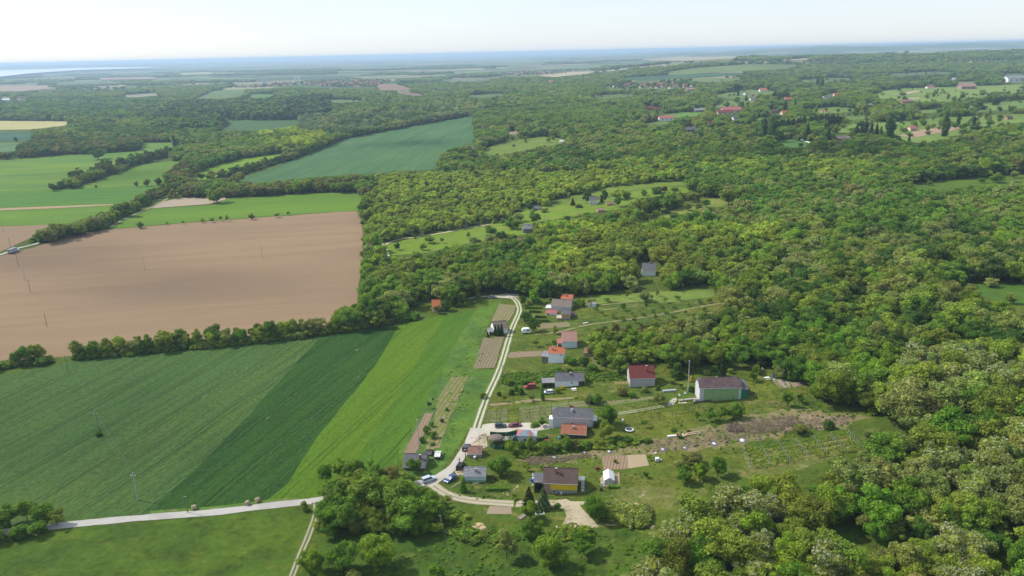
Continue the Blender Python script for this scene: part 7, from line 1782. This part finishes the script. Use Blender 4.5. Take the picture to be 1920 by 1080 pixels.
    (965, 449, 12, 10, 'round', 'deep', 'round bush before the wooden barn'), (1022, 398, 16, 10, 'bush', 'brownish', 'reddish bush right of the grey cabin'), (1074, 385, 12, 18, 'conifer', (.05, .04, .025), 'brown conifer on the upper meadow'), (1085, 389, 18, 9, 'bush', 'deep', 'flat bush right of the brown conifer'), (1099, 382, 22, 32, 'broad', 'deep', 'tall tree left of the stone villa'), (1133, 380, 16, 28, 'broad', 'deep', 'tall tree right of the stone villa'),
    (1128, 380, 10, 16, 'conifer', 'dark', 'dark conifer by the stone villa'), (1160, 374, 30, 24, 'round', 'lime2', 'yellow green tree right of the villa'), (1175, 372, 22, 18, 'bush', 'mid', 'bush right of the yellow green tree'), (1158, 388, 20, 22, 'broad', 'green', 'tree below the yellow green tree'), (1065, 415, 20, 14, 'bush', 'grey', 'grey round bush on the meadow edge'), (1208, 367, 14, 14, 'round', 'olive', 'bush by the pole on the upper meadow'),
    (1234, 363, 28, 16, 'bush', 'deep', 'dark bushes on the upper meadow'), (1245, 358, 14, 12, 'bush', 'red', 'dark purple bush on the upper meadow'), (1264, 358, 20, 10, 'bush', 'green', 'bush at the right of the purple bush'), (1250, 400, 20, 10, 'bush', 'deep', 'dark bush above the dry slope'), (1213, 489, 17, 22, 'conifer', 'deep', 'dark conifer behind the white house in the wood'), (1001, 322, 32, 26, 'round', 'grey', 'large silver grey tree in the middle wood'),
    (958, 325, 16, 16, 'round', 'grey', 'smaller silver grey tree in the middle wood'), (1361, 378, 20, 18, 'round', 'deep', 'dark round tree on the right of the dry slope'), (840, 582, 24, 24, 'round', 'deep', 'dark round bush right of the orange-roofed cottage'), (822, 588, 20, 20, 'broad', 'brownish', 'bush in front of the orange-roofed cottage'), (876, 575, 16, 13, 'orchard', 'mid', 'fruit tree on the bright grass by the cottage'),
    (861, 576, 12, 12, 'bush', 'green', 'bush right of the dark round bush'), (890, 570, 8, 7, 'orchard', 'mid', 'tiny fruit tree near the top of the lane'), (909, 572, 10, 9, 'orchard', 'green', 'small fruit tree near the top of the lane'), (982, 572, 14, 22, 'broad', 'deep', 'dark tree at the bend of the lane'), (780, 592, 16, 10, 'bush', 'grey', 'grey bush by the rubble left of the cottage')]:
    if q[6]: tr(*q)
# orchard of small trees and the wild edge above the hamlet
ro_ = random.Random(12)
spots = [(1130, 592), (1150, 597), (1165, 601), (1192, 606), (1248, 588), (1140, 566), (1175, 560), (1232, 556), (1225, 586), (1245, 568), (1262, 578), (1270, 562), (1290, 574), (1310, 570), (1320, 584), (1285, 590), (1230, 600), (1300, 596), (1120, 585), (1262, 596), (1330, 568), (1185, 592), (1205, 592), (1240, 578)]
for k, (x, y) in enumerate(spots):
    tr(x + ro_.uniform(-2, 2), y, ro_.uniform(8, 15), ro_.uniform(9, 15), 'orchard', ro_.choice(['mid', 'green', 'olive']), 'small fruit tree in the upper orchard', 'orchard_tree')['group'] = 'small fruit trees in the upper orchard'
for k in range(26):
    x = 1115 + k * 9 + ro_.uniform(-4, 4); y = 640 - (x - 1115) * .13 + ro_.uniform(-4, 12)
    tr(x, y, ro_.uniform(16, 26), ro_.uniform(20, 34), ro_.choice(['robinia', 'robinia', 'bush']), ro_.choice(['brown', 'brownish', 'brown', 'deep', 'olive']), 'half bare shrubby tree on the wild edge above the dark wood', 'scrub_tree')['group'] = 'half bare shrubby trees on the wild edge'
# the clump at the fork
CL = [(612, 905, 46, 60), (640, 895, 50, 62), (668, 900, 56, 66), (700, 905, 58, 66), (735, 908, 54, 58), (762, 912, 46, 48), (790, 945, 46, 46), (618, 935, 50, 58), (652, 930, 56, 62), (690, 935, 60, 66), (730, 940, 60, 70), (770, 945, 56, 66), (808, 955, 50, 60), (612, 965, 48, 50), (640, 985, 58, 60), (680, 980, 62, 66),
      (722, 985, 60, 66), (760, 988, 60, 66), (800, 985, 54, 60), (828, 980, 36, 44), (625, 1005, 56, 56), (665, 1002, 50, 56), (705, 1000, 54, 60), (745, 1002, 52, 60), (788, 1003, 50, 56), (818, 1000, 38, 44), (600, 990, 34, 40), (835, 955, 34, 36), (840, 935, 22, 16), (748, 892, 30, 26)]
for k, (x, y, w_, h_) in enumerate(CL):
    CK = ro_.choice(['olive', 'mid', 'green', 'olive', 'bright', 'brownish', 'mid', 'young']) if k not in (14, 20) else 'deep'
    tr(x, y, w_ * .84, h_ - 17, ro_.choice(['broad', 'robinia', 'broad', 'round'] if k not in (14, 20) else ['round']), CK, f"{TONE_WORD[CK]} tree at the {'back' if y < 925 else 'middle' if y < 970 else 'front'} {'left' if x < 675 else 'centre' if x < 755 else 'right'} of the clump beside the road fork", 'clump_tree')['group'] = 'leafy trees of the dense clump beside the road fork'
for k, (x, y, w_, h_) in enumerate([(20, 985, 44, 50), (52, 978, 46, 50), (85, 985, 44, 48), (108, 985, 40, 44), (0, 1000, 46, 48), (-20, 985, 50, 56), (35, 1008, 44, 36), (-10, 1018, 50, 44), (70, 1002, 40, 34)]):
    tr(x, y, w_, h_, 'robinia' if k < 6 else 'bush', ro_.choice(['olive', 'mid', 'green']), 'thin robinia of the clump by the road at the left edge' if k < 6 else 'bush below the clump by the road at the left edge')['group'] = 'thin robinias by the road at the left edge' if k < 6 else 'bushes by the road at the left edge'
# edge trees of the villa gardens, far right
rz_ = random.Random(21)
for k in range(230):
    x = rz_.uniform(1290, 1930); y = rz_.uniform(170, 262)
    if any(abs(x - a) < w * .9 and b - 5 < y < b + 11 for a, b, w in FARPX): continue
    if y < 235 - (x - 1290) * .02 or x > 1540:
        vk = rz_.choice(['round', 'broad', 'round', 'conifer', 'poplar']) if k % 5 == 0 else rz_.choice(['round', 'broad']); vt = rz_.choice(['bright', 'mid', 'deep', 'green', 'olive', 'grey', 'deep'])
        vw = rz_.uniform(8, 18)
        tr(x, y, vw, rz_.uniform(8, 17), vk, vt, f"{'broad' if vw > 13 else 'small'} {TONE_WORD[vt]} {'poplar' if vk == 'poplar' else 'conifer' if vk == 'conifer' else 'tree'} {'above' if y < 205 else 'among' if y < 235 else 'below'} the {'left' if x < 1420 else 'central' if x < 1580 else 'right' if x < 1760 else 'rightmost'} villas", 'villa_tree')['group'] = 'garden trees among the far villas and orchards'
# round the town and villages
for poly, n in ((TOWN, 600), ([(930, 137), (1060, 132), (1110, 131), (1040, 140), (960, 144)], 120), ([(1130, 163), (1280, 155), (1300, 165), (1150, 168)], 90)):
    xs = rngW.uniform(min(p[0] for p in poly), max(p[0] for p in poly), n * 3); ys = rngW.uniform(min(p[1] for p in poly), max(p[1] for p in poly), n * 3)
    k = inpoly(xs, ys, poly); Wp = ground(xs[k][:n], ys[k][:n]); m = len(Wp); hh = rngW.uniform(5, 10, m)
    scatter_object('garden_trees', Wp, form_index(['far'] * m), rngW.uniform(0, 6, m), np.stack([hh, hh, hh], 1), tone_values(np.array([['deep', 'mid', 'deep2'][i % 3] for i in range(m)]), Wp[:, 0], Wp[:, 1]), 'trees between the houses of the distant settlement', 'garden trees')

# rough growth over the lawns and along the edges
def growth(name, poly, n, hlo, hhi, tones, label, avoid=()):
    xs = rngW.uniform(min(p[0] for p in poly), max(p[0] for p in poly), n * 3); ys = rngW.uniform(min(p[1] for p in poly), max(p[1] for p in poly), n * 3)
    k = inpoly(xs, ys, poly)
    for a in avoid: k &= ~inpoly(xs, ys, a)
    Wp = ground(xs[k][:n], ys[k][:n]); ok = np.ones(len(Wp), bool)
    for L, hw in ROADS: ok &= np.sqrt(((Wp[:, None, :2] - L[None, ::2]) ** 2).sum(2)).min(1) > hw + .2
    Wp = Wp[ok]; m = len(Wp); c = fnoise(Wp[:, 0] / 9, Wp[:, 1] / 9, 5); hh = rngW.uniform(hlo, hhi, m) * (.3 + 1.1 * c)
    T = np.array([TONE[tones[int(c[i] * 3.1 + i % 2) % len(tones)]] for i in range(m)]) * rngW.uniform(.7, 1.15, (m, 1))
    scatter_object(name, Wp - np.array([0, 0, .05]), form_index(['midu'] * m), rngW.uniform(0, 6, m), np.stack([hh * rngW.uniform(1.2, 2.6, m), hh * rngW.uniform(1.2, 2.6, m), hh], 1), T, label, 'rough growth')
YARD = [(880, 792), (1050, 790), (1050, 815), (950, 825), (880, 840)]
growth('weeds', [(972, 575), (1340, 545), (1340, 590), (1110, 640), (1110, 690), (1440, 690), (1600, 775), (1600, 850), (1215, 955), (860, 935), (880, 870), (960, 640)], 2600, .12, .5, ['green', 'olive', 'mid', 'green', 'bright'], 'tufts and weeds over the garden lawns', [YARD, [(1128, 852), (1220, 850), (1220, 882), (1128, 884)]])
growth('weeds', [(940, 700), (1110, 692), (1200, 700), (1180, 712), (1100, 716), (940, 722)], 500, .5, 1.0, ['green', 'mid'], 'tall grass strip below the orange-roofed house')
growth('undergrowth', [(1110, 640), (1340, 590), (1345, 610), (1130, 690)], 420, 1.0, 2.6, ['brownish', 'olive', 'deep', 'brown'], 'half bare scrub on the wild edge of the wood')
growth('undergrowth', [(950, 842), (1180, 822), (1210, 832), (1150, 842), (980, 858)], 200, .7, 1.9, ['green', 'mid', 'olive'], 'overgrown hedge bank below the terracotta outbuilding')
growth('weeds', [(900, 985), (1215, 1000), (1210, 1090), (600, 1090), (840, 1000)], 600, .2, .6, ['green', 'mid', 'bright'], 'tufts in the foreground meadow')
growth('undergrowth', [(830, 955), (870, 965), (900, 1000), (1000, 1005), (1060, 990), (1110, 1000), (1060, 1015), (880, 1020), (840, 1000)], 200, .7, 1.9, ['green', 'mid', 'olive'], 'weedy bank behind the hay heap')
growth('undergrowth', [(1130, 955), (1215, 960), (1210, 990), (1150, 985)], 130, 1.2, 3.0, ['mid', 'grey', 'olive'], 'bushes right of the dirt turning place')
growth('weeds', [(840, 705), (905, 600), (930, 575), (935, 600), (890, 700), (870, 790), (820, 880), (770, 885), (830, 830)], 500, .2, .5, ['bright', 'mid', 'bright'], 'tall grass between crop and lane')
growth('weeds', [(1240, 818), (1350, 795), (1500, 768), (1610, 775), (1600, 795), (1380, 830), (1220, 850), (990, 870), (980, 860), (1150, 842)], 420, .15, .6, ['olive', 'brownish', 'green', 'brown'], 'weeds coming up on the bare strip')
# ------------------------------------------------------------------ haze
def haze():
    m = MB().box(-62000, 62000, -1500, 64000, -1.2, 133)
    mt = bpy.data.materials.new('haze'); mt.use_nodes = True
    t = mt.node_tree; t.nodes.clear()
    o = t.nodes.new('ShaderNodeOutputMaterial'); v = t.nodes.new('ShaderNodeVolumePrincipled')
    v.inputs['Color'].default_value = (.58, .79, 1.0, 1)
    v.inputs['Density'].default_value = 9.5e-5
    v.inputs['Anisotropy'].default_value = .2
    t.links.new(v.outputs[0], o.inputs['Volume'])
    ob = m.build('haze', mt)
    tag(ob, kind='stuff')
haze()

# ------------------------------------------------------------------ clouds high above, out of the picture: they cast the drifting shade of the photograph
def clouds():
    M = simple('cloud_white', (.85, .86, .88), 1.0, 0)
    t = M.node_tree; tr = t.nodes.new('ShaderNodeBsdfTransparent'); mx = t.nodes.new('ShaderNodeMixShader'); mx.inputs[0].default_value = .91
    t.links.new(t.nodes['Principled BSDF'].outputs[0], mx.inputs[1]); t.links.new(tr.outputs[0], mx.inputs[2]); t.links.new(mx.outputs[0], t.nodes['Material Output'].inputs[0])
    iv, fi = ico(3)
    for k, (px, py, rx, ry) in enumerate([(330, 520, 100, 35), (60, 480, 70, 40), (130, 800, 60, 35), (560, 205, 300, 120), (760, 270, 140, 50), (250, 330, 130, 60), (1500, 300, 240, 60)]):
        P = g1(px, py); rng = np.random.default_rng(300 + k)
        alt = 1150 + 60 * (k % 3)
        c = P + np.array(SUN_DIR[:]) * (alt / SUN_DIR.z)
        m = MB()
        for q in range(6):
            a = rng.uniform(0, 6.28); u = rng.uniform(0, .85)
            off = np.array([math.cos(a) * rx * u, math.sin(a) * ry * u, rng.uniform(-8, 20)])
            s_ = np.array([rx, ry, min(rx, ry) * .5]) * rng.uniform(.3, .6)
            nz = 1 + .5 * (fnoise(iv[:, 0] * 2 + q, iv[:, 1] * 2 + iv[:, 2], k) - .5)
            m.add((iv * nz[:, None] * s_ + off).tolist(), fi.tolist())
        o = m.build('cloud', M, None, True); o.location = c; tag(o, kind='structure')
clouds()
